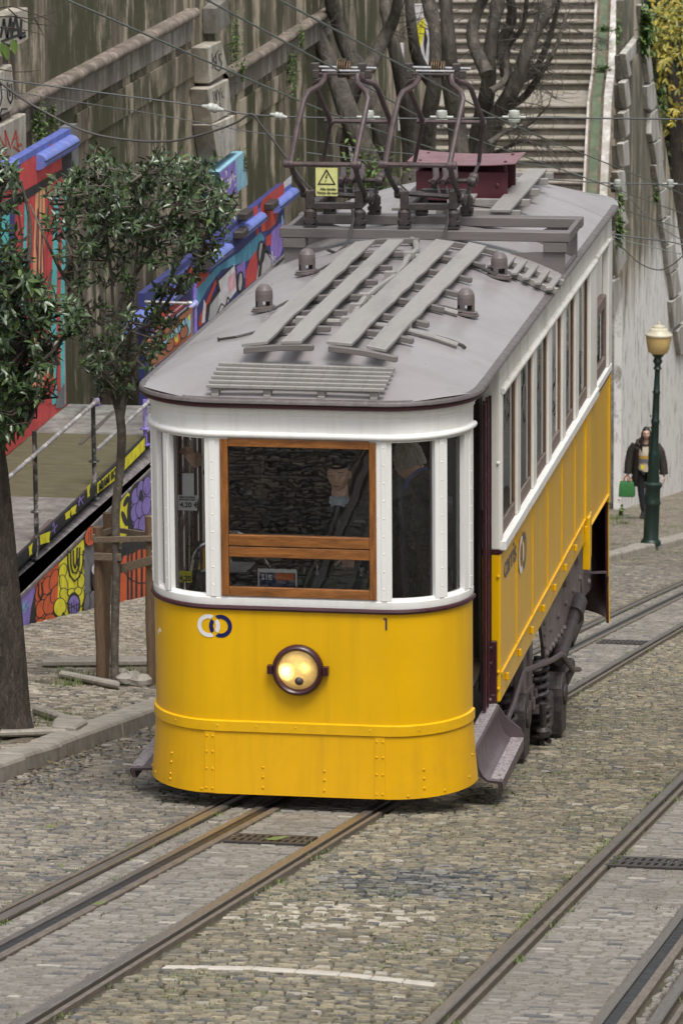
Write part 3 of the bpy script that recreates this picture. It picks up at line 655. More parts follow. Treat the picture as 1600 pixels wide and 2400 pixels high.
mb.build('rack_bearer', M['plank'], roof, False, .003)
# walkway planks in two pairs
def plank(nl, nr, fl_, fr_):
    a0, a1, b0_, b1_ = (on_roof(*p, .075) for p in (nl, nr, fl_, fr_))
    mb = MB(); rings = []; n = 14
    for i in range(n):
        t = i/(n-1); l = a0.lerp(b0_, t); r = a1.lerp(b1_, t); rag = .006*math.sin(i*2.7+l.x*9) if 2 < i < 11 else 0
        y = .5*(l.y+r.y)
        rings.append([Vector((l.x, y, roofz(l.x, max(y, .75))+.062)), Vector((r.x+rag, y, roofz(r.x, max(y, .75))+.062)), Vector((r.x+rag, y, roofz(r.x, max(y, .75))+.085)), Vector((l.x, y, roofz(l.x, max(y, .75))+.085))])
    mb.loft(rings, close=True, caps=True)
    for i in range(8):
        t = (i+.3)/8.; c = a0.lerp(b1_, t); mb.lathe([(.007, 0), (0, .003)], (c.x, c.y, roofz(c.x, c.y)+.085), (0, 0, 1), 6)
    return mb.build('walkway_plank', M['plank'], roof, False, .003), (a0, a1, b0_, b1_)
_, q1 = plank(C5(600, 740), C5(730, 745), C5(1195, 150), C5(1290, 150))
_, q2 = plank(C5(805, 742), C5(910, 745), C5(1365, 140), C5(1445, 145))
_, q3 = plank(C5(1040, 740), C5(1175, 745), C6(310, 300), C6(435, 305))
_, q4 = plank(C5(1250, 758), C5(1355, 765), C6(510, 320), C6(630, 330))
mb = MB()
for qa, qb in ((q1, q2), (q3, q4)):
    for i in range(8):
        t = i/7; l = qa[0].lerp(qa[2], t).x+.02; r = qb[1].lerp(qb[3], t).x+.062; y = .33+t*4.55
        P = [Vector((l+(r-l)*k/6, y, roofz(l+(r-l)*k/6, max(y, .75))+.040)) for k in range(7)]
        mb = MB(); mb.loft([[p+Vector((0, a*.022, b*.020)) for a, b in ((-1, -1), (1, -1), (1, 1), (-1, 1))] for p in P]+[[P[-1]+Vector((.02, a*.022, b*.018)) for a, b in ((-1, -1), (1, -1), (1, 1), (-1, 1))]], close=True, caps=True); mb.build('plank_bearer', M['beam'], roof, False, .004)
# conduits between the planks
def rp(x, y, h=.02): return Vector((x, y, roofz(x, y)+h))
mb = MB()
for y, a, b in ((1.35, -.42, .86), (2.35, -.5, .72), (4.25, -.42, .78)): mb.tube([rp(a+(b-a)*k/8, y, .028) for k in range(9)], .020, 8)
mb.tube([rp(x, y, .03) for x, y in ((.10, 1.36), (.115, 1.62), (.09, 1.95), (.075, 2.3), (.09, 2.7), (.13, 3.2), (.13, 3.7), (.10, 4.1), (.11, 4.5), (.05, 4.85), (0, 5.0))], .024, 8)
for x, y in ((.11, 1.36), (.075, 2.33), (.10, 4.22), (-.2, 1.35), (.5, 1.38), (-.3, 2.36), (.1, 3.3), (.08, 1.9)): c = rp(x, y, .03); mb.box(c.x-.04, c.x+.04, c.y-.04, c.y+.04, c.z-.03, c.z+.032)
mb.build('roof_conduit', M['plank'], roof, True)
mb = MB()
mb.tube([rp(x, y, .014) for x, y in ((-.42, 1.28), (-.52, 1.20), (-.62, 1.16), (-.70, 1.22), (-.76, 1.27), (-.78, 1.35))], .009, 6)
mb.tube([rp(x, y, .016) for x, y in ((.60, 1.40), (.70, 1.46), (.80, 1.48), (.88, 1.46), (.90, 1.42))], .012, 6)
mb.tube([rp(-.57, 2.1, .02), rp(-.45, 2.22, .05), rp(-.36, 2.3, .03)], .009, 6); mb.tube([rp(-.55, 3.7, .02), rp(-.42, 3.9, .05), rp(-.3, 4.0, .03)], .009, 6)
mb.tube([rp(.78, 2.45, .03), rp(.62, 2.42, .03), rp(.55, 2.4, .03)], .016, 6); mb.tube([rp(.76, 4.1, .03), rp(.6, 4.2, .04), rp(.5, 4.24, .03)], .014, 6)
mb.build('loose_cable', M['cable'], roof, True)
# four domed ventilators
def vent(px, py):
    c = on_roof(px, py, .01); mb = MB(); V = .74
    n = Vector((.22*c.x, 0, 1)).normalized(); mb.lathe([(.125*V, 0), (.125*V, .012), (.108*V, .014), (.108*V, .026), (.085*V, .03)], c, n, 28)
    rings = []; seg = 28
    for h, r in ((.03, .082), (.10, .082)):
        pass
    for k in range(seg):                                   # shell with openings at the foot
        t0, t1 = 2*math.pi*k/seg, 2*math.pi*(k+1)/seg
        op = (k % 7) < 4
        prof = ([(.083, .025), (.083, .095)] if not op else [(.083, .095)])+[(.083, .16), (.078, .195), (.062, .225), (.038, .245), (0.001, .252)]
        for (r0, h0), (r1, h1) in zip(prof, prof[1:]):
            for ins in (0, .012):
                mb.add([c+V*Vector(((r-ins if r > .02 else r)*math.cos(t), (r-ins if r > .02 else r)*math.sin(t), h-(ins if h > .1 else 0))) for r, h, t in ((r0, h0, t0), (r0, h0, t1), (r1, h1, t1), (r1, h1, t0))], [(0, 1, 2, 3)])
    mb.build('roof_ventilator', M['vent'], roof, True)
vent(*C5(715, 508)); vent(*C5(940, 315)); vent(*C6(500, 748)); vent(*C6(703, 520))
# small ladder of battens by the right edge
mb = MB(); la, lb = on_roof(*C6(640, 470), .06), on_roof(*C6(1030, 545), .06); lc = on_roof(*C6(1075, 490), .06)
dy = (lc-lb).y
for k in range(6):
    x = .70+.086*k; mb.beam(rp(x-.0, 4.22, .062), rp(x, 4.82, .062), .05, .022)
for y in (4.34, 4.72):
    for k in range(5): mb.beam(rp(.68+.1*k, y, .03), rp(.78+.1*k, y, .03), .045, .045)
mb.build('roof_step', M['plank'], roof, False, .003)
# cross beams carrying the trolleys
BY1, BY2 = 5.2, 6.0
bm = crop(1090, 480, 4.126); Lc = crop(600, 0, 2.24)
b1l, b1r = onY(*Lc(122, 1200), BY1).x, onY(*bm(1005, 240), BY1).x; b2l, b2r = onY(*Lc(220, 1120), BY2).x, onY(*bm(1125, 110), BY2).x
zb1 = onY(*bm(990, 270), BY1).z; zb2 = onY(*bm(1110, 135), BY2).z
mb = MB(); mb.box(b1l, b1r, BY1, BY1+.13, zb1-.075, zb1); mb.build('cross_beam', M['beam'], roof, False, .006)
mb = MB(); mb.box(b2l, b2r, BY2, BY2+.13, zb2-.075, zb2); mb.build('cross_beam', M['beam'], roof, False, .006)
for xs, y0, zb in ((b1l+.02, BY1, zb1), (b1r-.20, BY1, zb1)):
    mb = MB(); mb.box(xs, xs+.18, BY1+.004, BY1+.12, zb1-.155, zb1-.077); mb.build('beam_packing', M['beam'], roof, False, .006)
mb = MB()
for x in (b1l+.03, b1r-.03):
    mb.box(x-.02, x+.02, BY1+.14, BY2-.01, zb1-.09, zb1-.02)
mb.build('beam_tie', M['beam'], roof, False, .004)
mb = MB()
for sg in (1, -1):
    x0 = b1r-.03 if sg > 0 else b1l+.03
    for y in (BY1+.03, BY2+.03):
        zt = (zb1-.157) if y < 5.5 else zb2-.077
        xx = min(1.13, abs(x0)); mb.prism([(sg*xx, y, 2.755), (sg*xx, y, zt), (sg*(xx-.22), y, zt), (sg*(xx-.42), y, roofz(xx-.42, y))], (0, .016, 0))
    mb.box(min(sg*1.10, sg*1.125), max(sg*1.10, sg*1.125), BY1+.05, BY2+.03, 2.76, 2.80)
mb.build('beam_bracket', M['beam'], roof)
# --- two trolley frames, the second a copy of the first
def trolley():
    P = lambda x, y, Y: onY(*Lc(x, y), Y)
    fl = [P(180, 860, 5.0), P(222, 640, 5.13), P(252, 520, 5.24), P(275, 480, 5.28), P(335, 448, 5.40), P(358, 415, 5.48), P(360, 385, 5.5)]
    fr_ = [P(515, 865, 5.0), P(552, 690, 5.13), P(588, 520, 5.24), P(578, 480, 5.3), P(535, 440, 5.42), P(530, 410, 5.48), P(532, 390, 5.5)]
    bl = [P(350, 850, 6.25), P(372, 740, 6.2), P(393, 640, 6.1), P(352, 550, 5.95), P(318, 470, 5.82), P(308, 440, 5.75), P(325, 425, 5.7), P(350, 420, 5.66)]
    br = [P(686, 850, 6.25), P(696, 740, 6.2), P(708, 645, 6.1), P(670, 550, 5.95), P(638, 465, 5.82), P(615, 438, 5.76), P(575, 428, 5.7), P(545, 410, 5.66)]
    mb = MB()
    for pts in (fl, fr_): mb.tube(pts, [.022]*2+[.021]*5, 8)
    for pts in (bl, br): mb.tube(pts[2:], .021, 8); mb.tube(pts[:3], .016, 8)
    t = mb.build('trolley_frame', M['rod'], tram, True)
    mb = MB(); kl, kr = P(160, 860, 5.0), P(537, 865, 5.0); mb.tube([kl, kr], .019, 8)
    el, er = P(360, 635, 6.1), P(720, 640, 6.1); mb.tube([el, er], .017, 8)
    for p in (fl[0], fr_[0], bl[2], br[2], kl, kr): mb.lathe([(.028, -.02), (.032, 0), (.028, .02)], p, (1, 0, 0), 10)
    mb.build('tie_rod', M['rod'], t, True)
    # lower arms and base pivots
    mb = MB(); pl, pr_ = P(255, 1010, 5.33), P(578, 1035, 5.33); ql, qr = P(350, 870, 6.28), P(655, 940, 6.2)
    mb.tube([fl[0], P(205, 930, 5.14), pl], .021, 8); mb.tube([fr_[0], P(540, 950, 5.16), pr_], .021, 8)
    b0l, b0r = P(455, 960, 5.85), P(645, 950, 5.85)
    mb.tube([br[0], P(640, 960, 6.0), P(600, 1075, 5.75)], .014, 8)
    mb.tube([pl, P(600, 1035, 5.33)], .020, 8); mb.tube([P(420, 950, 5.9), P(665, 945, 5.9)], .018, 8)
    for p in (pl, pr_, b0l, b0r, P(655, 930, 5.88)): mb.lathe([(.035, -.03), (.042, -.01), (.042, .01), (.035, .03)], p, (1, 0, 0), 10)
    mb.tube([P(250, 955, 5.35), P(300, 1000, 5.3)], .008, 6)
    for x in (465, 508): mb.tube([P(x, 965, 5.8), P(x+5, 1015, 5.4)], .010, 6)
    mb.build('lower_arm', M['iron'], t, True)
    mb = MB()
    for x in (455, 505, 552): mb.tube([P(x-15, 950, 5.65), P(x+2, 930, 5.75), P(x+4, 875, 6.15)], [.018, .026, .026], 10)
    mb.build('tension_spring', M['rod'], t, True)
    # contact rods and grooved wheels
    mb = MB(); z = P(330, 350, 5.58)
    mb.tube([P(295, 350, 5.58), P(632, 358, 5.58)], .011, 8); mb.tube([P(345, 370, 5.5), P(545, 372, 5.5)], .010, 8)
    a = mb.build('contact_rod', M['steel'], t, True)
    mb = MB(); mb.tube([P(330, 388, 5.5), P(545, 390, 5.5)], .012, 8)
    for c in (P(310, 350, 5.58), P(558, 352, 5.58)): mb.box(c.x-.03, c.x+.03, c.y-.035, c.y+.035, c.z-.03, c.z+.03)
    for c in (P(310, 380, 5.5), P(585, 382, 5.52)): mb.box(c.x-.02, c.x+.03, c.y-.03, c.y+.03, c.z-.045, c.z+.02)
    mb.build('rod_clamp', M['iron'], t, False, .006)
    for x, r in ((440, .075), (463, .075), (489, .072)):
        mb = MB(); c = P(x, 358 if x < 480 else 368, 5.58); mb.lathe([(.02, -.014), (r, -.012), (r, -.006), (r*.8, 0), (r, .006), (r, .012), (.02, .014)], c, (1, 0, 0), 22); mb.build('trolley_wheel', M['brass'], t, True)
    # base channels and porcelain feet
    mb = MB(); f = [P(285, 1080, 5.26), P(540, 1080, 5.26)]; g = [P(385, 1075, 6.05), P(620, 1075, 6.05)]
    for a_, b_ in zip(f, g): mb.beam(a_, (b_.x, b_.y, a_.z-.005), .07, .03)
    mb.beam(f[0], f[1], .05, .05); mb.beam((g[0].x, 6.05, f[0].z), (g[1].x, 6.05, f[0].z), .05, .05)
    for p in f: mb.box(p.x-.03, p.x+.03, p.y-.03, p.y+.03, p.z-.02, p.z+.12)
    mb.build('base_channel', M['iron'], t, False, .005)
    for (p, zb) in ((f[0], zb1), (f[1], zb1), (g[0], zb2), (g[1], zb2)):
        mb = MB(); y = BY1+.06 if p.y < 5.6 else BY2+.06; zt = f[0].z-.02
        mb.box(p.x-.045, p.x+.045, y-.05, y+.05, zb+.002, zb+.022); mb.lathe([(.034, .02), (.055, .035), (.055, .06), (.036, .07), (.05, .08), (.05, max(.1, zt-zb-.02)), (.03, max(.11, zt-zb))], (p.x, y, zb), (0, 0, 1), 14)
        mb.lathe([(.02, -.052), (.036, -.05), (.036, .05), (.02, .052)], (p.x, y, zb+.055), (0, 1, 0), 12)
        mb.build('insulator_foot', M['iron'], t, True)
    mb = MB(); h = [P(505, 1095, 5.2), P(510, 1150, 5.18), P(490, 1250, 5.12), P(455, 1305, 5.05), P(420, 1330, 4.9), P(375, 1312, 4.8)]
    mb.tube(h, .012, 6); mb.build('earth_cable', M['cable'], t, True)
    return t
t1 = trolley()
t2 = t1.copy(); COL.objects.link(t2); t2.location = (.722, 0, .006)
for ch in list(t1.children):
    c = ch.copy(); COL.objects.link(c); c.parent = t2; c.matrix_parent_inverse = Matrix.Identity(4)
for ch in t1.children: ch.matrix_parent_inverse = Matrix.Identity(4)
# warning plate hung on the nearer frame
sg_ = MB(); tl, brr = onY(*Lc(312, 880), 4.97), onY(*Lc(428, 1030), 4.97)
sg_.box(tl.x, brr.x, 4.97, 4.975, brr.z, tl.z); wp = sg_.build('warning_plate', M['warn'], tram)
W, H = brr.x-tl.x, tl.z-brr.z; cx_ = tl.x+W/2
mb = MB()
def pl2(pts, y=4.967): mb.add([(tl.x+a*W, y, tl.z-b*H) for a, b in pts], [tuple(range(len(pts)))])
A_, B_, C_ = (.5, .03), (.08, .60), (.92, .60); a_, b_, c_ = (.5, .12), (.17, .555), (.83, .555)
for p, q, p2, q2_ in ((A_, B_, a_, b_), (B_, C_, b_, c_), (C_, A_, c_, a_)): pl2([p, q, q2_, p2])
pl2([(.52, .22), (.44, .36), (.50, .36), (.45, .44), (.56, .31), (.50, .31), (.57, .22)]); pl2([(.43, .43), (.49, .46), (.44, .52)])
mb.build('warning_symbol', M['ink'], wp)
mb = MB(); text_mb(mb, 'Alta tensão', H*.125, (tl.x+W*.2, 4.967, tl.z-H*.79), (1, 0, 0), (0, 0, 1), .001, .0005); text_mb(mb, 'Perigo de morte', H*.125, (tl.x+W*.06, 4.967, tl.z-H*.925), (1, 0, 0), (0, 0, 1), .001, .0005); mb.build('warning_text', M['ink'], wp)
# resistor box behind the trolleys
BX = 7.1; q = [onY(*Lc(*p), BX) for p in ((838, 900), (1318, 905), (1318, 1045), (800, 850), (1365, 838))]
mb = MB(); mb.box(q[0].x, q[1].x, BX, BX+.02, q[2].z, q[1].z); mb.box(q[0].x, q[1].x, BX+.5, BX+.52, q[2].z, q[1].z+.02)
mb.box(q[0].x, q[0].x+.02, BX+.02, BX+.5, q[2].z, q[1].z); mb.box(q[0].x, q[1].x+.03, BX, BX+.52, q[2].z-.02, q[2].z-.001)
mb.lathe([(.02, 0), (.016, .012), (0, .014)], (onY(*Lc(1265, 973), BX).x, BX, onY(*Lc(1265, 973), BX).z), (0, -1, 0), 10)
for x in (q[0].x+.03, q[1].x-.02):
    for y in (BX+.03, BX+.48): mb.box(x-.02, x+.02, y-.02, y+.02, roofz(x, y), q[2].z-.02); mb.box(x-.012, x+.012, y-.012, y+.012, q[1].z, q[1].z+.09)
rb_ = mb.build('resistor_box', M['maroon_box'], tram, False, .004)
mb = MB(); rings = []
for k in range(9):
    t = k/8; x = q[3].x+(q[4].x-q[3].x)*t; z = q[1].z+.06+.022*(2*t-1)**2-.006*t; rings.append([(x, BX-.08, z), (x, BX+.6, z), (x, BX+.6, z+.008), (x, BX-.08, z+.008)])
mb.loft(rings, close=True, caps=True); mb.build('box_lid', M['maroon_lid'], rb_, True)
mb = MB()
for x0_ in (.05, .42):
    for k in range(1): mb.box(x0_, x0_+.16, 6.25, 8.6, 3.085, 3.108)
for y in (6.4, 7.0, 7.6, 8.2, 8.55): mb.box(-.02, .64, y-.025, y+.025, 3.03, 3.083)
mb.box(-.35, -.19, 6.25, 8.4, 3.085, 3.108); mb.build('rear_walkway', M['plank'], roof, False, .003)
# --- undercarriage, seen below the side where the street falls away
mb = MB(); mb.prism([(.88, 5.42, .32), (.88, 9.25, .32), (.88, 9.25, -.57), (.88, 8.3, -.49), (.88, 5.93, -.405), (.88, 5.64, -.09)], (.025, 0, 0))
riv = [(5.98+i*.19, -.365-.011*i) for i in range(13)]+[(5.75+i*.03, -.06-i*.1) for i in range(3)]
for cy, cz in ((6.35, -.02), (7.05, -.05), (7.3, .12), (7.9, -.06), (8.35, .05), (6.7, .13)):
    riv += [(cy+a*.06, cz+b*.055) for a in (0, 1) for b in (0, 1, 2)]
riv += [(6.2+i*.5, -.22-.01*i) for i in range(5)]+[(8.9, -.45+.1*i) for i in range(7)]
for y, z in riv: mb.lathe([(.026, 0), (.024, .014), (.012, .02), (0, .022)], (.905, y, z), (1, 0, 0), 8)
for cy, cz in ((7.05, -.05), (7.3, .12), (7.9, -.06)): mb.box(.905, .935, cy-.03, cy+.10, cz-.02, cz+.14)
ch_ = mb.build('chassis_plate', M['chassis'], tram)
mb = MB(); mb.box(-.9, .88, 2.0, 8.8, .36, .48); mb.box(-.8, -.7, 2.2, 8.6, -.2, .36); mb.box(.60, .70, 3.0, 8.6, -.35, .36); mb.box(-.7, .7, 5.9, 6.2, -.5, .3); mb.box(-.7, .85, 8.4, 8.6, -.5, .36); mb.build('underframe', M['black'], tram)
def wheelset(y):
    z = gz(y)+.35
    for sg in (-1, 1):
        mb = MB(); x = sg*.49; mb.lathe([(.05, -.07), (.33, -.05), (.335, .03), (.365, .035), (.365, .055), (.1, .06), (.09, .09)], (x, y, z), (-sg, 0, 0), 28); w = mb.build('wheel', M['iron'], tram, True)
        mb = MB(); x0, x1 = (.78, .99) if sg > 0 else (-.99, -.78); X_ = lambda a: x0+(x1-x0)*a
        prof = [(y-.15, z-.30), (y-.17, z-.1), (y-.16, z+.02)]+[(y+.16*math.cos(t), z+.02+.16*math.sin(t)) for t in np.linspace(math.pi, 0, 9)]+[(y+.17, z-.1), (y+.13, z-.32)]
        mb.prism([(x0, a, b) for a, b in prof], (x1-x0, 0, 0)); mb.lathe([(.09, 0), (.08, .02), (.05, .025)], (x1 if sg > 0 else x0, y, z), (sg, 0, 0), 14)
        mb.build('axle_box', M['iron'], tram, False, .02, 2)
    mb = MB(); mb.tube([(-.9, y, z), (.9, y, z)], .05, 10); mb.build('axle', M['iron'], tram, True)
wheelset(4.10); wheelset(6.45)
def coil(y, z0, z1, r, turns):
    mb = MB(); n = turns*12
    mb.tube([(.90+r*math.cos(2*math.pi*i/12), y+r*math.sin(2*math.pi*i/12), z0+(z1-z0)*i/n) for i in range(n+1)], .022, 6); mb.tube([(.9, y, z0-.03), (.9, y, z1+.02)], .03, 8)
    mb.build('coil_spring', M['iron'], tram, True)
coil(5.42, -.60, -.27, .075, 5); coil(5.62, -.98, -.70, .07, 4); coil(3.55, -.50, -.10, .07, 5)
mb = MB(); mb.prism([(.84, 4.32, -.32), (.84, 5.55, -.47), (.84, 5.55, -.68), (.84, 4.32, -.50)], (.05, 0, 0))
for i in range(8):
    y = 4.45+i*.14; mb.box(.89, .915, y, y+.05, -.44-.02*i-.07*(i % 2), -.36-.02*i-.05*(i % 2))
for a in (4.75, 5.15): mb.box(.80, .88, a, a+.16, -.45, .10)
mb.box(.80, .96, 5.36, 5.52, -.70, -.62); mb.build('spring_plank', M['chassis'], tram, False, .008)
mb = MB(); mb.box(.80, .95, 5.65, 6.1, -.98, -.68); mb.box(.76, .93, 6.75, 7.15, -.75, -.45); mb.box(.80, .97, 6.9, 7.4, -.88, -.74); mb.box(.72, .9, 4.0, 4.6, .0, .3)
mb.build('brake_block', M['iron'], tram, False, .03, 2)
mb = MB(); mb.tube([onX(*crop(1050, 1250, 3.92)(x, y), .99) for x, y in ((540, 1710), (600, 1560), (660, 1350), (690, 1265), (780, 1230), (880, 1195), (960, 1160), (1030, 1110), (1055, 1120), (1090, 1180), (1140, 1250), (1200, 1250))], .022, 8)
mb.build('brake_pipe', M['step'], tram, True)
mb = MB(); q = onX(*crop(1050, 1250, 3.92)(865, 1560), .97); q2 = onX(*crop(1050, 1250, 3.92)(870, 1800), .97); mb.tube([q, q2], .028, 8); mb.lathe([(.05, 0), (.055, .04), (.03, .07)], q2-Vector((0, 0, .05)), (0, 0, 1), 10); mb.build('tie_bolt', M['iron'], tram, True)
mb = MB(); mb.tube([(.93, 6.6, -.56), (.93, 7.6, -.42)], .06, 12); mb.tube([(.93, 7.55, -.43), (.93, 7.85, -.38)], .085, 12); mb.tube([(.80, 8.15, .2), (.86, 8.35, -.3), (.9, 8.2, -.62), (.85, 7.9, -.75)], .05, 10); mb.build('brake_cylinder', M['iron'], tram, True)
# --- folding steps at both doorways
M['tread_plate'] = mat('diamond_tread_plate', (.36, .32, .33), .4, var=.3, ns=60, dirt=(.09, .06, .065), dscale=45, damt=.9, bmp=.9, bs=70, dist=.012)
def steps(sg, out):
    mb = MB(); rings = []
    prof = [(1.07, .27), (1.076, .20), (1.09, .13), (1.115, .08), (1.15, .052), (out, .045), (out+.006, .02), (out, -.035), (out-.03, -.04), (out-.03, .03), (1.145, .036), (1.10, .07), (1.075, .13), (1.06, .20), (1.055, .27)]
    for y in (.72, .78, 1.86): rings.append([(sg*x, y+(.06 if y < .75 and z < .0 else 0), z) for x, z in prof])
    mb.loft(rings, close=True, caps=True); s = mb.build('lower_step', M['step'], tram, True)
    mb = MB(); a, b = sorted((sg*(out-.085), sg*(out+.002))); mb.box(a, b, .77, 1.87, .0455, .052); mb.build('tread_plate', M['tread_plate'], s)
    mb = MB(); a, b = sorted((sg*.98, sg*1.085)); mb.box(a, b, .60, 1.80, .255, .30); st = mb.build('upper_step', M['step'], tram, False, .004)
    mb = MB(); mb.box(a+.012, b-.012, .61, 1.79, .3005, .307); mb.build('tread_plate', M['tread_plate'], st)
    rings = []
    mb = MB(); mb.prism([(sg*x, 1.862, z) for x, z in ((1.05, .30), (1.08, .26), (1.12, .20), (1.18, .15), (out-.02, .115), (out+.004, .06), (out, .02), (1.1, .02), (1.05, .10))], (0, .014, 0)); mb.build('step_cheek', M['step'], s)
steps(1, 1.245); steps(-1, 1.305)
# --- folding gates of the doorways
def gate(sg):
    mb = MB()
    ys = [.62+.02*i for i in range(2)]+[1.52, 1.60, 1.66, 1.74, 1.80] if sg > 0 else [.66, .80, .92, 1.05, 1.18, 1.30, 1.43, 1.56, 1.69, 1.80]
    for i, y in enumerate(ys):
        x = sg*(1.02-.012*(i % 2)); mb.box(x-.010, x+.010, y-.014, y+.014, .32, 2.48)
    for z in (.5, .85, 1.25, 1.62, 1.95, 2.3):
        for a, b in zip(ys, ys[1:]):
            if b-a < .2: mb.beam((sg*1.012, a, z), (sg*1.012, b, z+(.10 if sg < 0 else .02)), .012, .018)
    mb.build('folding_gate', M['maroon'], tram)
gate(1); gate(-1)
mb = MB(); mb.tube([(.96, 1.74, .4), (.955, 1.72, 1.2), (.965, 1.7, 2.0), (.96, 1.72, 2.5)], .012, 6); mb.tube([(.99, 1.66, .35), (1.0, 1.68, 1.3), (.985, 1.7, 1.7)], .009, 6); mb.build('gate_cable', M['cable'], tram, True)
mb = MB(); mb.box(.945, .985, .50, .58, .31, 2.52); mb.box(-.985, -.945, .50, .58, .31, 2.52); mb.build('door_post', M['black'], tram)
# --- inside of the cab
def cab_slab(z0, z1): 
    P = [(*OL.at(u, -.07), z0) for u in OL.span(.05, SE-.05, .08)]+[(.98, 1.84, z0), (-.98, 1.84, z0)]; m_ = MB(); m_.prism(P, (0, 0, z1-z0)); return m_
cab_slab(.585, .62).build('cab_floor', M['inner'], tram)
mb = MB(); mb.box(-1.03, 1.03, 1.9, 8.9, .50, .56); mb.build('saloon_floor', M['inner'], tram)
mb = MB(); mb.box(.96, .995, 1.95, 8.85, .57, 1.45); mb.box(-.995, -.96, 1.95, 8.85, .57, 1.45); mb.build('saloon_lining', M['inner'], tram)
for k in range(6):
    for sg in (-1, 1):
        y = 2.6+k*.95; mb = MB(); mb.box(min(sg*.32, sg*.95), max(sg*.32, sg*.95), y, y+.42, 1.0, 1.06); mb.box(min(sg*.32, sg*.95), max(sg*.32, sg*.95), y+.38, y+.44, 1.06, 1.62); mb.build('saloon_seat', M['inner'], tram)
cab_slab(2.64, 2.68).build('cab_ceiling', M['white_side'], tram)
mb = MB(); mb.box(-1.03, 1.03, 1.9, 8.9, 2.70, 2.73); mb.build('saloon_ceiling', M['white_side'], tram)
mb = MB()
for a, b in ((-1.03, -.60), (-.22, .28), (.72, 1.03)): mb.box(a, b, 1.86, 1.90, .58, 2.64)
mb.box(-.60, -.22, 1.86, 1.90, .58, 1.45); mb.box(-.6, -.22, 1.86, 1.9, 2.3, 2.64); mb.box(.28, .72, 1.86, 1.9, 2.45, 2.64); mb.box(.28, .72, 1.86, 1.9, .58, 1.5); mb.build('cab_bulkhead', M['inner'], tram)
mb = MB(); strip(mb, .05, SE-.05, [(.6, -.04), (1.36, -.04)], .02); mb.box(-.55, .55, .06, .30, 1.30, 1.335); mb.build('dash_lining', M['inner'], tram)
mb = MB(); q, q2 = onY(685, 1338, .2), onY(850, 1362, .2); mb.box(q.x, q2.x, .16, .45, 1.33, onY(690, 1318, .2).z); con = mb.build('controller', M['green_box'], tram, False, .01)
mb = MB()
for px, h in ((729, .095), (830, .06)):
    c = onY(px, 1330, .22); mb.lathe([(.022, 0), (.022, .05), (.012, .055), (.014, .055+h*.5), (.02, .06+h*.5), (.018, h+.01), (0, h+.015)], (c.x, .22, onY(690, 1330, .22).z), (0, 0, 1), 12)
mb.build('controller_knob', M['steel'], con, True)
mb = MB(); c = onY(470, 1300, .33); mb.tube([(c.x+.05+.13*math.cos(t), .33, c.z+.0+.16*math.sin(t)) for t in np.linspace(.2, math.pi*1.1, 18)], .016, 8); mb.tube([(c.x-.06, .33, c.z+.05), (c.x-.10, .33, c.z-.15)], .03, 8); mb.tube([onY(545, 1222, .5)+Vector((0, .02*i, -.003*i*i)) for i in (-3, -1, 1, 3)], .012, 6); mb.tube([onY(x, y, .4) for x, y in ((525, 1222), (545, 1222), (565, 1230), (575, 1250))], .012, 8); mb.tube([onY(x, y, .4) for x, y in ((590, 1280), (605, 1278), (618, 1300), (622, 1330))], .012, 8)
mb.tube([onY(440, 1010, .9), onY(438, 1360, .9)], .016, 8); mb.build('brake_handwheel', M['steel'], tram, True)
mb = MB(); q = onY(455, 1320, .25); mb.lathe([(.07, 0), (.08, .05), (.05, .09), (.0, .1)], (q.x, .25, 1.36), (0, 0, 1), 16); mb.box(q.x-.02, onY(585, 1330, .25).x, .2, .3, 1.37, onY(690, 1318, .25).z); mb.build('instrument_box', M['black'], tram, False, .01)
mb = MB(); a, b, c, d = onY(460, 1312, .22), onY(565, 1312, .22), onY(588, 1291, .34), onY(500, 1289, .34); mb.add([a, b, c, d], [(0, 1, 2, 3)]); mb.add([p-Vector((0, 0, .006)) for p in (a, b, c, d)], [(3, 2, 1, 0)]); mb.build('clipboard_sheet', M['paper'], tram)
# cards, price labels and the route board
def card(name, x0, y0, x1, y1, Y, m, th=.003):
    a, b = onY(x0, y0, Y), onY(x1, y1, Y); mb = MB(); mb.box(a.x, b.x, Y, Y+th, b.z, a.z); return mb.build(name, m, tram), a, b
card('white_notice', 418, 1087, 446, 1140, .17, M['paper'])
o, a, b = card('price_card', 409, 1137, 453, 1173, .16, M['paper'])
mb = MB(); h = a.z-b.z; w = b.x-a.x; text_mb(mb, '4.20 €', h*.46, (a.x+w*.09, .157, b.z+h*.22), (1, 0, 0), (0, 0, 1), .0005, .0012); text_mb(mb, 'TARIFA DE BORDO', h*.155, (a.x+w*.05, .157, b.z+h*.82), (1, 0, 0), (0, 0, 1), .0005, .0005, .8); text_mb(mb, 'ON BOARD TICKET', h*.155, (a.x+w*.05, .157, b.z+h*.66), (1, 0, 0), (0, 0, 1), .0005, .0005, .8); mb.build('price_text', M['ink'], o)
o, a, b = card('price_sticker', 411, 1311, 441, 1338, .17, M['sticker'])
mb = MB(); h = a.z-b.z; w = b.x-a.x; text_mb(mb, '4,20', h*.66, (a.x+w*.03, .167, b.z+h*.14), (1, 0, 0), (0, 0, 1), .0005, .001, .92); mb.build('price_text', M['ink'], o)
o, a, b = card('route_board', 592, 1306, 682, 1349, .13, M['paper'], .012)
mb = MB(); W, H = b.x-a.x, a.z-b.z; mb.box(a.x+W*.04, b.x-W*.04, .127, .1295, b.z, b.z+H*.80); mb.build('board_face', M['blue_sign'], o)
mb = MB(); mb.box(a.x+W*.45, b.x-W*.07, .124, .1265, b.z+H*.40, b.z+H*.78); mb.build('board_orange_band', M['orange'], o)
mb = MB(); text_mb(mb, '51E', H*.40, (a.x+W*.09, .125, b.z+H*.40), (1, 0, 0), (0, 0, 1), .0005, .0012); mb.build('route_text', M['paper'], o)
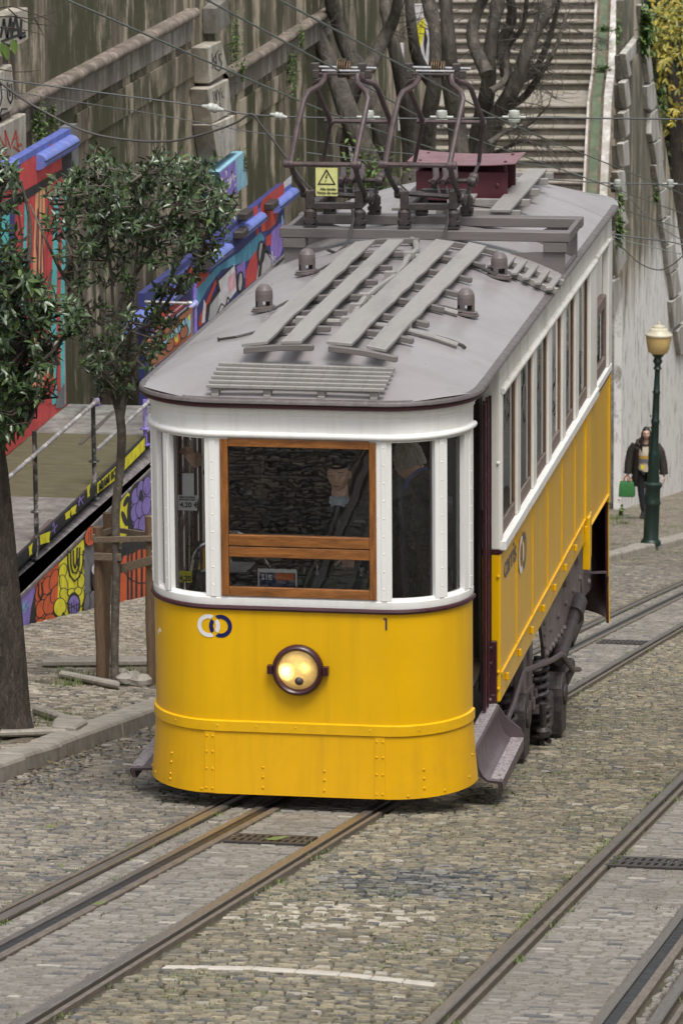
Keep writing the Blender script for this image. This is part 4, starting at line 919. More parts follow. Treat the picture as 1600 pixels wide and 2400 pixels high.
# ================================================================== PEOPLE
def head_mb(mb, c, yaw, tilt=0, s=1., mats=(0, 0)):
    """a head with brow, sockets, nose, lips, chin and ears, looking along -Y turned by yaw"""
    nu, nv = 40, 30; c = Vector(c); Rm = Matrix.Rotation(yaw, 3, 'Z') @ Matrix.Rotation(tilt, 3, 'X')
    g = lambda a, b: math.exp(-a*a/(2*b*b))
    vs = []; 
    for j in range(nv+1):
        th = math.pi*j/nv
        for i in range(nu):
            ph = 2*math.pi*i/nu
            x, y, z = .074*math.sin(th)*math.sin(ph), -.094*math.sin(th)*math.cos(ph), .118*math.cos(th)
            t = max(0, -z/.118); x *= 1-.26*t**2.0
            if y > 0 and z < 0: y *= 1-.35*t
            if y < 0:
                fr_ = min(1, -y/.05)
                d = .026*g(x, .010)*(g(z+.022, .014) if z < -.022 else g(z+.022, .030))
                d += .008*g(z-.032, .010)*g(x, .045) - .012*(g(x-.031, .014)+g(x+.031, .014))*g(z-.008, .012)
                d += .007*g(x, .020)*(g(z+.058, .005)+g(z+.072, .006)) - .004*g(x, .02)*g(z+.065, .003)+.010*g(x, .022)*g(z+.102, .014)+.005*(g(x-.045, .02)+g(x+.045, .02))*g(z+.025, .02)
                y -= d*fr_
            vs.append(c+Rm @ Vector((x, y, z))*s)
    fs = [(j*nu+i, j*nu+(i+1) % nu, (j+1)*nu+(i+1) % nu, (j+1)*nu+i) for j in range(nv) for i in range(nu)]
    mb.add(vs, fs)
    for sg in (-1, 1):
        vs = []
        for j in range(7):
            for i in range(8):
                th, ph = math.pi*j/6, 2*math.pi*i/8
                vs.append(c+Rm @ Vector((sg*(.076+.010*math.sin(th)*math.cos(ph)), .012+.016*math.sin(th)*math.sin(ph), -.005+.031*math.cos(th)))*s)
        mb.add(vs, [(j*8+i, j*8+(i+1) % 8, (j+1)*8+(i+1) % 8, (j+1)*8+i) for j in range(6) for i in range(8)])
    return Rm
def head_bits(par, c, Rm, s=1.):
    for sg in (-1, 1):
        mb = MB(); p = Vector(c)+Rm @ Vector((sg*.031, -.078, .008))*s
        mb.lathe([(.0, -.011), (.008, -.008), (.0115, 0), (.008, .008), (0, .011)], p, Rm @ Vector((0, -1, 0)), 12); e = mb.build('eye', M['eye'], par, True)
        mb = MB(); mb.lathe([(.0055, .008), (.004, .0112), (0, .0118)], p, Rm @ Vector((0, -1, .05)), 10); mb.build('iris', M['iris'], e, True)
        mb = MB(); q = Vector(c); mb.tube([q+Rm @ Vector((sg*a, -b_, h))*s for a, b_, h in ((.016, .094, .030), (.032, .092, .035), (.050, .080, .030))], [.0015, .0022, .001], 6); mb.build('eyebrow', M['hair_dark'], par, True)
    mb = MB(); q = Vector(c); mb.tube([q+Rm @ Vector((a, -b_, -.064))*s for a, b_ in ((-.022, .082), (-.010, .0935), (0, .095), (.010, .0935), (.022, .082))], [.002, .0045, .004, .0045, .002], 6); mb.build('mouth', M['lips'], par, True)
def hand_mb(mb, w, f, n, t, curl=1.0):
    """palm, four bent fingers and a thumb; w wrist, f finger direction, n palm side, t thumb side"""
    w, f, n, t = Vector(w), Vector(f).normalized(), Vector(n).normalized(), Vector(t).normalized()
    rings = []
    for d, wd, th in ((-.01, .026, .019), (.02, .034, .018), (.055, .041, .016), (.088, .041, .013), (.098, .03, .008)):
        rings.append([w+f*d+t*wd*math.cos(a)+n*th*math.sin(a) for a in np.linspace(0, 2*math.pi, 13)[:-1]])
    mb.loft(rings, close=True, caps=True)
    for k, (o, L) in enumerate(((.030, .078), (.010, .088), (-.010, .082), (-.030, .064))):
        p = w+f*.085+t*o; d = f.copy(); pts = [p]; rr = [.0095]
        for j, (fr_, ang) in enumerate(((.45, .35), (.32, .75), (.23, .55))):
            a = ang*curl; q = d*math.cos(a)+n*math.sin(a); ax = q; d = q.normalized(); p = p+d*L*fr_; pts.append(p); rr.append(.0090-.0012*j)
        pts.append(p+d*.004); rr.append(.003); mb.tube(pts, rr, 8)
    p = w+f*.025+t*.030; pts = [p, p+(f*.5+t*.8+n*.2).normalized()*.035, p+(f*.5+t*.8+n*.2).normalized()*.035+(f*.85+t*.25+n*.45).normalized()*.032]; pts.append(pts[-1]+(f*.7+n*.6).normalized()*.022); mb.tube(pts+[pts[-1]+(f*.7+n*.6).normalized()*.004], [.014, .0125, .0105, .009, .003], 8)
# driver, standing at the controls
DX, DY = .15, 1.0
drv = thing('person', 'driver in dark uniform and cap behind the front window of the tram', 'person', (DX, DY, .62))
fc = onY(774, 1093, .60); hc = Vector((fc.x, .93, fc.z))
hw_ = onY(797, 1285, .40); 
mb = MB(); Rm = head_mb(mb, hc, -.05, .06, .98)
mb.tube([hc+Vector((0, .03, -.07)), hc+Vector((0, .045, -.19))], [.052, .06], 12)
wr = Vector((hw_.x+.01, .72, hw_.z+.02)); hand_mb(mb, wr, (-.15, -.25, -.9), (-.5, -.75, .1), (-1, .1, .1), .8)
lw = onY(447, 1062, .89); lw.y = 1.15; hand_mb(mb, lw+Vector((.02, 0, -.02)), (-.55, -.15, .85), (-.3, -.9, 0), (.9, -.1, .4), .6)
body = mb.build('body', M['skin'], drv, True); head_bits(drv, hc, Rm, .98)
S_ = hc.z-.275; sx = hc.x
vv = [(sx, 1.02, 1.35), (sx, 1.03, 1.58), (sx, 1.0, S_-.05), (sx, .99, S_+.035), (sx+.15, 1.0, S_), (sx+.21, .99, S_-.045), (sx+.27, .95, S_-.27), (wr.x+.03, wr.y+.05, wr.z+.03), (sx-.15, 1.0, S_), (sx-.21, 1.0, S_-.03), (-.30, 1.08, S_-.05), (lw.x+.06, 1.14, lw.z-.04), (sx, 1.02, 1.0), (sx+.09, 1.02, .95), (sx-.09, 1.02, .95), (sx+.1, 1.02, .64), (sx-.1, 1.02, .64)]
ee = [(0, 1), (1, 2), (2, 3), (2, 4), (4, 5), (5, 6), (6, 7), (2, 8), (8, 9), (9, 10), (10, 11), (0, 12), (12, 13), (12, 14), (13, 15), (14, 16)]
rr = [(.17, .13), (.18, .13), (.16, .11), (.06, .06), (.085, .08), (.075, .07), (.058, .058), (.042, .04), (.085, .08), (.075, .07), (.055, .055), (.042, .04), (.16, .12), (.1, .1), (.1, .1), (.09, .09), (.09, .09)]
skin('uniform', vv, ee, rr, M['cloth_dark'], drv)
mb = MB()
for sg in (-1, 1): mb.prism([hc+Vector((sg*.004, -.052, -.20)), hc+Vector((sg*.055, -.04, -.145)), hc+Vector((sg*.062, -.01, -.155)), hc+Vector((sg*.045, -.058, -.215))], (0, .004, 0))
mb.tube([hc+Vector((0, -.02, -.15)), hc+Vector((0, -.015, -.19))], [.058, .066], 14); mb.build('shirt_collar', M['shirt'], drv, True)
mb = MB(); mb.prism([hc+Vector((-.014, -.06, -.185)), hc+Vector((.014, -.06, -.185)), hc+Vector((.02, -.085, -.33)), hc+Vector((0, -.09, -.36)), hc+Vector((-.02, -.085, -.33))], (0, .008, 0)); mb.build('tie', M['ink'], drv)
mb = MB(); cc = hc+Vector((0, .012, .074)); ax = Rm @ Vector((0, .08, 1)); mb.lathe([(.083, -.02), (.088, .0), (.09, .022), (.112, .052), (.108, .066), (.06, .078), (0, .08)], cc, ax, 24)
mb.loft([[cc+Rm @ Vector((.086*math.sin(a), -.088*math.cos(a), -.005)) for a in np.linspace(-1.0, 1.0, 11)], [cc+Rm @ Vector((.092*math.sin(a), -.088*math.cos(a)-.038*math.cos(a*1.5), -.014)) for a in np.linspace(-1.0, 1.0, 11)]]); mb.build('peaked_cap', M['cloth_dark'], drv, True)
mb = MB(); mb.lathe([(.082, 0), (.083, .03), (.07, .05)], hc+Vector((0, .02, .02)), (0, .1, 1), 20); mb.build('hair', M['hair_dark'], drv, True)
drv.location.y -= .26
# passenger bending forward at the right-hand window
ph = onY(938, 1062, .78); pas = thing('person', 'grey-haired passenger in black jacket turned away behind the right corner window', 'person', (ph.x+.1, 1.15, .62))
hc2 = Vector((ph.x-.01, 1.02, ph.z)); mb = MB(); Rm2 = head_mb(mb, hc2, R(-118), .35, 1.04); mb.tube([hc2+Vector((.05, .02, -.05)), hc2+Vector((.12, .04, -.17))], [.058, .07], 12); mb.build('body', M['skin'], pas, True); head_bits(pas, hc2, Rm2, 1.04)
mb = MB(); nu, nv = 26, 12; vs = []
for j in range(nv+1):
    for i in range(nu):
        th = math.pi*.62*j/nv; phi = 2*math.pi*i/nu; r = 1.10+.07*math.sin(7*phi+j)+.04*math.sin(13*phi)
        v = Vector((.078*math.sin(th)*math.sin(phi)*r, .100*math.sin(th)*math.cos(phi)*r+.018, .122*math.cos(th)*r+.006))
        if v.y < -.055 and v.z < .05: v.y = -.055
        vs.append(hc2+Rm2 @ v*1.04)
mb.add(vs, [(j*nu+i, j*nu+(i+1) % nu, (j+1)*nu+(i+1) % nu, (j+1)*nu+i) for j in range(nv) for i in range(nu)]); mb.build('hair', M['hair_grey'], pas, True)
px_ = ph.x
vv = [(px_+.10, 1.2, 1.25), (px_+.12, 1.16, 1.55), (px_+.13, 1.12, 1.80), (px_+.10, 1.07, 1.97), (px_-.10, 1.06, 1.86), (px_-.18, .98, 1.62), (px_-.14, .80, 1.50), (px_+.30, 1.1, 1.88), (px_+.33, 1.0, 1.6), (px_+.22, .82, 1.5), (px_+.1, 1.2, 1.0), (px_+.1, 1.2, .64), (px_+.17, 1.08, 2.04), (px_+.09, 1.05, 2.075)]
ee = [(0, 1), (1, 2), (2, 3), (2, 4), (4, 5), (5, 6), (2, 7), (7, 8), (8, 9), (0, 10), (10, 11), (3, 12), (12, 13)]
skin('jacket', vv, ee, [(.19, .16), (.20, .16), (.18, .14), (.085, .08), (.1, .1), (.08, .08), (.06, .06), (.1, .1), (.08, .08), (.06, .06), (.17, .15), (.12, .12), (.10, .10), (.065, .07)], M['cloth_black'], pas)
mb = MB(); mb.tube([hc2+Vector((.055, .01, -.075)), hc2+Vector((.10, .03, -.13)), hc2+Vector((.16, .05, -.24))], [.072, .092, .12], 14); mb.build('jacket_collar', M['cloth_black'], pas, True)
mb = MB(); mb.tube([onY(x, y, .62)+Vector((0, .28, 0)) for x, y in ((925, 1125), (938, 1100), (958, 1085), (975, 1080))], .012, 8); mb.build('lanyard_strap', M['p_blue'], pas, True)
pas.location.y -= .22
# woman on the pavement
wg = ground(1478, 1187, .1); W0 = Vector((wg.x, wg.y, wg.z)); hgt = 1.68
wom = thing('person', 'woman in dark quilted coat with fur hood walking beside the street lamp', 'person', W0)
def wp_(x, y, z): return W0+Vector((x, y, z))
hcw = wp_(.03, 0, hgt-.125); mb = MB(); Rmw = head_mb(mb, hcw, .12, .05, .98); mb.tube([hcw+Vector((0, .02, -.06)), wp_(.02, .03, 1.30)], [.05, .06], 12)
hand_mb(mb, wp_(-.30, -.02, .78), (0, -.05, -1), (.9, 0, 0), (0, -1, 0), .9); hand_mb(mb, wp_(.36, .0, .78), (.05, -.05, -1), (-.9, 0, 0), (0, -1, 0), .5)
mb.build('body', M['skin_pale'], wom, True); head_bits(wom, hcw, Rmw, .98)
skin('trousers', [wp_(.02, .03, .95), wp_(-.07, .03, .86), wp_(-.06, .02, .48), wp_(-.02, .03, .10), wp_(.11, .03, .86), wp_(.13, .09, .48), wp_(.12, .16, .12)], [(0, 1), (1, 2), (2, 3), (0, 4), (4, 5), (5, 6)], [(.13, .11), (.095, .1), (.065, .07), (.05, .05), (.095, .1), (.065, .07), (.05, .05)], M['trousers'], wom)
for x, y in ((-.02, .0), (.12, .14)):
    mb = MB(); mb.loft([[wp_(x+a*w, y+dy, h) for a, h in ((-1, .0), (1, 0), (1, t_*.6), (.5, t_), (-.5, t_), (-1, t_*.6))] for dy, w, t_ in ((-.19, .02, .03), (-.15, .042, .055), (-.05, .045, .08), (.03, .042, .13), (.07, .035, .13))], close=True, caps=True); mb.build('shoe', M['shoe'], wom, True)
mb = MB(); rings = [[wp_(.02+rx*math.sin(a), .02-ry*math.cos(a), z) for a in np.linspace(0, 2*math.pi, 17)[:-1]] for z, rx, ry in ((.86, .155, .115), (1.0, .15, .115), (1.15, .155, .12), (1.28, .15, .11), (1.36, .09, .07))]; mb.loft(rings, close=True, caps=True); mb.build('sweater', M['sweater'], wom, True)
for nm, z0, z1, m in (('mustard_band', 1.10, 1.16, 'mustard'), ('grey_band', 1.03, 1.095, 'greyband')):
    mb = MB(); mb.loft([[wp_(.02+.158*math.sin(a), .02-.124*math.cos(a), z) for a in np.linspace(-1, 1, 9)] for z in (z0, z1)]); mb.build(nm, M[m], wom, True)
mb = MB(); rings = []
for z, rx, ry in ((.58, .24, .17), (.68, .25, .18), (.78, .245, .18), (.9, .235, .175), (1.02, .225, .17), (1.14, .22, .165), (1.25, .215, .155), (1.33, .19, .13), (1.385, .12, .09)):
    q = .006*math.sin(z*52); rings.append([wp_(.02+(rx+q)*math.sin(a), .03-(ry+q)*math.cos(a), z) for a in np.linspace(.52, 2*math.pi-.52, 25)])
    rings.append([wp_(.02+(rx+.012)*math.sin(a), .03-(ry+.012)*math.cos(a), z+.035) for a in np.linspace(.52, 2*math.pi-.52, 25)])
mb.loft(rings)
for sg, pts in ((-1, ((-.17, .03, 1.33), (-.245, .03, 1.22), (-.285, .02, 1.0), (-.30, .0, .80))), (1, ((.21, .03, 1.33), (.285, .03, 1.22), (.335, .03, 1.0), (.36, .01, .80)))):
    P = [wp_(*pts[0])]; rr = [.085]
    for a, b in zip(pts, pts[1:]):
        for k in range(1, 7): P.append(wp_(*[a[i]+(b[i]-a[i])*k/6 for i in range(3)])); rr.append(.078+.008*(k % 2)-.02*max(0, 1.1-P[-1].z+W0.z))
    mb.tube(P, rr, 12)
mb.build('coat', M['coat'], wom, True)
mb = MB(); mb.tube([wp_(.02+.15*math.sin(a), .05-.13*math.cos(a), 1.37+.05*math.cos(a)*-1) for a in np.linspace(.55, 2*math.pi-.55, 16)], [.05+.01*math.sin(i*3.1) for i in range(16)], 8); mb.build('fur_hood', M['fur'], wom, True)
mb = MB(); nu, nv = 24, 12; vs = []
for j in range(nv+1):
    for i in range(nu):
        th = math.pi*.75*j/nv; phi = 2*math.pi*i/nu; v = Vector((.082*math.sin(th)*math.sin(phi), .102*math.sin(th)*math.cos(phi)+.012, .126*math.cos(th)+.004))
        if v.y < -.04 and v.z < .062: v.y = -.04
        if v.z < -.02: v.x *= 1.05
        vs.append(hcw+Rmw @ v)
mb.add(vs, [(j*nu+i, j*nu+(i+1) % nu, (j+1)*nu+(i+1) % nu, (j+1)*nu+i) for j in range(nv) for i in range(nu)])
for sg in (-1, 1): mb.tube([hcw+Vector((sg*.07, -.02, .03)), hcw+Vector((sg*.078, -.03, -.08)), hcw+Vector((sg*.075, -.08, -.2)), hcw+Vector((sg*.07, -.1, -.3))], [.02, .026, .022, .01], 8)
mb.build('hair', M['hair_dark'], wom, True)
mb = MB(); mb.tube([wp_(.02+.06*math.sin(a), .0-.06*math.cos(a), 1.345) for a in np.linspace(-2, 2, 9)], .022, 8); mb.build('scarf', M['ink'], wom, True)
mb = MB(); mb.box(W0.x-.05, W0.x+.01, W0.y-.15, W0.y-.145, W0.z+.92, W0.z+1.0); mb.build('badge', M['sticker'], wom)
# her shopping bag
bgc = wp_(-.315, -.03, .38); bag = thing('shopping_bag', 'green shopping bag with tan handles held by the woman', 'bag', bgc)
mb = MB(); mb.loft([[bgc+Vector((sx_*w, sy_*d, z)) for sx_, sy_ in ((-1, -1), (1, -1), (1.0, 1), (-1, 1))] for z, w, d in ((.0, .135, .07), (.02, .145, .075), (.18, .14, .07), (.285, .125, .045))], close=True, caps=True); mb.build('bag_body', M['bag'], bag, True, .01)
for dy in (-.035, .035):
    mb = MB(); mb.tube([bgc+Vector((x, dy, z)) for x, z in ((-.06, .27), (-.05, .34), (0, .40), (.05, .34), (.06, .27))], .012, 6); mb.build('handle', M['strap_tan'], bag, True)
# ================================================================== THE STREET
def drift(y): return .0003*max(0, y-8)**2
def sheet(name, xs, ys, off, m, dr=False):
    mb = MB(); mb.loft([[(x+(drift(y) if dr else 0), y, gz(y)+off) for x in xs] for y in ys]); return struct(mb.build(name, m))
def lin(a, b, n): return list(np.linspace(a, b, n))
sheet('ground', lin(-60, 60, 9), lin(-70, 190, 14), -.30, M['mud'])
SY0, SY1 = -13., 36.
sheet('street_joints', [-2.4, 4.6], lin(SY0, SY1, 12), -.022, M['soil'])
sheet('road', [-2.4, 10.4], lin(-70, SY0, 6), 0, M['road']); sheet('road', [4.55, 10.4], lin(SY0, SY1, 6), 0, M['road']); sheet('road', [-2.4, 10.4], lin(SY1, 150, 12), 0, M['road'])
KX = [(-70, -2.33), (22, -2.33), (30, -2.2), (36, -1.95), (40, -1.75), (44, -1.45), (50, -1.2), (60, -1.1), (80, -1.1), (140, -1.1)]
kx = lambda y: float(np.interp(y, [a for a, b in KX], [b for a, b in KX]))
mb = MB(); ysk = lin(-70, 24, 10)+lin(26, 60, 12)+lin(70, 140, 4)
mb.loft([[(-30, y, gz(y)+.085), (kx(y)-.23, y, gz(y)+.085)] for y in ysk]); struct(mb.build('pavement', M['pave']))
mb = MB(); y = -20.
while y < 62:
    L = random.uniform(.9, 1.5); a, b = y, y+L-.012; o0, o1 = random.uniform(-.01, .01), random.uniform(-.01, .01); w = .24 if y < 40 else .3
    h0, h1 = .125+random.uniform(-.01, .01), .125+random.uniform(-.01, .01); xa, xb = kx(a)+o0, kx(b)+o1
    P = [(xa-w, a, gz(a)+h0), (xa-.02, a, gz(a)+h0), (xa, a, gz(a)+h0-.03), (xa+.015, a, gz(a)-.06), (xa-w, a, gz(a)-.06)]
    Q = [(xb-w, b, gz(b)+h1), (xb-.02, b, gz(b)+h1), (xb, b, gz(b)+h1-.03), (xb+.015, b, gz(b)-.06), (xb-w, b, gz(b)-.06)]
    mb.loft([P, Q], close=True, caps=True); y += L
struct(mb.build('kerb', M['stone'], None, False, .012))
# --- setts: one stone after another in rows
class Stones:
    def __init__(s): s.v = []; s.f = []; s.c = []
    def stone(s, cx, cy, w, d, z, rot, tone, inset=.010, rough=1.):
        ca, sa = math.cos(rot), math.sin(rot); o = len(s.v); tx, ty = random.gauss(0, .035*rough), random.gauss(0, .055*rough); jj = [(random.gauss(0, .009*rough), random.gauss(0, .008*rough)) for _ in range(4)]
        for lvl in (0, 1, 2):
            for a, b in ((-1, -1), (1, -1), (1, 1), (-1, 1)):
                i = 0 if lvl == 0 else (.003 if lvl == 1 else inset)
                x = a*(w/2-i)+jj[(a+1)+(b+1)//2][0]; y = b*(d/2-i)+jj[(a+1)+(b+1)//2][1]
                X, Y = cx+x*ca-y*sa, cy+x*sa+y*ca
                s.v.append((X, Y, gz(Y)+(-.05 if lvl == 0 else z-(.012 if lvl == 1 else 0)+x*tx+y*ty)))
        for l in (0, 4):
            for k in range(4): s.f.append((o+l+k, o+l+(k+1) % 4, o+l+4+(k+1) % 4, o+l+4+k)); s.c.append(tone)
        s.f.append((o+8, o+9, o+10, o+11)); s.c.append(tone)
    def build(s, name, m):
        me = bpy.data.meshes.new(name); me.from_pydata(s.v, [], s.f); me.materials.append(m)
        at = me.attributes.new('tone', 'FLOAT_COLOR', 'FACE'); at.data.foreach_set('color', np.array([t+(1,) for t in s.c], dtype=np.float32).ravel())
        me.polygons.foreach_set('use_smooth', [False]*len(me.polygons)); o = bpy.data.objects.new(name, me); COL.objects.link(o); return o
def seen(x, y, m=140):
    px, py = proj((x, y, gz(y))); return (-m if y > 4 else -900) < px < 1568+(500 if y < -6 else 750) and 1050 < py < 2352+560
GREY = [(.225, .206, .182), (.247, .227, .20), (.205, .188, .165), (.272, .252, .224), (.23, .209, .18)]
TAN = [(.240, .205, .140), (.285, .243, .165), (.205, .180, .126), (.170, .154, .116), (.325, .282, .20), (.222, .200, .155), (.150, .140, .112)]
ROUGH = [(.245, .215, .172), (.28, .246, .193), (.20, .184, .158), (.155, .148, .136), (.33, .292, .234), (.215, .189, .149), (.178, .166, .15)]
SAND = [(.27, .232, .178), (.31, .27, .215), (.225, .195, .152), (.37, .33, .27), (.19, .165, .13)]
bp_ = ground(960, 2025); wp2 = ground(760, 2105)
GR = [(ground(622, 1930), .26, .20), (ground(1500, 1984), .27, .22), (ground(1432, 1476), .27, .25)]
def tone_at(pal, x, y, wild=.18):
    n = mnoise.noise(Vector((x*.8, y*.45, 3.1))); n2 = mnoise.noise(Vector((x*2.1, y*1.6, 9.7)))
    c = random.choice(pal); k = (1+.20*n+.12*n2)*random.uniform(1-wild, 1+wild)
    if random.random() < .012+.045*max(0, n2): c = (.42, .385, .33); k = random.uniform(.85, 1.1)
    elif random.random() < .05: c = (.12, .118, .118); k = 1
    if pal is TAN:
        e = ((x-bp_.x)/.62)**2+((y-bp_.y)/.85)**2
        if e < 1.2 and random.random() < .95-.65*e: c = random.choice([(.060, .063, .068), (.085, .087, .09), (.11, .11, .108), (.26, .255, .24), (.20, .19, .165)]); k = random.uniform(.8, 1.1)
        e = ((x-wp2.x)/.55)**2+((y-wp2.y)/.75)**2
        if e < 1 and random.random() < .22: c = random.choice([(.48, .43, .35), (.50, .46, .38)]); k = random.uniform(.9, 1.1)
    return tuple(min(.62, v*k) for v in c)
def field(x0, x1, y0, y1, pal, wd, dp, arc=0., wild=.18, st=None, hz=0., bumpy=.006, skip=None, usedrift=True, rough=1., gap=.012):
    y = y0; r = 0
    while y < y1:
        d = random.uniform(*dp); x = x0+random.uniform(0, .03)
        ph = mnoise.noise(Vector((0, y*.35, 5)))*.05
        while x < x1-.02:
            w = min(random.uniform(*wd), x1-x); 
            if x1-x-w < .04: w = x1-x
            cx = x+w/2; t = (cx-(x0+x1)/2)/((x1-x0)/2); yo = arc*(1-t*t)+ph*math.sin(cx*2.2+y)+random.gauss(0, .008)
            cy = y+yo; X = cx+(drift(cy) if usedrift else 0)
            if seen(X, cy) and w > .03 and not (skip and skip(X, cy)):
                tn = tone_at(pal, X, cy, wild)
                st.stone(X, cy, w-gap*random.uniform(.6, 1.4), d-gap*random.uniform(.7, 1.3), hz+random.uniform(-bumpy, bumpy), -2*arc*t/((x1-x0)/2)*.9+random.gauss(0, .07*rough), tn, .007, rough)
            x += w
        y += d; r += 1
def on_grate(x, y): return any(abs(x-g.x) < a and abs(y-g.y) < b for g, a, b in GR)
ml = [ground(375, 2221), ground(580, 2224), ground(780, 2237), ground(1000, 2262)]
def on_line(x, y): return ml[0].x < x < ml[3].x and abs(y-np.interp(x, [p.x for p in ml], [p.y for p in ml])) < .06
for a, b in ((-.475, -.30), (-.14, .395), (2.335, 2.92)):
    sheet('dusty_joints', [a, b], lin(SY0, SY1, 40), -.0075, M['dust'], True)
st = Stones()
field(-2.32, -.635, SY0, SY1, ROUGH, (.06, .12), (.044, .068), .05, .16, st, 0, .006, None, True, .9, .012)
field(-.475, -.285, SY0, SY1, GREY, (.08, .11), (.08, .10), 0, .09, st, -.002, .003, None, True, .5, .010)
field(-.16, .395, SY0, SY1, GREY, (.085, .14), (.062, .085), .0, .09, st, -.003, .003, on_grate, True, .5, .010)
field(.565, 2.165, SY0, SY1, TAN, (.055, .105), (.038, .058), .16, .18, st, 0, .005, lambda x, y: on_line(x, y), True, .8, .012)
field(2.335, 2.925, SY0, SY1, GREY, (.085, .14), (.062, .085), .0, .09, st, -.003, .003, on_grate, True, .5, .010)
field(3.10, 3.165, SY0, SY1, GREY, (.06, .07), (.09, .12), 0, .1, st); field(3.33, 4.55, SY0, SY1, TAN, (.085, .14), (.08, .11), .1, .16, st)
struct(st.build('street_setts', M['setts']))
st = Stones()
def in_pit(x, y): return any(abs(x-a) < ha and abs(y-b) < hb for a, b, ha, hb in PITS)
tg = ground(35, 1690, .09); yg = ground(265, 1565, .09)
PITS = [(tg.x, tg.y+.1, .50, .62), (yg.x-.05, yg.y+.15, .62, .60)]
field(-6.0, -2.57, -12, 14.5, SAND, (.07, .12), (.058, .088), .08, .16, st, .085, .006, in_pit, False)
field(-5.95, -2.57, 14.5, 24, SAND, (.07, .12), (.06, .09), .08, .14, st, .085, .006, in_pit, False)
struct(st.build('pavement_setts', M['setts']))
mb = MB(); mb.loft([[(-6.05, y, gz(y)+.066), (-2.55, y, gz(y)+.066)] for y in lin(-13, 24, 8)])
struct(mb.build('pavement_joints', M['soil']))
for nm in ('pavement',):                                   # the sheet lies lower where stones are laid
    o = bpy.data.objects[nm]
    for v in o.data.vertices: v.co.z -= .03
# kerb-edge strip of pale stones set in the paving
mb = MB()
for i in range(3):
    a, b = ml[i], ml[i+1]; d = (b-a); n = 2 if i < 2 else 3
    for k in range(n):
        p, q = a+d*(k/n+.004), a+d*((k+1)/n-.004); w = .052
        mb.loft([[(c.x, c.y-w, gz(c.y-w)+.004), (c.x, c.y+w, gz(c.y+w)+.004), (c.x, c.y+w, gz(c.y)-.05), (c.x, c.y-w, gz(c.y)-.05)] for c in (p, q)], close=True, caps=True)
struct(mb.build('marking_line', M['stone_pale'], None, False, .006))
# --- rails
def rail(name, X, kind, flip, label, cat='rail', y0=-26, y1=92):
    ys = lin(y0, 8, 8)+lin(10, y1, 34); f = -1 if flip else 1
    mb = MB()
    def ext(prof, mi):
        mb.m = mi; mb.loft([[(X+drift(y)+f*a, y, gz(y)+z) for a, z in prof] for y in ys], close=True, caps=True)
    if kind == 'groove':
        ext([(-.066, -.06), (-.064, .008), (-.056, .013), (-.008, .014), (.000, .008), (.002, -.06)], 0)
        ext([(.003, -.06), (.003, -.024), (.030, -.022), (.030, -.06)], 1)
        ext([(.031, -.06), (.031, .004), (.036, .008), (.062, .006), (.066, -.06)], 1)
    else:
        ext([(-.085, -.06), (-.085, .008), (-.076, .012), (-.032, .012), (-.028, -.06)], 0)
        ext([(-.0275, -.06), (-.0275, .0035), (.0275, .0035), (.0275, -.06)], 2)  # flush black fill, stands in for the slot's shaded depth
        ext([(.028, -.06), (.032, .010), (.066, .010), (.076, .006), (.078, -.06)], 1)
    return tag(mb.build(name, [M['rail_top'], M['rail_rust'], M['slot_black']], None), label, cat, 'rails of the funicular tracks')
rail('rail', -.555, 'groove', True, 'grooved steel rail under the tram, nearest the kerb')
rail('cable_slot_rail', -.222, 'slot', False, 'black cable slot between two steel bars under the tram')
rail('rail', .478, 'groove', False, 'grooved rail under the tram, on the side of the empty second track')
rail('rail', 2.25, 'groove', False, 'grey steel rail of the empty second track, bordering the tan cobbles')
rail('cable_slot_rail', 3.015, 'slot', False, 'black cable slot of the empty second track at lower right')
rail('rail', 3.24, 'groove', False, 'rusty rail in the bottom right corner beyond the second cable slot')
for (g, a, b), lb in zip(GR, ('iron drain grate between the rails before the tram with a fallen leaf', 'iron drain grate beside the bare second track', 'small iron drain grate between the rails beyond the tram')):
    mb = MB(); n = 11
    for k in range(n): x = g.x-a+2*a*(k+.5)/n; mb.beam((x, g.y-b, gz(g.y-b)+.0), (x, g.y+b, gz(g.y+b)+.0), 2*a/n*.55, .02)
    for yy in (g.y-b, g.y, g.y+b): mb.beam((g.x-a, yy, gz(yy)), (g.x+a, yy, gz(yy)), .03, .022)
    tag(mb.build('drain_grate', M['grate']), lb, 'drain grate', 'drain grates in the street')
# fallen leaves
def leaf(mb, p, d, n, L, W, tint, fold=.22, droop=.25):
    d = Vector(d).normalized(); n = Vector(n); n = (n-d*n.dot(d)); n = n.normalized() if n.length > 1e-4 else d.orthogonal().normalized(); s = d.cross(n); p = Vector(p)
    m1 = p+d*L*.42-n*W*fold; l1 = p+d*L*.38+s*W*.5+n*0; r1 = p+d*L*.38-s*W*.5; t = p+d*L-n*L*droop; l2 = p+d*L*.72+s*W*.33-n*L*droop*.45; r2 = p+d*L*.72-s*W*.33-n*L*droop*.45; m2 = p+d*L*.75-n*(W*fold*.7+L*droop*.5)
    mb.add([p, r1, m1, l1, r2, m2, l2, t], [(0, 1, 2), (0, 2, 3), (1, 4, 5, 2), (3, 2, 5, 6), (4, 7, 5), (6, 5, 7)], tint)
def one_leaf(px, py, L, ang, t, label):
    g = ground(px, py); mb = MB(); mb.has_t = True; leaf(mb, g+Vector((0, 0, .02)), (math.cos(ang), math.sin(ang)*.9, -.0), (0, 0, 1), L, L*.34, t, -.25, -.12)
    tag(mb.build('fallen_leaf', M['leaf_green']), label, 'leaf', 'leaves fallen on the street')
one_leaf(606, 1934, .16, .15, .75, 'pale green fallen leaf lying on the drain grate')
one_leaf(107, 1908, .10, 1.2, .8, 'yellow-green fallen leaf on cobbles below the kerb, larger of two')
one_leaf(210, 2084, .09, .3, .7, 'small green fallen leaf beside the cable slot in front of the tram')
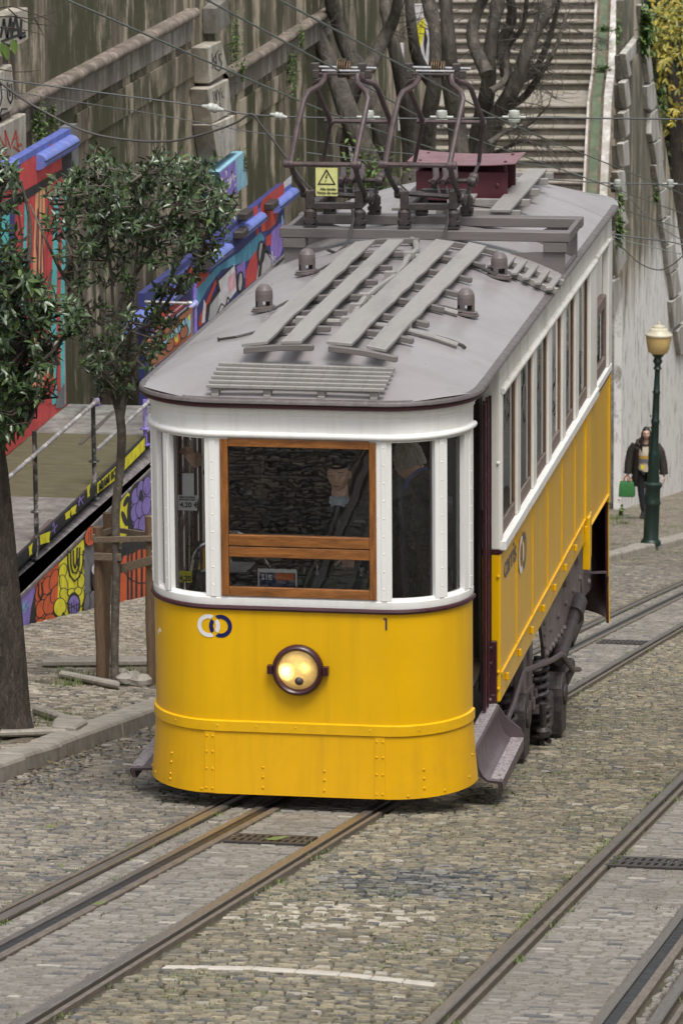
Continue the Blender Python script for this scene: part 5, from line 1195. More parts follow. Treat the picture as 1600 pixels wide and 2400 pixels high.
one_leaf(145, 2000, .07, 2.0, .9, 'small pale fallen leaf on rough cobbles at the left edge')
mb = MB(); mb.has_t = True
for k in range(420):
    y = random.uniform(-1, 9); x = kx(y)+.06+abs(random.gauss(0, .16)); leaf(mb, (x, y, gz(y)+.012+random.random()*.012), (math.cos(k*1.7), math.sin(k*1.7), 0), (random.gauss(0, .3), random.gauss(0, .3), 1), random.uniform(.025, .065), .024, random.random(), .2, random.uniform(-.2, .3))
M['litter'] = leaf_mat('dead_leaf', (.03, .022, .016), (.07, .048, .03), (.15, .12, .05), .8)
tag(mb.build('leaf_litter', M['litter']), 'dead leaves gathered along the kerb', 'litter', None, 'stuff')
mb = MB(); mb.has_t = True
def tuft(x, y, z, n, h, sp):
    for _ in range(n):
        a = random.uniform(0, 6.28); px, py = x+random.gauss(0, sp), y+random.gauss(0, sp); d = (math.cos(a)*.6, math.sin(a)*.6, 1)
        v = Vector((px, py, z+gz(py)-.015)); t = v+Vector(d)*h*random.uniform(.5, 1.1); s = Vector((-math.sin(a), math.cos(a), 0))*.004
        mb.add([v-s, v+s, t], [(0, 1, 2)], random.random())
for X in (-.64, -.46, .40, .565, 2.16, 2.335, -.30, -.15):
    for k in range(170):
        y = random.uniform(-11, 34) if X < 2 else random.uniform(-11, 8)
        if mnoise.noise(Vector((X*3, y*.7, 1))) > .05 and seen(X, y, 40): tuft(X+drift(y)+random.gauss(0, .008), y, .004, 9, .03, .022)
for k in range(5200):
    x, y = random.uniform(.5, 2.2) if k % 3 else random.uniform(-2.3, 4.2), random.uniform(-11, 30)
    if mnoise.noise(Vector((x*1.3, y*.8, 7))) > .12 and seen(x, y, 30): tuft(x, y, .004, 7, .026, .035)
for k in range(700):
    x, y = random.uniform(-5.9, -2.7), random.uniform(3, 22)
    if mnoise.noise(Vector((x*.9, y*.6, 17))) > .1 and seen(x, y, 30): tuft(x, y, .09, 7, .035, .05)
for k in range(900):
    x, y = random.uniform(-4.2, .3), random.uniform(34, 62)
    if mnoise.noise(Vector((x*.7, y*.35, 4))) > .08 or (x < -3.2 and random.random() < .5): tuft(x, y, .06 if x < kx(y) else .0, 10, .06, .12)
for p_ in ((150, 1545), (285, 1545), (310, 1550), (165, 1570), (140, 1650), (125, 1660), (1408, 1190), (1420, 1200), (50, 1295)):
    g = ground(*p_, .1); 
    for _ in range(7): tuft(g.x+random.gauss(0, .1), g.y+random.gauss(0, .1), .09, 14, .10, .05)
tag(mb.build('grass', M['grass']), 'grass sprouting from the joints of the cobbles', 'grass', None, 'stuff')
# tree pits
def slab(name, pts, h0, th, m, label):
    mb = MB(); mb.prism([p for p in pts], (0, 0, th)); return tag(mb.build(name, m, None, False, .015), label, 'edging stone', 'stone edging of the tree pits')
gp = lambda x, y, h=.09: ground(x, y, h)
slab('edging_stone', [gp(75, 1640), gp(82, 1632), gp(165, 1660), gp(160, 1668)], 0, .06, M['stone'], 'long edging stone behind the thick trunk at the left edge')
slab('edging_stone', [gp(122, 1672), gp(140, 1660), gp(190, 1664), gp(202, 1674), gp(175, 1690), gp(120, 1686)], 0, .07, M['stone'], 'chipped corner edging stone right of the thick trunk')
slab('edging_stone', [gp(0, 1694), gp(0, 1687), gp(150, 1683), gp(155, 1689)], 0, .05, M['stone'], 'thin edging stone in front of the thick trunk')
slab('edging_stone', [gp(95, 1532), gp(110, 1522), gp(345, 1521), gp(345, 1530)], 0, .06, M['stone'], 'pale edging stone behind the staked young tree')
slab('edging_stone', [gp(135, 1556), gp(140, 1550), gp(276, 1577), gp(274, 1585)], 0, .05, M['stone'], 'dark edging stone in front of the staked young tree')
for a, b, ha, hb in PITS:
    mb = MB(); mb.loft([[(x, y, gz(y)+.07+.015*math.sin(x*9+y*7)) for x in lin(a-ha, a+ha, 8)] for y in lin(b-hb, b+hb, 8)]); struct(mb.build('tree_pit_soil', M['mud'], None, True))
def rock(p, r, m):
    mb = MB(); ph = random.random()*9; vs = []
    for j in range(6):
        for i in range(8):
            th, f = math.pi*j/5, 2*math.pi*i/8; k = 1+.35*mnoise.noise(Vector((math.cos(f)*1.3+ph, math.sin(f)*1.3, th)))
            vs.append(p+Vector((r*k*math.sin(th)*math.cos(f)*1.2, r*k*math.sin(th)*math.sin(f), r*.8*k*math.cos(th))))
    mb.add(vs, [(j*8+i, j*8+(i+1) % 8, (j+1)*8+(i+1) % 8, (j+1)*8+i) for j in range(5) for i in range(8)])
    return mb.build('loose_stone', m)
for i, (x, y, r, lb) in enumerate(((292, 1568, .085, 'biggest rough stone at the foot of the young tree'), (307, 1560, .06, 'pinkish loose stone behind the bigger one in the tree pit'), (322, 1572, .085, 'loose grey stone next to the tram corner in the tree pit'), (280, 1552, .05, 'small loose stone close to the young trunk'))):
    tag(rock(gp(x, y)+Vector((0, 0, .03)), r, M['stone']), lb, 'stone', 'loose stones in the tree pit')
# ================================================================== LEFT SIDE: stage, murals, retaining wall
def quad_on(mb, X, pts, th=-.0): mb.add([onX(x, y, X) for x, y in pts], [tuple(range(len(pts)))])
class Paint:
    """spray paint lying on a wall face X = const, drawn as flat shapes in layers"""
    def __init__(s, X): s.X = X; s.mb = MB(); s.ms = []; s.l = 0
    def mat(s, n):
        m = M[n]
        if m not in s.ms: s.ms.append(m)
        s.mb.m = s.ms.index(m)
    def poly(s, n, pts):
        s.l += 1; s.mat(n); X = s.X+.0022+.00035*s.l; s.mb.add([onX(x, y, X) for x, y in pts], [tuple(range(len(pts)))])
    def blob(s, n, c, rx, ry, k=20, a0=0, a1=6.2832, rot=0):
        s.poly(n, [(c[0]+rx*math.cos(a)*math.cos(rot)-ry*math.sin(a)*math.sin(rot), c[1]+rx*math.cos(a)*math.sin(rot)+ry*math.sin(a)*math.cos(rot)) for a in np.linspace(a0, a1, k)[:-1 if a1 > 6.2 else None]])
    def line(s, n, pts, w):
        s.l += 1; s.mat(n); X = s.X+.0022+.00035*s.l
        for i in range(len(pts)-1):
            a, b = Vector(pts[i]), Vector(pts[i+1]); d = (b-a); d.normalize(); q = Vector((-d.y, d.x))*w/2; e = d*w*.35
            s.mb.add([onX(*p, X) for p in (a-e+q, b+e+q, b+e-q, a-e-q)], [(0, 1, 2, 3)])
    def petal(s, n, c, rx, ry, rot=0, o=3): s.blob('p_black', c, rx+o, ry+o, 18, rot=rot); s.blob(n, c, rx, ry, 18, rot=rot)
    def build(s, par, name='spray_paint'):
        return s.mb.build(name, s.ms, par)
# retaining wall high above the street
XW = -8.3
rw_ = thing('retaining_wall', 'tall stained concrete retaining wall with mossy streaks above the stage', 'retaining wall', (XW, 38, gz(38)))
mb = MB(); ys = lin(-4, 63, 2)
mb.prism([(XW, -4, gz(-4)-1), (XW, 63, gz(63)-1), (XW, 63, 5.5), (XW, -4, 5.5)], (-.7, 0, 0)); mb.build('wall_face', M['wall'], rw_)
cA, cB = crop(0, 0, 3.92), crop(380, 0, 3.7333)
def coping(XA, up0, up1, lo0, lo1, b0, b1, ext=0.):
    X = XW+.16; P = [onX(*p, X) for p in (up0, up1, lo0, lo1)]; Q = [onX(*p, XW+.08) for p in (b0, b1)]
    zu, zl, zb = (P[0].z+P[1].z)/2, (P[2].z+P[3].z)/2, (Q[0].z+Q[1].z)/2; ya, yb = min(P[0].y, P[2].y, Q[0].y), max(P[1].y, P[3].y)+ext
    r = (zu-zl)/2*1.05; zc = (zu+zl)/2
    mb = MB(); n = 30; rings = []
    for i in range(n+1):
        y = ya+(yb-ya)*i/n; rings.append([(XW+.10+r*1.15*math.cos(a)+.008*mnoise.noise(Vector((y*3, a, 2))), y, zc+r*math.sin(a)+.012*mnoise.noise(Vector((y*2, a, 8)))) for a in np.linspace(-1.9, 1.9, 12)])
    mb.loft(rings); mb.prism([(XW, ya, zu-.0), (XW+.09, ya, zu-.01), (XW+.09, ya, zl), (XW, ya, zl)], (0, yb-ya, 0)); c = mb.build('coping', M['coping'], rw_, True)
    mb = MB(); mb.box(XW, XW+.075, ya, yb, zb, zl+.01); mb.build('band', M['band'], rw_, False, .01)
    return ya, yb, zb
coping(XW, cA(0, 1075), cB(300, 55), cA(60, 1150), cB(320, 130), cA(230, 1290), cB(315, 285))
coping(XW, cB(570, 655), cB(1270, 195), cB(620, 705), cB(1280, 255), cB(655, 830), cB(1335, 385), 3.)
for a, b in ((cA(690, 1360), cB(262, 650)), (cB(660, 1150), cB(1130, 770))):
    p, q = onX(*a, XW), onX(*b, XW); mb = MB(); z = (p.z+q.z)/2; mb.box(XW-.01, XW+.035, p.y, q.y, z, z+.42); mb.build('raised_panel', M['wall'], rw_, False, .01)
def buttress(quads, caps=()):
    for i, (pts, cr_, mm) in enumerate(quads):
        X = XW+.22+.03*i; P = [onX(*cr_(x, y), X) for x, y in pts]
        mb = MB(); mb.prism(P, (-(X-XW)+.003, 0, 0)); o = mb.build('buttress_block', M[mm], rw_, False, .012)
    return X
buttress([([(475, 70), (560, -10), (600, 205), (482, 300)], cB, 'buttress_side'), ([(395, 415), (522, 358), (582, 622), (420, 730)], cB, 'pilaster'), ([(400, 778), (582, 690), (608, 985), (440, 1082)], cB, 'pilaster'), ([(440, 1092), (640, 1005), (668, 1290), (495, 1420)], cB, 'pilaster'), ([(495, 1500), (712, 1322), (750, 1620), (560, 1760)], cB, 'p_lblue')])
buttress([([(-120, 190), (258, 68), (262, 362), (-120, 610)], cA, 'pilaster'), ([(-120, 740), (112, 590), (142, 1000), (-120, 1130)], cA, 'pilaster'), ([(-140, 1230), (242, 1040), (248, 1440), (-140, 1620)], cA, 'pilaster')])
# scribbles on the blocks
def scrib(X, strokes, n, w): 
    p = Paint(X)
    for s in strokes: p.line(n, s, w)
    return p
sc = lambda cr_, L: [[cr_(x, y) for x, y in s] for s in L]
scrib(XW+.25, sc(cB, [[(437, 470), (445, 560), (440, 600)], [(490, 440), (450, 520), (478, 570)], [(470, 470), (476, 560)], [(520, 470), (498, 480), (503, 520), (522, 545), (520, 590), (498, 620), (470, 600), (452, 560)]]), 'p_black', 2.2).build(rw_, 'tag_letters')
scrib(XW+.28, sc(cB, [[(445, 800), (460, 900)], [(460, 800), (478, 880), (476, 790)], [(488, 785), (500, 830), (515, 770)], [(500, 830), (505, 880)], [(530, 800), (520, 810), (525, 850), (545, 850)], [(470, 900), (480, 960)], [(505, 900), (512, 950)]]), 'p_black', 1.8).build(rw_, 'tag_letters')
scrib(XW+.31, sc(cB, [[(495, 1150), (510, 1300), (530, 1150), (550, 1290), (570, 1130), (590, 1270), (615, 1100), (640, 1250)], [(500, 1200), (640, 1120)], [(520, 1330), (640, 1250)]]), 'p_greywash', 1.8).build(rw_, 'tag_letters')
pp = Paint(XW+.34); pp.poly('p_purple', [cB(*q) for q in ((500, 1515), (640, 1400), (660, 1690), (570, 1740))]); 
for s in [[(520, 1560), (560, 1680)], [(560, 1500), (590, 1640), (610, 1500), (640, 1620)], [(530, 1640), (640, 1540)]]: pp.line('p_white', [cB(*q) for q in s], 4)
for s in [[(560, 1620), (580, 1480), (630, 1600)], [(600, 1700), (650, 1560)]]: pp.line('p_violet', [cB(*q) for q in s], 3)
pp.build(rw_, 'sprayed_colour')
scrib(XW+.22, sc(cA, [[(10, 340), (40, 180), (70, 350), (100, 170), (110, 330)], [(110, 330), (150, 150), (180, 340)], [(130, 280), (175, 260)], [(200, 180), (190, 350), (235, 330)], [(20, 380), (230, 300)], [(30, 400), (90, 420), (150, 380)]]), 'p_black', 6).build(rw_, 'tag_letters')
scrib(XW+.25, sc(cA, [[(-20, 820), (10, 760), (20, 900), (0, 980), (-20, 960)], [(70, 760), (75, 900), (100, 950), (120, 900), (110, 770)], [(90, 780), (95, 880)], [(0, 1070), (20, 1000), (70, 1000)]]), 'p_black', 3).build(rw_, 'tag_letters')
scrib(XW+.28, sc(cA, [[(0, 1250), (60, 1380), (50, 1200), (100, 1360)], [(110, 1330), (150, 1200), (165, 1350)], [(120, 1280), (170, 1260)], [(130, 1350), (200, 1400)], [(10, 1440), (60, 1400)], [(175, 1320), (180, 1340)], [(195, 1315), (200, 1335)]]), 'p_redwash', 3).build(rw_, 'tag_letters')
# plants in the cracks
def wallplant(name, px, py, X, r, n, label, m='fern', up=.3, L=.05):
    c = onX(px, py, X); mb = MB(); mb.has_t = True; r *= .62; L *= 1.15
    for k in range(n):
        o = Vector((abs(random.gauss(0, r*.35)), random.gauss(0, r*.55), random.gauss(0, r))); d = Vector((random.uniform(.2, 1), random.uniform(-1, 1), random.uniform(-.8, .6)+up)); leaf(mb, c+o, d, (random.random(), random.uniform(-.5, .5), 1), L*random.uniform(.6, 1.3), L*.5, random.random())
    mb.tube([c-Vector((.1, 0, 0)), c+Vector((.05, 0, .05))], .01, 5); tag(mb.build(name, M[m]), label, 'wall plant', 'plants growing from wall cracks')
wallplant('wall_plant', 80, 295, XW+.1, .28, 520, 'ferny green plant hanging below the white block with red scribbles')
wallplant('wall_plant', 113, 268, XW+.1, .12, 130, 'small tuft right of the bigger fern under the wall coping')
wallplant('wall_plant', 530, 105, XW+.2, .30, 260, 'trailing weed beside the topmost tagged buttress block')
wallplant('wall_plant', 552, 165, XW+.2, .12, 100, 'weed at the near end of the second coping')
wallplant('wall_plant', 687, 90, XW+.2, .16, 90, 'moss tuft on the far end of the second coping')
wallplant('wall_plant', 660, 165, XW+.05, .3, 300, 'dark moss patch on the wall below the second coping')
wallplant('wall_plant', 555, 372, XW+.3, .12, 90, 'strip of weeds above the purple and blue painted block')
# stage by the wall: low painted wall, ledge, boards, toe board, railings
stg = thing('wooden_stage', 'paint-covered wooden stage with low mural wall left of the tram', 'stage', (-6.6, 20, gz(20)))
ZD = -2.37; YE = 26.15
mb = MB(); mb.prism([(-6.0, 13.5, gz(13.5)+.05), (-6.0, 29, gz(29)+.05), (-6.0, 29, -2.69), (-6.0, 13.5, -2.69)], (-.14, 0, 0)); lw_ = mb.build('mural_wall', M['p_grey'], stg)
mb = MB(); mb.prism([(-5.985, 13.5, -2.688), (-5.985, 13.5, -2.655), (-6.30, 13.5, -2.56), (-6.30, 13.5, -2.60)], (0, 16, 0)); mb.build('ledge', M['ledge'], stg)
mb = MB(); mb.box(-7.56, -6.2, 13.5, YE, -3.6, ZD-.06); mb.build('stage_body', M['black'], stg)
def boards(name, ya, yb, m, n):
    for k in range(n):
        a, b = ya+(yb-ya)*k/n, ya+(yb-ya)*(k+1)/n-.012; mb = MB(); mb.box(-7.54, -6.165, a, b, ZD-.045, ZD+random.uniform(-.004, .004)); mb.build('stage_board', M[m], stg, False, .006)
boards('', 13.5, 20.6, 'deck_grey', 5); boards('', 20.6, 24.3, 'deck', 4); boards('', 24.3, YE, 'deck_grey', 3)
mb = MB()
for a, b in (((75, 1240), (118, 1195)), ((185, 1020), (262, 945)), ((150, 985), (198, 935))): mb.beam(onZ(*a, ZD+.008), onZ(*b, ZD+.008), .05, .02)
mb.build('metal_strip', M['rail_top'], stg)
mb = MB(); mb.box(-6.155, -6.12, 13.5, 27.8, -2.48, -2.335); tb = mb.build('toe_board', M['p_black'], stg, False, .004)
c7, c4 = crop(0, 1100, 2.94), crop(0, 600, 2.94)
pt = Paint(-6.12)
pt.poly('p_yellow', [c7(*q) for q in ((672, 95), (800, -20), (800, 70), (672, 168))])
pt.poly('p_yellow', [c4(*q) for q in ((815, 1440), (1000, 1250), (1000, 1335), (815, 1520))])
for a in ((450, 290, 490, 350), (490, 255, 530, 320), (275, 440, 350, 520), (200, 520, 228, 600), (600, 110, 625, 200)):
    x0, y0, x1, y1 = a; pt.poly('p_yellow', [c7(x0, y0+15), c7(x1, y0-15), c7(x1-8, (y0+y1)/2), c7(x1-4, y1-18), c7((x0+x1)/2, y1-12), c7(x0+6, y1)])
for s in [[(365, 395), (372, 360), (380, 440)], [(360, 430), (395, 385)], [(545, 250), (552, 190), (575, 240)], [(540, 225), (580, 185)]]: pt.line('p_violet', [c7(*q) for q in s], 2)
for s in [[(700, 70), (700, 100)]]: pt.line('p_black', [c7(*q) for q in s], 2)
pt.build(tb, 'toe_board_paint')
o_, e_ = onX(*c7(676, 158), -6.12), onX(*c7(795, 45), -6.12)
mb = MB(); text_fit(mb, 'MIAMI BO', .135, (-6.108, o_.y+.02, -2.462), (0, 1, 0), (0, 0, 1), e_.y-o_.y, .001, .004); mb.build('toe_board_lettering', M['ink'], tb)
# railing posts and tubes, each a part
def post(px, yt, yb_, m, X=-6.13):
    t_, b_ = onX(px, yt, X), onX(px, yb_, X); mb = MB(); y = b_.y
    mb.tube([(X, y, b_.z), (X, y, t_.z)], .026, 12)
    for z in (b_.z+.02, (b_.z*.62+t_.z*.38)): mb.lathe([(.03, -.008), (.062, -.006), (.062, .006), (.03, .008)], (X, y, z), (0, 0, 1), 16)
    mb.build('railing_post', M[m], stg, True); return y, t_.z, b_.z
p1y, p1t, p1b = post(c7(258, 0)[0], c4(0, 1190)[1], c7(0, 630)[1], 'tube_dark')
p2y, p2t, p2b = post(c7(655, 0)[0], c4(0, 965)[1], c7(0, 212)[1], 'tube_dark')
p3y, p3t, p3b = post(c4(1004, 0)[0], c4(0, 985)[1], c4(0, 1310)[1], 'tube_violet')
def tube_part(a, b, r, m, name='railing_tube'):
    mb = MB(); mb.tube([a, b], r, 12)
    mb.lathe([(r*1.5, -.03), (r*1.7, 0), (r*1.5, .03)], b, (Vector(b)-Vector(a)), 10); mb.build(name, M[m], stg, True)
tube_part((-6.09, 15.2, -1.40), (-6.09, p2y-.03, -1.385), .024, 'tube_paint'); tube_part((-6.09, p2y, -1.94), (-6.09, p3y+.1, -1.93), .023, 'tube_paint')
tube_part((-6.09, p2y+.1, -1.40), (-6.09, p2y+.02, -1.40), .03, 'tube_violet')
c3 = crop(330, 380, 3.92)
q0, q1 = onX(*c3(500, 1560), -6.13), onX(*c3(495, 1090), -6.13)
mb = MB(); mb.tube([(-6.13, q0.y, q0.z-.8), (-6.13, q0.y, q1.z)], .026, 12); mb.box(-6.16, -6.10, q0.y-.06, q0.y+.08, onX(*c3(500, 1320), -6.13).z, onX(*c3(500, 1295), -6.13).z); mb.build('railing_post', M['tube_violet'], stg, True)
a, b = onX(*c3(100, 1650), -6.1), onX(*c3(500, 1300), -6.1); tube_part((a.x, a.y, b.z), b, .026, 'tube_blue')
a, b = onY(*c3(40, 1285), q0.y), onY(*c3(450, 1300), q0.y); tube_part(a, b, .024, 'steel'); a, b = onY(*c3(20, 1712), q0.y), onY(*c3(260, 1730), q0.y); tube_part(a, b, .02, 'steel')
mb = MB(); q = onX(*c3(466, 1400), -6.18); mb.box(-6.2, -6.16, q.y, q.y+.05, q.z-1, q.z+.05); mb.build('white_upright', M['p_white'], stg)
# low wall mural
p = Paint(-6.0)
def W_(pts): return [c7(*q) for q in pts]
p.poly('p_purple', W_([(140, 880), (240, 800), (245, 1098), (165, 1120)])); p.poly('p_black', W_([(200, 1110), (215, 960), (240, 850), (262, 850), (252, 1095)]))
for s in [[(160, 960), (185, 900)], [(165, 990), (200, 930)], [(162, 930), (175, 960)]]: p.line('p_teal', W_(s), 2)
p.poly('p_orange', W_([(245, 795), (408, 640), (400, 1050), (250, 1095)]))
for c, rx, ry in (((280, 830), 26, 80), ((330, 800), 34, 60), ((375, 760), 26, 70), ((285, 960), 30, 60), ((345, 930), 40, 70), ((380, 860), 24, 60), ((290, 1060), 36, 30), ((350, 1040), 40, 40)): p.petal('p_orange', c7(*c), rx/2.94, ry/2.94, .25, 2.2)
for s in [[(270, 790), (268, 860), (285, 895), (298, 840), (290, 780)]]: p.line('p_black', W_(s), 3)
p.poly('p_yellow', W_([(408, 650), (582, 475), (582, 940), (545, 1010), (470, 1040), (392, 1060)]))
for c, rx, ry, r in (((435, 700), 24, 48, .2), ((440, 790), 24, 60, -.2), ((450, 870), 30, 50, -.3), ((415, 950), 40, 60, .1), ((560, 650), 18, 60, 0), ((562, 770), 20, 50, .1), ((560, 880), 20, 60, .1), ((500, 850), 30, 26, 0), ((540, 840), 22, 26, .2)): p.petal('p_yellow', c7(*c), rx/2.94, ry/2.94, r, 2)
for s in [[(470, 560), (472, 660), (485, 730), (515, 770), (550, 740), (572, 660), (578, 560)], [(490, 560), (492, 660), (505, 710), (530, 715), (548, 660), (552, 540)], [(508, 560), (510, 650), (522, 680), (532, 640), (535, 540)], [(412, 1050), (440, 990), (470, 1040)]]: p.line('p_black', W_(s), 3.2)
p.blob('p_black', c7(512, 930), 15, 28); p.blob('p_purple', c7(512, 935), 12, 22); p.poly('p_purple', W_([(485, 985), (540, 960), (545, 1010), (465, 1035)]))
for k in range(5): p.line('p_black', W_([(480+16*k, 900+abs(k-2)*14), (478+17*k, 1030-k*6)]), 1.6)
p.line('p_black', W_([(475, 960), (545, 925)]), 1.6); p.line('p_black', W_([(480, 925), (540, 970)]), 1.6)
p.petal('p_orange', c7(625, 460), 12, 22, .15, 2); p.line('p_black', W_([(612, 430), (612, 500)]), 1.6); p.line('p_black', W_([(626, 415), (626, 490)]), 1.6)
for c, rx, ry in (((640, 930), 30, 90), ((600, 930), 20, 70)): p.petal('p_greywash', c7(*c), rx/2.94, ry/2.94, .1, 2); p.petal('p_grey', c7(*c), rx/3.5, ry/3.3, .1, 1)
p.blob('p_black', c7(665, 760), 10, 28); p.blob('p_white', c7(655, 690), 7, 12); p.blob('p_peach', c7(688, 740), 3.5, 22)
p.poly('p_yellow', W_([(822, 240), (880, 160), (905, 175), (900, 420), (830, 560), (822, 560)]))
for c, rx, ry, r in (((858, 340), 16, 55, -.3), ((870, 220), 14, 40, .4)): p.blob('p_black', c7(*c), rx/2.94, ry/2.94, rot=r)
p.blob('p_black', c7(960, 320), 28, 80); p.poly('p_purple', W_([(912, 150), (1010, 60), (1040, 40), (1040, 540), (1000, 545), (930, 460), (905, 300)]))
for c, rx, ry in (((935, 190), 26, 60), ((975, 140), 28, 60), ((1015, 110), 26, 60), ((930, 300), 26, 60), ((970, 270), 30, 62), ((1010, 250), 28, 62), ((950, 400), 26, 58), ((990, 380), 30, 60), ((1020, 460), 26, 60)): p.petal('p_purple', c7(*c), rx/2.94, ry/2.94, .1, 1.8)
p.blob('p_black', c7(975, 180), 4, 14)
p.blob('p_black', c7(945, 700), 46, 98); p.poly('p_black', W_([(820, 700), (820, 970), (1040, 930), (1040, 520)])); 
for i, (a, b) in enumerate(((822, 880), (886, 905), (912, 938), (944, 975), (982, 1010), (1016, 1045))): p.poly('p_orange', W_([(a+4, 610-i*12 if i < 3 else 560-abs(i-3)*10), (b-4, 590-i*12 if i < 3 else 550), (b-6, 955-i*6), (a+5, 960-i*6)]))
for s in [[(850, 690), (900, 760), (960, 785), (1030, 780)], [(835, 640), (860, 560), (920, 520)]]: p.line('p_black', W_(s), 3)
p.build(lw_, 'spray_mural')
mb = MB(); q = ground(700, 700)
# painted boards of the lower stage, partly seen past the roof edge
p = Paint(-6.02); q0b = [c3(*q) for q in ((90, 1640), (470, 1330), (470, 1600), (100, 1900))]
mb = MB(); mb.prism([onX(*q, -6.02) for q in q0b], (-.04, 0, 0)); pb = mb.build('painted_panel', M['p_brown'], stg)
p.poly('p_greywash', [c3(*q) for q in ((95, 1590), (430, 1320), (410, 1360), (95, 1640))]); p.line('p_black', [c3(*q) for q in ((95, 1620), (440, 1340))], 5); p.poly('p_pink', [c3(*q) for q in ((130, 1490), (400, 1290), (380, 1320), (120, 1540))])
p.poly('p_lblue', [c3(*q) for q in ((210, 1650), (430, 1420), (460, 1390), (460, 1560), (430, 1600), (430, 1480), (200, 1720))])
for k, (x, y) in enumerate(((240, 1600), (270, 1580), (310, 1545), (340, 1520), (380, 1480), (405, 1460))): p.line('p_black', [c3(x, y-30), c3(x+(8 if k % 2 else -4), y+35)], 2)
for c in ((330, 1630), (270, 1680), (400, 1560)): p.petal('p_brown' if c[0] != 330 else 'p_orange', c3(*c), 8, 14, .3, 2)
p.blob('p_yellow', c3(328, 1620), 4, 9); p.poly('p_yellow', [c3(*q) for q in ((435, 1420), (452, 1395), (452, 1440), (437, 1460))])
p.build(pb, 'spray_mural')
# mural hoardings with blue rolled capping
XM = -7.54
def hoarding(label, y0, y1, z0, z1, base):
    t_ = thing('mural_hoarding', label, 'hoarding', (XM, (y0+y1)/2, z0)); mb = MB(); mb.box(XM-.10, XM, y0, y1, z0, z1); f = mb.build('hoarding_board', M[base], t_); return t_, f
h1, f1 = hoarding('tall hoarding with red, teal and peach stripes at the back of the stage', 14, onX(149, 700, XM).y, ZD+.005, onX(149, 318, XM).z, 'p_red')
def cap_tube(par, a, b, X, r, m='blue_cap'):
    P, Q = onX(*a, X), onX(*b, X); z = (P.z+Q.z)/2; mb = MB(); n = 12
    prof = [(-.06, r), (0, r*1.02)]+[(r*1.1*math.cos(t), r*math.sin(t)) for t in np.linspace(1.3, -1.4, 10)]+[(-.06, -r)]
    mb.loft([[(X+dx, y, z+dz) for dx, dz in prof] for y in np.linspace(P.y, Q.y, 10)], close=True, caps=True); mb.build('rolled_capping', M[m], par, True)
    mb = MB(); mb.tube([(X+r*1.02, P.y, z+r*.1), (X+r*1.02, Q.y, z+r*.1)], .012, 6); mb.build('capping_seam', M['p_black'], par)
cap_tube(h1, (-60, 425), (28, 385), XM+.02, .095); cap_tube(h1, cA(350, 1480), cA(660, 1320), XM+.02, .095)
mb = MB(); P, Q = onX(*cA(90, 1500), XM-.02), onX(*cA(690, 1150), XM-.02); mb.box(XM-.12, XM+.0, P.y, Q.y, onX(149, 318, XM).z+.003, Q.z); mb.build('top_board', M['p_blue'], h1); 
mb = MB(); mb.box(XM-.13, XM+.012, Q.y-.35, Q.y+.03, Q.z-.62, Q.z+.02); mb.build('end_board', M['p_grey'], h1)
pA = Paint(XM+.0); pa = pA
pa.poly('p_orange', [cA(*q) for q in ((400, 1400), (490, 1310), (490, 1350), (380, 1440))])
st_ = [('p_teal', -20, 20), ('p_dblue', 18, 32), ('p_red', 33, 52), ('p_teal', 52, 60), ('p_red', 60, 76), ('p_peach', 76, 100), ('p_maroon', 84, 88), ('p_maroon', 92, 95), ('p_red', 108, 120), ('p_teal', 120, 132), ('p_red', 132, 142), ('p_teal', 141, 149)]
for n_, a, b in st_: pa.poly(n_, [(a+6, 470-(a*.35)), (b+4, 462-(b*.35)), (b, 700), (b+2, 928-(0 if b > 140 else 4)), (a, 930), (a-2, 700)])
for s in [[(88, 480), (84, 560), (90, 640), (80, 720)], [(98, 520), (102, 620), (96, 760)], [(40, 470), (52, 540), (46, 640)], [(120, 790), (134, 800), (130, 880), (120, 890)]]: pa.line('p_maroon', s, 2.5)
pa.poly('p_black', [(0, 470), (150, 385), (150, 400), (0, 500)])
pa.line('p_red', [(118, 800), (122, 900)], 8); pa.poly('p_grey', [(130, 910), (149, 880), (149, 935), (128, 938)])
pa.build(f1, 'spray_mural')
yB0, yB1 = onX(*c3(40, 1330), XM).y, onX(*c3(1320, 500), XM).y
zB = onX(*c3(600, 860), XM).z
h2, f2 = hoarding('long hoarding sprayed red, blue and white with blue rolled capping beside the tram roof', yB0, yB1, -5.6, onX(*c3(1385, 130), XM).z-.02, 'p_dblue')
for a, b in (((-140, 1540), (90, 1380)), ((250, 1240), (465, 1120)), ((590, 960), (800, 800)), ((905, 665), (1108, 520)), ((1235, 410), (1405, 290))): cap_tube(h2, c3(*a), c3(*b), XM+.03, .085)
pb_ = Paint(XM+.0)
C = lambda L: [c3(*q) for q in L]
pb_.poly('p_blue', C([(130, 1200), (1385, 180), (1385, 240), (900, 660), (480, 1000), (130, 1300)]))
pb_.poly('p_redwash', C([(1120, 340), (1310, 190), (1320, 260), (1240, 560), (1180, 620), (1110, 640), (1100, 400)])); pb_.poly('p_white', C([(1310, 185), (1385, 120), (1385, 190), (1320, 240)]))
pb_.poly('p_red', C([(1030, 420), (1075, 390), (1085, 690), (1060, 660)])); pb_.poly('p_redwash', C([(440, 960), (620, 990), (640, 1080), (520, 1180), (430, 1130)]))
pb_.poly('p_sky', C([(500, 1180), (700, 960), (900, 830), (1100, 640), (1140, 700), (1090, 790), (990, 900), (860, 950), (740, 990), (620, 1150), (520, 1330)]))
pb_.poly('p_violet', C([(1200, 640), (1320, 520), (1330, 700), (1280, 860), (1200, 930), (1190, 760)])); pb_.poly('p_violet', C([(880, 960), (960, 900), (960, 1060), (900, 1140)]))
pb_.poly('p_red', C([(1010, 880), (1070, 800), (1075, 1060), (960, 1160), (965, 1010)])); pb_.poly('p_red', C([(1150, 690), (1200, 650), (1200, 760), (1150, 770)]))
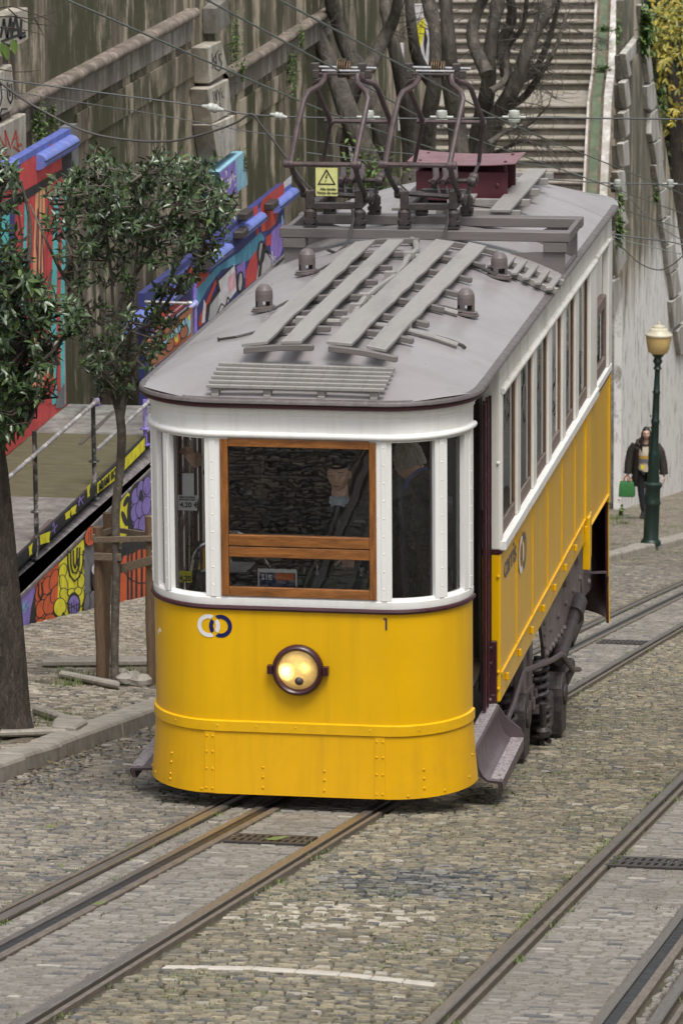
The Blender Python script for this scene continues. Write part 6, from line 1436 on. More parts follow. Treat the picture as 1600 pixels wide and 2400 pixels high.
pb_.poly('p_greywash', C([(1120, 880), (1150, 830), (1200, 900), (1200, 990), (1060, 1080), (1080, 960)]))
for c, rx, ry in (((1105, 830), 26, 90), ((915, 1100), 22, 80)): pb_.petal('p_greywash', c3(*c), rx/3.92*.7, ry/3.92, .05, 5)
pb_.line('p_black', C([(1090, 1060), (1110, 880), (1130, 760), (1160, 820), (1180, 850)]), 6)
pb_.poly('p_white', C([(720, 1080), (860, 930), (880, 1180), (800, 1290), (720, 1380), (700, 1240)])); pb_.poly('p_pink', C([(800, 1060), (870, 1000), (870, 1150), (810, 1210)]))
pb_.poly('p_greywash', C([(620, 1460), (640, 1300), (720, 1180), (720, 1400)])); pb_.poly('p_redwash', C([(540, 1420), (600, 1280), (700, 1050), (720, 1060), (640, 1260), (580, 1480), (530, 1520)]))
pb_.line('p_black', C([(700, 1400), (740, 1300), (780, 1330), (800, 1240), (830, 1280)]), 3); pb_.line('p_black', C([(700, 1060), (720, 1180), (620, 1320), (600, 1440)]), 6); pb_.line('p_black', C([(720, 1080), (850, 950)]), 3)
for a, b in (((1195, 880), (1240, 870)), ((1205, 820), (1215, 940)), ((1180, 850), (1235, 905))): pb_.line('p_white', C([a, b]), 2)
pb_.poly('p_lblue', C([(1290, 500), (1305, 480), (1310, 570), (1295, 590)])); pb_.poly('p_white', C([(560, 1480), (580, 1260), (600, 1300), (590, 1470)])); pb_.poly('p_dblue', C([(790, 820), (940, 700), (940, 760), (800, 880)]))
pb_.poly('p_redwash', C([(100, 1600), (200, 1380), (280, 1330), (400, 1260), (420, 1310), (200, 1500), (110, 1640)]))
pb_.build(f2, 'spray_mural')
mb = MB()
for x, y in ((560, 950), (900, 650), (1180, 390), (940, 480), (560, 890)): c = onX(*c3(x, y), XM+.05); mb.box(c.x-.05, c.x+.1, c.y-.2, c.y+.3, c.z-.07, c.z+.05)
mb.build('capping_bracket', M['iron'], h2, False, .02)
# ================================================================== FAR SIDE: stairs, gable wall, bank
sY, sZ, sX = 70., onY(1340, 452, 70.).z, onY(1340, 452, 70.).x
DIR = Vector((-.080, 1, 0)).normalized(); LAT = Vector((1, .080, 0)).normalized()
st_t = thing('staircase', 'long worn stone staircase climbing behind the bare trees', 'staircase', (sX-2, sY-12, gz(58)))
def sp(lat, run, z): return Vector((sX, sY, 0))+LAT*lat+DIR*run+Vector((0, 0, z))
rise, trd, wid = .195, .34, 5.2
mbT, mbR = MB(), MB(); run, z = -9.6, sZ-.195*26
k = 0
prof = []
while z < 3.2:
    land = 2.7 if k == 34 else trd
    j = random.uniform(-.012, .012)
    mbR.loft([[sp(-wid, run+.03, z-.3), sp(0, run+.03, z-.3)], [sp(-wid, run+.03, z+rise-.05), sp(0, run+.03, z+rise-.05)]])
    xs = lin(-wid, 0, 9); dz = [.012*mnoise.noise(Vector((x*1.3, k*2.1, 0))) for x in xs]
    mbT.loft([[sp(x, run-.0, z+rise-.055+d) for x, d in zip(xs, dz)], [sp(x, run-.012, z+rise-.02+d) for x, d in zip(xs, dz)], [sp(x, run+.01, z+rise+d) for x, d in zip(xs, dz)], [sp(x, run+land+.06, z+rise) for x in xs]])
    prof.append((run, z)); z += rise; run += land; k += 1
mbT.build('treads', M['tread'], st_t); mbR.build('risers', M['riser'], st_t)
# stringers with the green rail beside the steps
def stringer(l0, l1, dz0, dz1, m, name, a=-9.6, b=22):
    mb = MB(); P = [(r, z_+rise) for r, z_ in prof if a <= r <= b]; rings = []
    for r, z_ in P[::2]: rings.append([sp(l0, r, z_+dz0), sp(l1, r, z_+dz1), sp(l1, r, z_-1.4), sp(l0, r, z_-1.4)])
    mb.loft(rings, close=True, caps=True); return mb.build(name, M[m], st_t)
stringer(.0, .05, .10, .10, 'white_kerb', 'inner_stringer'); stringer(.051, .11, .08, .06, 'rustplank', 'gutter_strip'); stringer(.111, .31, .17, .17, 'greenrail', 'green_handrail_board')
stringer(.311, .37, .02, .02, 'rustplank', 'gutter_strip'); stringer(.371, .54, .20, .20, 'white_kerb', 'outer_stringer'); stringer(.541, .74, .02, .02, 'mud', 'planting_strip'); stringer(.741, 1.0, .10, .10, 'white_kerb', 'outer_stringer')
for i, (px, py, r) in enumerate(((487*1.0+793, 423, .22), (1252, 364, .07), (1240, 1240, .01), (1383, 165, .18), (1377, 250, .16), (1370, 345, .2), (1387, 75, .15))):
    if py > 1000: continue
    c = onY(px, py, sY+(452-py)/22.5*trd*1.0-.05); mb = MB(); mb.has_t = True
    for _ in range(90): leaf(mb, c+Vector((random.gauss(0, r*.6), random.gauss(0, r*.3), abs(random.gauss(0, r*.4)))), (random.uniform(-1, 1), random.uniform(-1, .2), random.uniform(.2, 1)), (0, 0, 1), .09, .05, random.random())
    tag(mb.build('stair_weed', M['fern']), ('bushy weed on a low stair tread above the maroon box', 'small weed on the stairs left of the green rail', '', 'weeds in the strip right of the green rail, upper', 'weeds beside the white stringer, middle of the flight', 'weeds beside the white stringer just above the lower wire', 'weeds at the top of the planting strip')[i], 'weed', 'weeds growing on the staircase')
mb = MB(); c = onY(1254, 411, 71.); mb.lathe([(.10, -.3), (.10, 0), (.15, .02), (.15, .08), (.08, .12), (0, .13)], c, (0, 0, 1), 14); tag(mb.build('stone_bollard', M['stone_pale']), 'short pale stone bollard at the edge of the stairs behind the box', 'bollard')
# white wall with stepped coping, standing along the pavement
GX = -4.
gw = thing('stepped_wall', 'whitewashed stained wall with stepped coping blocks behind the street lamp', 'wall', (GX-.4, 64, gz(62)))
ptsR = [(1474, -40), (1480, 30), (1500, 180), (1530, 350), (1568, 600), (1590, 760), (1625, 980)]
top = [onX(x, y, GX) for x, y in ptsR]; bl = onX(1424, 1186, GX); tl_ = onX(1424, -40, GX)
outl = [Vector((GX, bl.y, gz(bl.y)-.3)), Vector((GX, top[-1].y, gz(top[-1].y)-.6))]+[Vector(p) for p in reversed(top)]+[Vector((GX, bl.y, top[0].z))]
mb = MB(); mb.prism(outl, (-.14, 0, 0)); mb.build('wall_face', M['gable'], gw)
bD, bE = crop(1380, 0, 5.882), crop(1380, 380, 5.6)
def blk(pts, cr_, out=.10, m='block', dep=.13):
    X = GX+out; mb = MB(); mb.prism([onX(*cr_(x, y), X) for x, y in pts], (-dep, 0, 0)); mb.build('coping_block', M[m], gw, False, .015)
for pts in ([(712, 70), (765, 55), (800, 310), (745, 330)], [(735, 600), (825, 560), (842, 725), (775, 800)], [(790, 800), (850, 765), (888, 1080), (835, 1140)], [(800, 1190), (900, 1130), (936, 1450), (870, 1530), (815, 1500)], [(862, 1560), (940, 1500), (975, 1900), (885, 1960), (850, 1850)], [(890, 1980), (985, 1920), (1030, 2200), (940, 2300)]): blk(pts, bD)
for pts in ([(860, 40), (965, 10), (1010, 310), (930, 390)], [(930, 400), (1025, 330), (1050, 660), (960, 760)], [(960, 780), (1065, 705), (1098, 990), (1010, 1080)], [(1020, 1110), (1120, 1065), (1170, 1380), (1055, 1470), (1030, 1300)], [(1070, 1480), (1160, 1405), (1205, 1690), (1110, 1790)], [(1080, 1830), (1210, 1740), (1240, 2080), (1120, 2180)], [(1150, 2220), (1260, 2100), (1300, 2500), (1200, 2540)]): blk(pts, bE)
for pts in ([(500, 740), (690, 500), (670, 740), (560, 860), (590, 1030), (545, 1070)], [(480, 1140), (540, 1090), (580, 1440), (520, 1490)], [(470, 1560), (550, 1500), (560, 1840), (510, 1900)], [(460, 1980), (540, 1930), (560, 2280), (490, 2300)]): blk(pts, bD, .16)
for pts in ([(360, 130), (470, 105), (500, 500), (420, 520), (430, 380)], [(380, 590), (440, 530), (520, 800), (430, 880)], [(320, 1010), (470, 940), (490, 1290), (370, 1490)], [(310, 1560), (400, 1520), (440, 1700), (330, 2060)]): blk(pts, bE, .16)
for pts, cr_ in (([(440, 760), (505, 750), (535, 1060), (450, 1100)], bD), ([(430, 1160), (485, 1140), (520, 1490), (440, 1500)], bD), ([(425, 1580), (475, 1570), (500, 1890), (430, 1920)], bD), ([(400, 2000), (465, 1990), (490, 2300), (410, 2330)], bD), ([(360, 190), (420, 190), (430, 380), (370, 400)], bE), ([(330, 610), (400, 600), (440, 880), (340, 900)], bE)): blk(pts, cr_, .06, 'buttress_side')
wallplant('wall_plant', 1468, 70, GX+.2, .34, 420, 'drooping green bush on the stepped wall near the top', 'fern', -.3, .16)
wallplant('wall_plant', 1412, 72, GX+.2, .2, 60, 'little weed left of the drooping bush on the stepped wall', 'fern', 0, .08)
wallplant('wall_plant', 1412, 525, GX+.15, .28, 180, 'dark tuft on the wall just above the rear tram roof', 'fern', -.2, .10)
wallplant('wall_plant', 1418, 462, GX+.15, .14, 90, 'bright weed above the darker tuft at the rear of the tram roof', 'fern', 0, .09)
wallplant('wall_plant', 1500, 452, GX+.1, .12, 60, 'bright weed in the middle of the stepped wall', 'fern', 0, .09)
wallplant('wall_plant', 1492, 985, GX+.08, .25, 110, 'sparse weeds on the whitewash above the walking woman', 'fern', 0, .08)
wallplant('wall_plant', 1418, 1192, GX+.3, .16, 130, 'grass clump at the foot of the whitewashed wall', 'fern', .5, .08)
# overgrown bank that closes the view
mb = MB(); rows = []
for i in range(24):
    y = 84+i*2.2; rows.append([(x, y+1.5*mnoise.noise(Vector((x*.2, i*.4, 0))), gz(84)+max(0, (i-.5))*1.5+1.2*mnoise.noise(Vector((x*.25, y*.25, 4)))-2) for x in lin(-40, 30, 26)])
mb.loft(rows); struct(mb.build('hill', M['bank'], None, True))
# ================================================================== TREES
def limb(mb, pts, Y, w0, w1, cr_=None, wob=.8, ext=None):
    P = []; n = len(pts)
    for i, (x, y) in enumerate(pts):
        yy = Y+.35*wob*math.sin(i*1.3+Y*3); P.append(onY(x, y, yy))
    if pts[-1][1] <= -20 and w1 > .06:
        d = (P[-1]-P[-2]).normalized(); q = P[-1]
        for k in range(4): d = (d+Vector((.22*math.sin(k*2.1+Y*7+w0*40), .1*math.sin(k+Y), .12))).normalized(); q = q+d*.9; P.append(q)
        w1 = .02
    if ext is not None: P = [Vector((P[0].x+.1, P[0].y, ext))]+P
    Q = []; rr = []; m = len(P)
    for i in range(m-1):                                   # smooth (Catmull-Rom) through the measured points
        p0, p1, p2, p3 = P[max(0, i-1)], P[i], P[i+1], P[min(m-1, i+2)]
        for k in range(5):
            t = k/5; Q.append(.5*((2*p1)+(p2-p0)*t+(2*p0-5*p1+4*p2-p3)*t*t+(3*p1-3*p2+p3-p0)*t**3)); f = (i+t)/(m-1); rr.append((w0+(w1-w0)*f)*(1+.04*math.sin((i+t)*2.3+Y)))
    Q.append(P[-1]); rr.append(w1)
    mb.tube(Q, [r*(.70 if r > .15 else .9)*(1+.04*mnoise.noise(Vector((q.z*2, r*9, q.x)))) for r, q in zip(rr, Q)], 16); return Q
def bare_tree(label, limbs, Y, twigs):
    zg = gz(Y)+.0; first = limbs[0]; P0 = onY(*first[0][0], Y)
    t_ = thing('bare_tree', label, 'tree', (P0.x, Y, zg)); mb = MB(); ends = []
    for i, (pts, w0, w1) in enumerate(limbs): ends.append(limb(mb, pts, Y+.35*(i % 3-1), w0, w1, ext=zg-.2 if i == 0 else None))
    mb.build('trunk', M['bark_grey'], t_, True)
    mb = MB()
    for _ in range(twigs):
        q = random.choice(ends); b = q[random.randrange(len(q)//3, len(q))]; d = Vector((random.gauss(.2, .8), random.gauss(-.2, .3), random.gauss(.1, .6))).normalized(); P = [b]; 
        for k in range(6): d = (d+Vector((random.gauss(0, .28), random.gauss(0, .2), random.gauss(.02, .28)))).normalized(); P.append(P[-1]+d*random.uniform(.08, .22))
        mb.tube(P, list(np.linspace(.010, .003, 7)), 4, False)
        for _ in range(2):
            b2 = P[random.randrange(2, 6)]; d2 = Vector((random.gauss(0, 1), random.gauss(0, .3), random.gauss(0, 1))).normalized(); mb.tube([b2, b2+d2*.18, b2+d2*.3+Vector((0, 0, random.uniform(-.1, .1)))], [.007, .005, .003], 3, False)
    mb.build('twigs', M['bark_grey'], t_)
bare_tree('leaning bare tree with a thick forked trunk, behind the nearer trolley frame', [([(895, 500), (872, 430), (838, 350), (800, 260), (768, 170), (728, 80), (700, 20), (680, -40)], .37, .27), ([(865, 430), (880, 330), (868, 250), (845, 190), (800, 120), (770, 40), (755, -40)], .30, .22), ([(800, 250), (826, 180), (850, 150), (880, 90), (905, 40), (920, -40)], .18, .15), ([(845, 350), (800, 390), (785, 300), (775, 330)], .12, .05)], 49.0, 40)
bare_tree('straight bare tree between the two trolley frames', [([(945, 500), (945, 400), (940, 300), (925, 200), (905, 110), (890, 40), (885, -40)], .30, .24), ([(955, 470), (975, 380), (985, 270), (1000, 170), (1000, 80), (985, 10), (980, -40)], .27, .24), ([(1000, 200), (960, 140), (945, 60), (935, -40)], .14, .14)], 50.5, 30)
bare_tree('many-stemmed bare tree spreading right in front of the stairs', [([(1055, 500), (1055, 400), (1050, 300), (1035, 200), (1030, 100), (1020, -40)], .34, .32), ([(1085, 480), (1105, 370), (1140, 270), (1185, 190), (1215, 100), (1250, 30), (1275, -40)], .26, .21), ([(1075, 430), (1100, 300), (1120, 200), (1125, 110), (1140, 20), (1145, -40)], .24, .20), ([(1118, 170), (1085, 90), (1095, 30), (1130, -40)], .14, .15), ([(1170, 190), (1150, 110), (1175, 40), (1165, -30)], .13, .10), ([(1150, 250), (1200, 225), (1240, 170), (1275, 110), (1300, 30)], .085, .03), ([(1120, 330), (1165, 300), (1215, 285), (1260, 240)], .06, .015), ([(1185, 190), (1225, 165), (1260, 90), (1285, -10)], .08, .04), ([(1100, 370), (1150, 345), (1195, 325), (1225, 330)], .05, .012), ([(1125, 210), (1160, 180), (1165, 110), (1200, 60), (1210, -20)], .07, .04)], 48.2, 210)
# leafy trees
def inpoly(x, y, P):
    c = False; j = len(P)-1
    for i in range(len(P)):
        (xi, yi), (xj, yj) = P[i], P[j]
        if (yi > y) != (yj > y) and x < (xj-xi)*(y-yi)/(yj-yi)+xi: c = not c
        j = i
    return c
def crown(mbL, mbT, roots, polyg, Y, dY, n, L, leaves, dens=None, seed=1, droop=.25, tw=.012):
    rnd = random.Random(seed); xs = [p[0] for p in polyg]; ys = [p[1] for p in polyg]; done = 0
    while done < n:
        x, y = rnd.uniform(min(xs), max(xs)), rnd.uniform(min(ys), max(ys))
        if not inpoly(x, y, polyg) or (dens and rnd.random() > dens(x, y)): continue
        done += 1
        tip = onY(x, y, Y+rnd.gauss(0, dY)); rt_ = min(roots, key=lambda q: (q-tip).length+.6*max(0, q.z-tip.z)); mid = rt_.lerp(tip, .55)+Vector((rnd.gauss(0, .06), rnd.gauss(0, .06), -.06))
        P = [rt_, mid, tip]; 
        if (tip-rt_).length < 1.4: mbT.tube(P, [tw, tw*.7, tw*.35], 5, False)
        ax = (tip-mid).normalized()
        for k in range(leaves):
            f = k/leaves; b = mid.lerp(tip, .25+.78*f); a = k*2.4+rnd.random(); s = ax.orthogonal().normalized(); s2 = ax.cross(s); o = s*math.cos(a)+s2*math.sin(a)
            d = (o*1.0+ax*(.35+.5*f)+Vector((0, 0, rnd.uniform(-.55, .25)))).normalized(); nn = Vector((rnd.gauss(0, .35), rnd.gauss(-.25, .35), 1))
            tint = min(1, max(0, rnd.gauss(.35, .22)+(.35 if f > .85 and rnd.random() < .3 else 0)))
            leaf(mbL, b, d, nn, L*rnd.uniform(.65, 1.2), L*rnd.uniform(.34, .44), tint, .2, rnd.uniform(.05, .4))
YT = yg.y
yt = thing('young_tree', 'young staked tree with glossy dark leaves between the stage and the tram', 'tree', (yg.x, YT, gz(YT)+.08))
mbT = MB(); mbL = MB(); mbL.has_t = True
def smooth_tube(mb, pts, Y, w0, w1, zb=None, jy=.1):
    P = [onY(x, y, Y+jy*math.sin(i*2.1)) for i, (x, y) in enumerate(pts)]
    if zb is not None: P[0].z = zb
    Q = []; 
    for i in range(len(P)-1):
        p0, p1, p2, p3 = P[max(0, i-1)], P[i], P[i+1], P[min(len(P)-1, i+2)]
        for k in range(6): t = k/6; Q.append(.5*((2*p1)+(p2-p0)*t+(2*p0-5*p1+4*p2-p3)*t*t+(3*p1-3*p2+p3-p0)*t**3))
    Q.append(P[-1]); mb.tube(Q, [w0+(w1-w0)*i/(len(Q)-1) for i in range(len(Q))], 10); return Q
stem = smooth_tube(mbT, [(264, 1568), (264, 1450), (268, 1300), (266, 1180), (276, 1080), (280, 1000), (274, 940)], YT, .036, .040, gz(YT)+.04, .02)
roots = []
for pts in ([(275, 960), (258, 910), (240, 860), (215, 780), (190, 690), (170, 600), (140, 520), (110, 450)], [(277, 960), (272, 900), (268, 840), (262, 740), (255, 620), (240, 500), (225, 400)], [(280, 965), (292, 900), (310, 840), (340, 760), (370, 690), (410, 600), (450, 520), (490, 440)], [(278, 950), (290, 860), (300, 760), (310, 640), (320, 520), (330, 400)], [(345, 750), (380, 700), (420, 640), (470, 560)], [(262, 740), (300, 650), (370, 540), (420, 420)], [(190, 690), (150, 640), (110, 560), (70, 470)]):
    roots += smooth_tube(mbT, pts, YT, .022, .007, None, .22)[3:]
YP = [(85, 440), (105, 395), (150, 405), (215, 330), (250, 325), (270, 372), (330, 360), (385, 330), (410, 300), (430, 340), (480, 350), (505, 345), (515, 420), (550, 470), (520, 520), (500, 590), (450, 640), (390, 680), (400, 730), (430, 750), (360, 800), (350, 850), (320, 900), (285, 915), (250, 905), (215, 890), (205, 840), (175, 770), (160, 690), (150, 640), (130, 560), (90, 500)]
def dens(x, y):
    d = .35+.65*max(0, mnoise.noise(Vector((x*.014, y*.014, 2.2)))+.45)
    if 400 < y < 560: d += .25
    if 540 < y < 760 and 200 < x < 420: d *= .5
    if x < 170 and y > 430: d *= .45
    return min(1, d)
crown(mbL, mbT, roots, YP, YT, .42, 430, .088, 10, dens, 3)
ytk = mbT.build('trunk', M['bark_young'], yt, True); mbL.build('crown', M['leaf'], yt)
# support frame of stakes and battens round the young tree
sk = thing('tree_stakes', 'rough timber stakes and battens propping the young tree', 'tree support', (yg.x, YT, gz(YT)+.08))
def stake(pts, Y, r, label=None):
    P = [onY(x, y, Y) for x, y in pts]; mb = MB(); mb.tube([P[0].lerp(P[-1], k/5)+Vector((.006*math.sin(k*2), 0, 0)) for k in range(6)], r, 9); mb.build('stake', M['stake'], sk, True)
stake([(233, 1562), (226, 1210)], YT+.12, .048); stake([(240, 1556), (249, 1178)], YT+.42, .044); stake([(347, 1578), (344, 1185)], YT-.15, .042)
def bat(a, b, Ya, Yb, h, th=.022): 
    mb = MB(); mb.beam(onY(*a, Ya), onY(*b, Yb), th, h); mb.build('batten', M['batten'], sk, False, .003)
bat((217, 1240), (352, 1237), YT+.04, YT-.22, .050); bat((214, 1235), (262, 1215), YT+.06, YT+.46, .055); bat((262, 1216), (352, 1230), YT+.46, YT-.18, .045); bat((218, 1278), (278, 1280), YT+.06, YT-.06, .065); bat((256, 1312), (352, 1286), YT+.10, YT-.24, .075); bat((240, 1252), (278, 1254), YT+.3, YT-.06, .055)
# old tree at the left edge with its big leaves
TYY = tg.y+.15
ot = thing('old_tree', 'thick rough trunk at the left edge with pale glossy leaves above', 'tree', (tg.x, TYY, gz(TYY)+.08))
mbT = MB(); mbL = MB(); mbL.has_t = True
cs = [(onY(28, 1700, TYY), .178), (onY(22, 1640, TYY), .152), (onY(14, 1450, TYY), .128), (onY(2, 1250, TYY), .108), (onY(-12, 1080, TYY), .098), (onY(-25, 980, TYY), .09), (onY(-35, 900, TYY), .08)]
rings = []
for i in range(len(cs)-1):
    for k in range(8):
        t = k/8; c = cs[i][0].lerp(cs[i+1][0], t); r = cs[i][1]+(cs[i+1][1]-cs[i][1])*t
        rings.append([c+Vector((math.cos(a)*r*(1+.07*math.sin(3*a+1+c.z*.6)+.03*mnoise.noise(Vector((a*3, c.z*3, 0)))), math.sin(a)*r, 0)) for a in np.linspace(0, 2*math.pi, 29)[:-1]])
rings[0] = [Vector((p.x, p.y, gz(TYY)+.03)) for p in rings[0]]
mbT.loft(rings, close=True, caps=True); otk = mbT.build('trunk', M['bark'], ot, True)
mbT = MB(); roots = []
for pts in ([(-30, 940), (10, 880), (60, 800), (100, 700), (120, 620)], [(-30, 900), (20, 760), (60, 640), (70, 520), (50, 420)], [(-30, 850), (-20, 600), (0, 450), (20, 360)], [(10, 880), (70, 860), (130, 800), (170, 720), (210, 690)], [(0, 930), (50, 930), (90, 920), (120, 880)]): roots += smooth_tube(mbT, pts, TYY, .03, .008, None, .2)[4:]
OP = [(-60, 340), (10, 335), (40, 370), (48, 430), (55, 500), (50, 560), (90, 620), (150, 660), (185, 700), (180, 740), (150, 770), (130, 810), (105, 850), (130, 890), (110, 930), (80, 950), (70, 985), (40, 1000), (20, 1040), (-60, 1060)]
def dens2(x, y): return min(1, .5+.6*max(-.5, mnoise.noise(Vector((x*.013, y*.013, 7.7)))+.3)-(.35 if 60 < x < 150 and 440 < y < 640 else 0))
crown(mbL, mbT, roots, OP, TYY, .38, 270, .10, 9, dens2, 11)
crown(mbL, mbT, roots, [(-40, 560), (50, 640), (150, 700), (120, 800), (50, 900), (-40, 900)], TYY, .3, 80, .10, 9, None, 12)
for px, py, t in ((4, 95, .95), (30, 88, 1.0), (12, 100, .9)): leaf(mbL, onY(px, py, TYY), (.15, 0, -1), (.3, -1, .2), .125, .062, t, .1, .1)
for pts in ([(-40, 40), (30, 38), (70, 42), (120, 30), (152, 8)], [(-40, 30), (20, 15), (60, 25), (110, 45), (135, 62)], [(20, 20), (60, 50), (130, 60)], [(-30, 60), (40, 66), (100, 80)], [(-20, 155), (40, 165), (90, 162)], [(80, 42), (95, 70), (103, 85)], [(5, 60), (2, 85)], [(30, 50), (31, 82)]): smooth_tube(mbT, pts, TYY, .006, .002, None, .05)
mbT.build('branches', M['bark'], ot, True); mbL.build('crown', M['leaf'], ot)
# autumn tree and its darker neighbour behind the stepped wall
def back_tree(label, trunk, Y, polyg, n, m, L, seed, w0, w1, dn=None):
    zg = gz(84)-3; P0 = onY(*trunk[0][0], Y); t_ = thing('leafy_tree', label, 'tree', (P0.x, Y, zg)); mT = MB(); mL = MB(); mL.has_t = True; roots = []
    for i, pts in enumerate(trunk): roots += limb(mT, pts, Y+.4*i, w0 if i == 0 else w0*.6, w1, wob=.3, ext=zg if i == 0 else None)
    crown(mL, MB(), roots, polyg, Y, 1.6, n, L, 6, dn, seed)
    mT.build('trunk', M['bark'], t_, True); mL.build('crown', m, t_)
back_tree('yellow autumn tree behind the stepped wall at the top right', [[(1562, 500), (1560, 330), (1545, 200), (1520, 140), (1500, 150)], [(1600, 420), (1555, 330), (1530, 300), (1510, 330)], [(1590, 200), (1560, 130), (1540, 90)]], 79., [(1485, -30), (1640, -30), (1640, 330), (1520, 330), (1500, 300), (1500, 220), (1495, 100)], 260, M['leaf_yellow'], .19, 21, .36, .2, lambda x, y: .95 if y < 140 else .4)
back_tree('green tree with a forked dark trunk behind the autumn tree', [[(1585, 700), (1580, 560), (1570, 420), (1585, 300)], [(1555, 700), (1550, 560), (1545, 420), (1530, 330)], [(1540, 600), (1545, 480), (1530, 400), (1515, 350)]], 84., [(1500, 180), (1640, 180), (1640, 640), (1560, 640), (1540, 500), (1520, 360), (1505, 300)], 330, M['leaf_green'], .20, 22, .30, .2)
mb = MB(); mb.has_t = True
for k in range(15000):
    p = Vector((random.uniform(-9, 12), random.uniform(88, 100), 0)); p.z = gz(84)-1+random.uniform(0, 24)
    leaf(mb, p, (random.gauss(0, 1), random.gauss(0, .5), random.gauss(0, .6)), (random.gauss(0, .5), -1, random.gauss(.3, .5)), .62, .36, random.random()**2)
tag(mb.build('woodland', M['leaf']), 'dark woodland foliage behind the stepped wall', 'woodland', None, 'stuff')
# sprayed boards glimpsed between the bare trunks
def glimpse(label, pts, Y, base, strokes):
    mb = MB(); P = [onY(*q, Y) for q in pts]; mb.prism(P, (0, .12, 0)); o = mb.build('painted_board', M[base]); tag(o, label, 'mural', 'sprayed boards behind the bare trees')
    for i, (n, q) in enumerate(strokes):
        mb = MB(); yy = Y-.004*(i+1); mb.add([onY(*a, yy) for a in q], [tuple(range(len(q)))]); set_parent(mb.build('spray_paint', M[n]), o)
glimpse('white sprayed board with a red edge between the forked trunks', [(842, 100), (925, 100), (925, 300), (842, 300)], 58., 'p_white', [('p_red', [(842, 110), (862, 110), (880, 190), (872, 240), (842, 240)]), ('p_teal', [(842, 130), (856, 140), (854, 190), (842, 190)]), ('p_purple', [(885, 215), (905, 190), (910, 240), (890, 250)]), ('p_pink', [(890, 250), (912, 245), (908, 290), (890, 270)])])
glimpse('white and yellow sprayed board in the slit between two trunks', [(948, 10), (1000, 10), (1000, 150), (948, 150)], 58.6, 'p_white', [('p_yellow', [(952, 60), (972, 40), (978, 60), (962, 120), (954, 135)]), ('p_black', [(975, 60), (982, 90), (976, 130), (972, 100)])])
glimpse('white sprayed board low behind the leaning trunk', [(768, 338), (810, 338), (810, 372), (768, 372)], 52., 'p_white', [('p_yellow', [(782, 352), (786, 350), (786, 370), (782, 370)]), ('p_black', [(772, 346), (778, 344), (776, 366), (771, 362)])])
mb = MB(); mb.has_t = True; c = onY(838, 396, 47.); mb.tube([c-Vector((0, 0, 6.)), c], [.05, .03], 6)
for k in range(420): o = Vector((random.gauss(0, .28), random.gauss(0, .28), random.gauss(-.2, .35))); leaf(mb, c+o, (random.gauss(0, 1), random.gauss(0, 1), random.uniform(-.3, .8)), (0, 0, 1), .13, .06, random.random())
tag(mb.build('shrub', M['fern']), 'bright green shrub behind the warning plate', 'shrub')
# ================================================================== STREET LAMP
lg = ground(1493, 1251, .1); ltop = onY(1510, 748, lg.y).z; Hh = ltop-lg.z
lp = thing('street_lamp', 'dark green cast-iron street lamp with cream glass on the pavement', 'street lamp', lg)
def zl(py): return onY(1500, py, lg.y).z-lg.z
mb = MB(); A = Vector((lg.x, lg.y, lg.z)); T = Vector((onY(1510, 800, lg.y).x, lg.y, lg.z+zl(815))); axd = (T-A).normalized(); u = (T-A).length/zl(815)
pr = [(.16, 0), (.16, .05), (.135, .08), (.12, .10), (.12, zl(1160)), (.13, zl(1158)), (.13, zl(1152)), (.12, zl(1150)), (.12, zl(1122)), (.145, zl(1117)), (.145, zl(1110)), (.10, zl(1106)), (.085, zl(1075)), (.095, zl(1068)), (.085, zl(1058)), (.095, zl(1045)), (.085, zl(1038)), (.066, zl(1030)), (.060, zl(972)), (.068, zl(970)), (.068, zl(966)), (.058, zl(964)), (.052, zl(905)), (.06, zl(903)), (.06, zl(899)), (.05, zl(897)), (.042, zl(862)), (.042, zl(850)), (.068, zl(846)), (.05, zl(842)), (.045, zl(838)), (.075, zl(830)), (.055, zl(822)), (.105, zl(813)), (.12, zl(811))]
mb.lathe([(r, h*u) for r, h in pr], A, axd, 24); mb.build('lamp_post', M['lamp_green'], lp, True)
mb = MB(); zt = zl(811)*u; mb.lathe([(.13, zt), (.155, zt+.02), (.185, zt+.15), (.20, zt+.27), (.20, zt+.28)], A, axd, 24); mb.build('lamp_glass', M['lamp_glass'], lp, True)
mb = MB(); mb.lathe([(.215, zt+.281), (.215, zt+.30), (.15, zt+.35), (.14, zt+.38), (.10, zt+.40), (.09, zt+.43), (.03, zt+.45), (.02, zt+.49), (0, zt+.5)], A, axd, 24); mb.build('lamp_cap', M['lamp_cap'], lp, True)
# ================================================================== OVERHEAD WIRES
def wire(label, pts, r, m='wire', name='overhead_wire', extra=None, group='overhead wires'):
    P = [Vector(p) for p in pts]; Q = []
    for i in range(len(P)-1):
        p0, p1, p2, p3 = P[max(0, i-1)], P[i], P[i+1], P[min(len(P)-1, i+2)]
        for k in range(6): t = k/6; Q.append(.5*((2*p1)+(p2-p0)*t+(2*p0-5*p1+4*p2-p3)*t*t+(3*p1-3*p2+p3-p0)*t**3))
    Q.append(P[-1]); mb = MB(); mb.tube(Q, r, 6); o = mb.build(name, M[m], None, True); return tag(o, label, 'wire', group)
w1, w2 = onY(782, 165, 5.58), onY(978, 180, 5.58)
def along(p, X=None): return [Vector((p.x, y, p.z-S*(y-p.y)+(.02*math.sin(y))*0)) for y in (-34, -12, p.y, 14.2, 26, 40, 60, 80)]
i1, i2, i3 = onY(846, 292, 14.2), onY(1014, 290, 14.2), onY(1180, 288, 14.2)
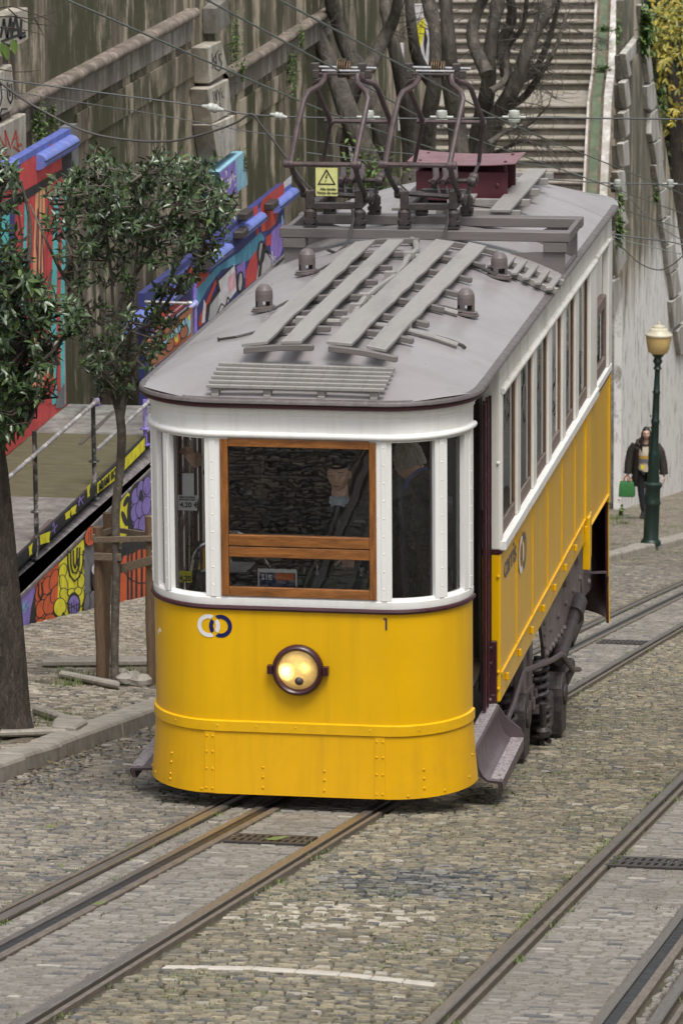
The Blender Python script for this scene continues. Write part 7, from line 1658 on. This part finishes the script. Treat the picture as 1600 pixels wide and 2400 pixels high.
def trolley_wire(label, wpt, ins, dx=0):
    sl = (ins-wpt)/(14.2-wpt.y); wire(label, [wpt-sl*40, wpt-sl*18, wpt, ins, ins+Vector((0, 12, -S*12)), ins+Vector((0, 30, -S*30)), ins+Vector((0, 66, -S*66))], .0068, 'wire_green')
trolley_wire('trolley wire touched by the left-hand bronze wheels', w1, i2); trolley_wire('trolley wire touched by the right-hand bronze wheels', w2, i3)
a, b = onY(154, 0, -1.5), i1; d_ = (b-a); wire('slack wire from the top left to the first insulator of the span wire', [a-d_*.5, a, a+d_*.5+Vector((0, 0, -.02)), b, b+Vector((.0, 12, -S*12)), b+Vector((0, 60, -S*60))], .0075, 'wire_green')
PY = lambda L, Y: [onY(x, y, Y) for x, y in L]
wire('black span wire carrying three insulators across the stairs', PY([(-300, 145), (0, 182), (300, 222), (470, 245), (575, 263), (720, 270), (846, 271), (1014, 273), (1180, 270), (1400, 272), (1568, 274), (2000, 280)], 14.2), .0085, 'wire', 'span_wire')
wire('sagging brown cable hanging in a loop over the young tree', PY([(-60, 130), (0, 188), (60, 232), (100, 255), (160, 287), (225, 310), (300, 322), (365, 325), (420, 320), (500, 298), (545, 280), (578, 262), (600, 288), (630, 325), (668, 378), (700, 420)], 14.0), .012, 'cable', 'sagging_cable')
wire('thin grey wire crossing behind the trolley frames', PY([(-100, 182), (57, 215), (330, 258), (560, 300), (690, 318), (850, 345), (960, 356), (1100, 385), (1180, 400)], 24.), .006, 'wire', 'overhead_wire')
wire('second span wire with two insulators low across the stepped wall', PY([(700, 350), (960, 385), (1180, 408), (1300, 415), (1417, 421), (1568, 424), (1900, 430)], 40.), .011, 'wire', 'span_wire')
wire('wire descending from the second span wire beside the white wall', PY([(1180, 372), (1290, 390), (1420, 440), (1480, 490), (1530, 530), (1580, 560)], 40.), .008)
wire('dark wire leaving the rear of the tram roof to the right', PY([(1330, 520), (1410, 538), (1480, 548), (1540, 556), (1620, 575)], 36.), .012, 'wire'); wire('drooping wire below the dark wire right of the tram roof', PY([(1405, 545), (1435, 575), (1470, 606), (1510, 620), (1540, 610), (1570, 585), (1600, 560)], 36.2), .009, 'cable')
wire('faint wire parallel to the dark wire right of the tram', PY([(1330, 510), (1420, 548), (1500, 568), (1568, 584), (1640, 590)], 36.4), .007, 'wire_green')
def insul(px, py, Y, s, label, kind=0):
    c = onY(px, py, Y); mb = MB()
    if kind == 0: mb.lathe([(.02, -.10), (.022, -.05), (.055, -.045), (.06, -.02), (.03, -.015), (.05, .0), (.055, .03), (.05, .06), (.03, .065), (0, .07)], c, (0, 0, 1), 14); mb.tube([c-Vector((.11, 0, 0)), c+Vector((.11, 0, 0))], .014, 6)
    else: mb.lathe([(.012, -.12*s), (.03*s, -.06*s), (.05*s, -.04*s), (.05*s, -.01), (.04*s, 0), (.05*s, .01), (.05*s, .04*s), (.03*s, .06*s), (.012, .12*s)], c, (1, 0, -.18), 14)
    tag(mb.build('insulator', M['insul'], None, True), label, 'insulator', 'insulators on the overhead wires')
for x, lb in ((846, 'insulator on the span wire behind the nearer trolley frame'), (1014, 'insulator on the span wire behind the farther trolley frame'), (1180, 'rightmost insulator on the span wire, before the stairs')): insul(x, 269, 14.2, 1, lb)
for x, lb in ((1417, 'insulator on the second span wire over the white stringers'), (1538, 'insulator on the second span wire over the coping blocks')): insul(x, 422, 40., 1, lb)
insul(489, 248, 14.2, .9, 'round white strain insulator on the span wire left of the buttress', 1); insul(640, 266, 14.2, .7, 'slim white strain insulator on the span wire near the trolley frame', 1)
# ================================================================== the house across the street (mirrored in the side windows)
fb = thing('apartment_building', 'pale plastered apartment building lining the far side of the street', 'building', (11, 30, gz(30)))
mb = MB(); mb.prism([(10.2, -30, gz(-30)-1), (10.2, 110, gz(110)-1), (10.2, 110, -4), (10.2, -30, 11)], (6, 0, 0)); mb.build('facade', M['facade'], fb)
for y in np.arange(-8, 92, 4.2):
    for k in range(2):
        z = gz(y)+1.3+k*3.2; mb = MB(); mb.box(10.17, 10.198, y, y+1.05, z, z+1.9); f = mb.build('window_frame', M['p_white'], fb); mb = MB(); mb.box(10.162, 10.169, y+.08, y+.97, z+.08, z+1.82); mb.build('pane', M['pane_dark'], f)
# ================================================================== LIGHT, SKY, CAMERA
w = bpy.data.worlds.new('World'); SC.world = w; w.use_nodes = True; t = w.node_tree
sky = t.nodes.new('ShaderNodeTexSky'); sky.sky_type = 'NISHITA'; sky.sun_disc = False; EL, AZ = R(64), R(152)
sky.sun_elevation = EL; sky.sun_rotation = AZ; sky.air_density = 1.0; sky.dust_density = 3.0; sky.ozone_density = 1.0
hs = t.nodes.new('ShaderNodeHueSaturation'); hs.inputs['Saturation'].default_value = .22
t.links.new(sky.outputs['Color'], hs.inputs['Color']); t.links.new(hs.outputs['Color'], t.nodes['Background'].inputs['Color'])
t.nodes['Background'].inputs['Strength'].default_value = .10
sl = bpy.data.lights.new('sun', 'SUN'); sl.energy = 1.5; sl.angle = R(25); sl.color = (1, .965, .91)
so = bpy.data.objects.new('sun', sl); COL.objects.link(so)
sd = Vector((math.sin(AZ)*math.cos(EL), math.cos(AZ)*math.cos(EL), math.sin(EL)))
so.rotation_euler = (-sd).to_track_quat('-Z', 'Y').to_euler(); so.location = (0, 0, 40)
cam = bpy.data.cameras.new('camera'); co = bpy.data.objects.new('camera', cam); COL.objects.link(co); SC.camera = co
cam.sensor_fit = 'VERTICAL'; cam.sensor_height = 36; cam.sensor_width = 36; cam.lens = FOC/2400*36; cam.clip_start = .5; cam.clip_end = 600
co.matrix_world = Matrix(((RT.x, UP.x, -FW.x, CAM.x), (RT.y, UP.y, -FW.y, CAM.y), (RT.z, UP.z, -FW.z, CAM.z), (0, 0, 0, 1)))
cam.dof.use_dof = True; cam.dof.focus_distance = 31.5; cam.dof.aperture_fstop = 11
SC.view_settings.view_transform = 'Standard'; SC.view_settings.look = 'None'; SC.view_settings.exposure = .92; SC.view_settings.gamma = 1
SC.render.engine = 'CYCLES'; SC.cycles.use_denoising = True; SC.cycles.max_bounces = 8; SC.cycles.transparent_max_bounces = 16
SC.cycles.sample_clamp_indirect = 6
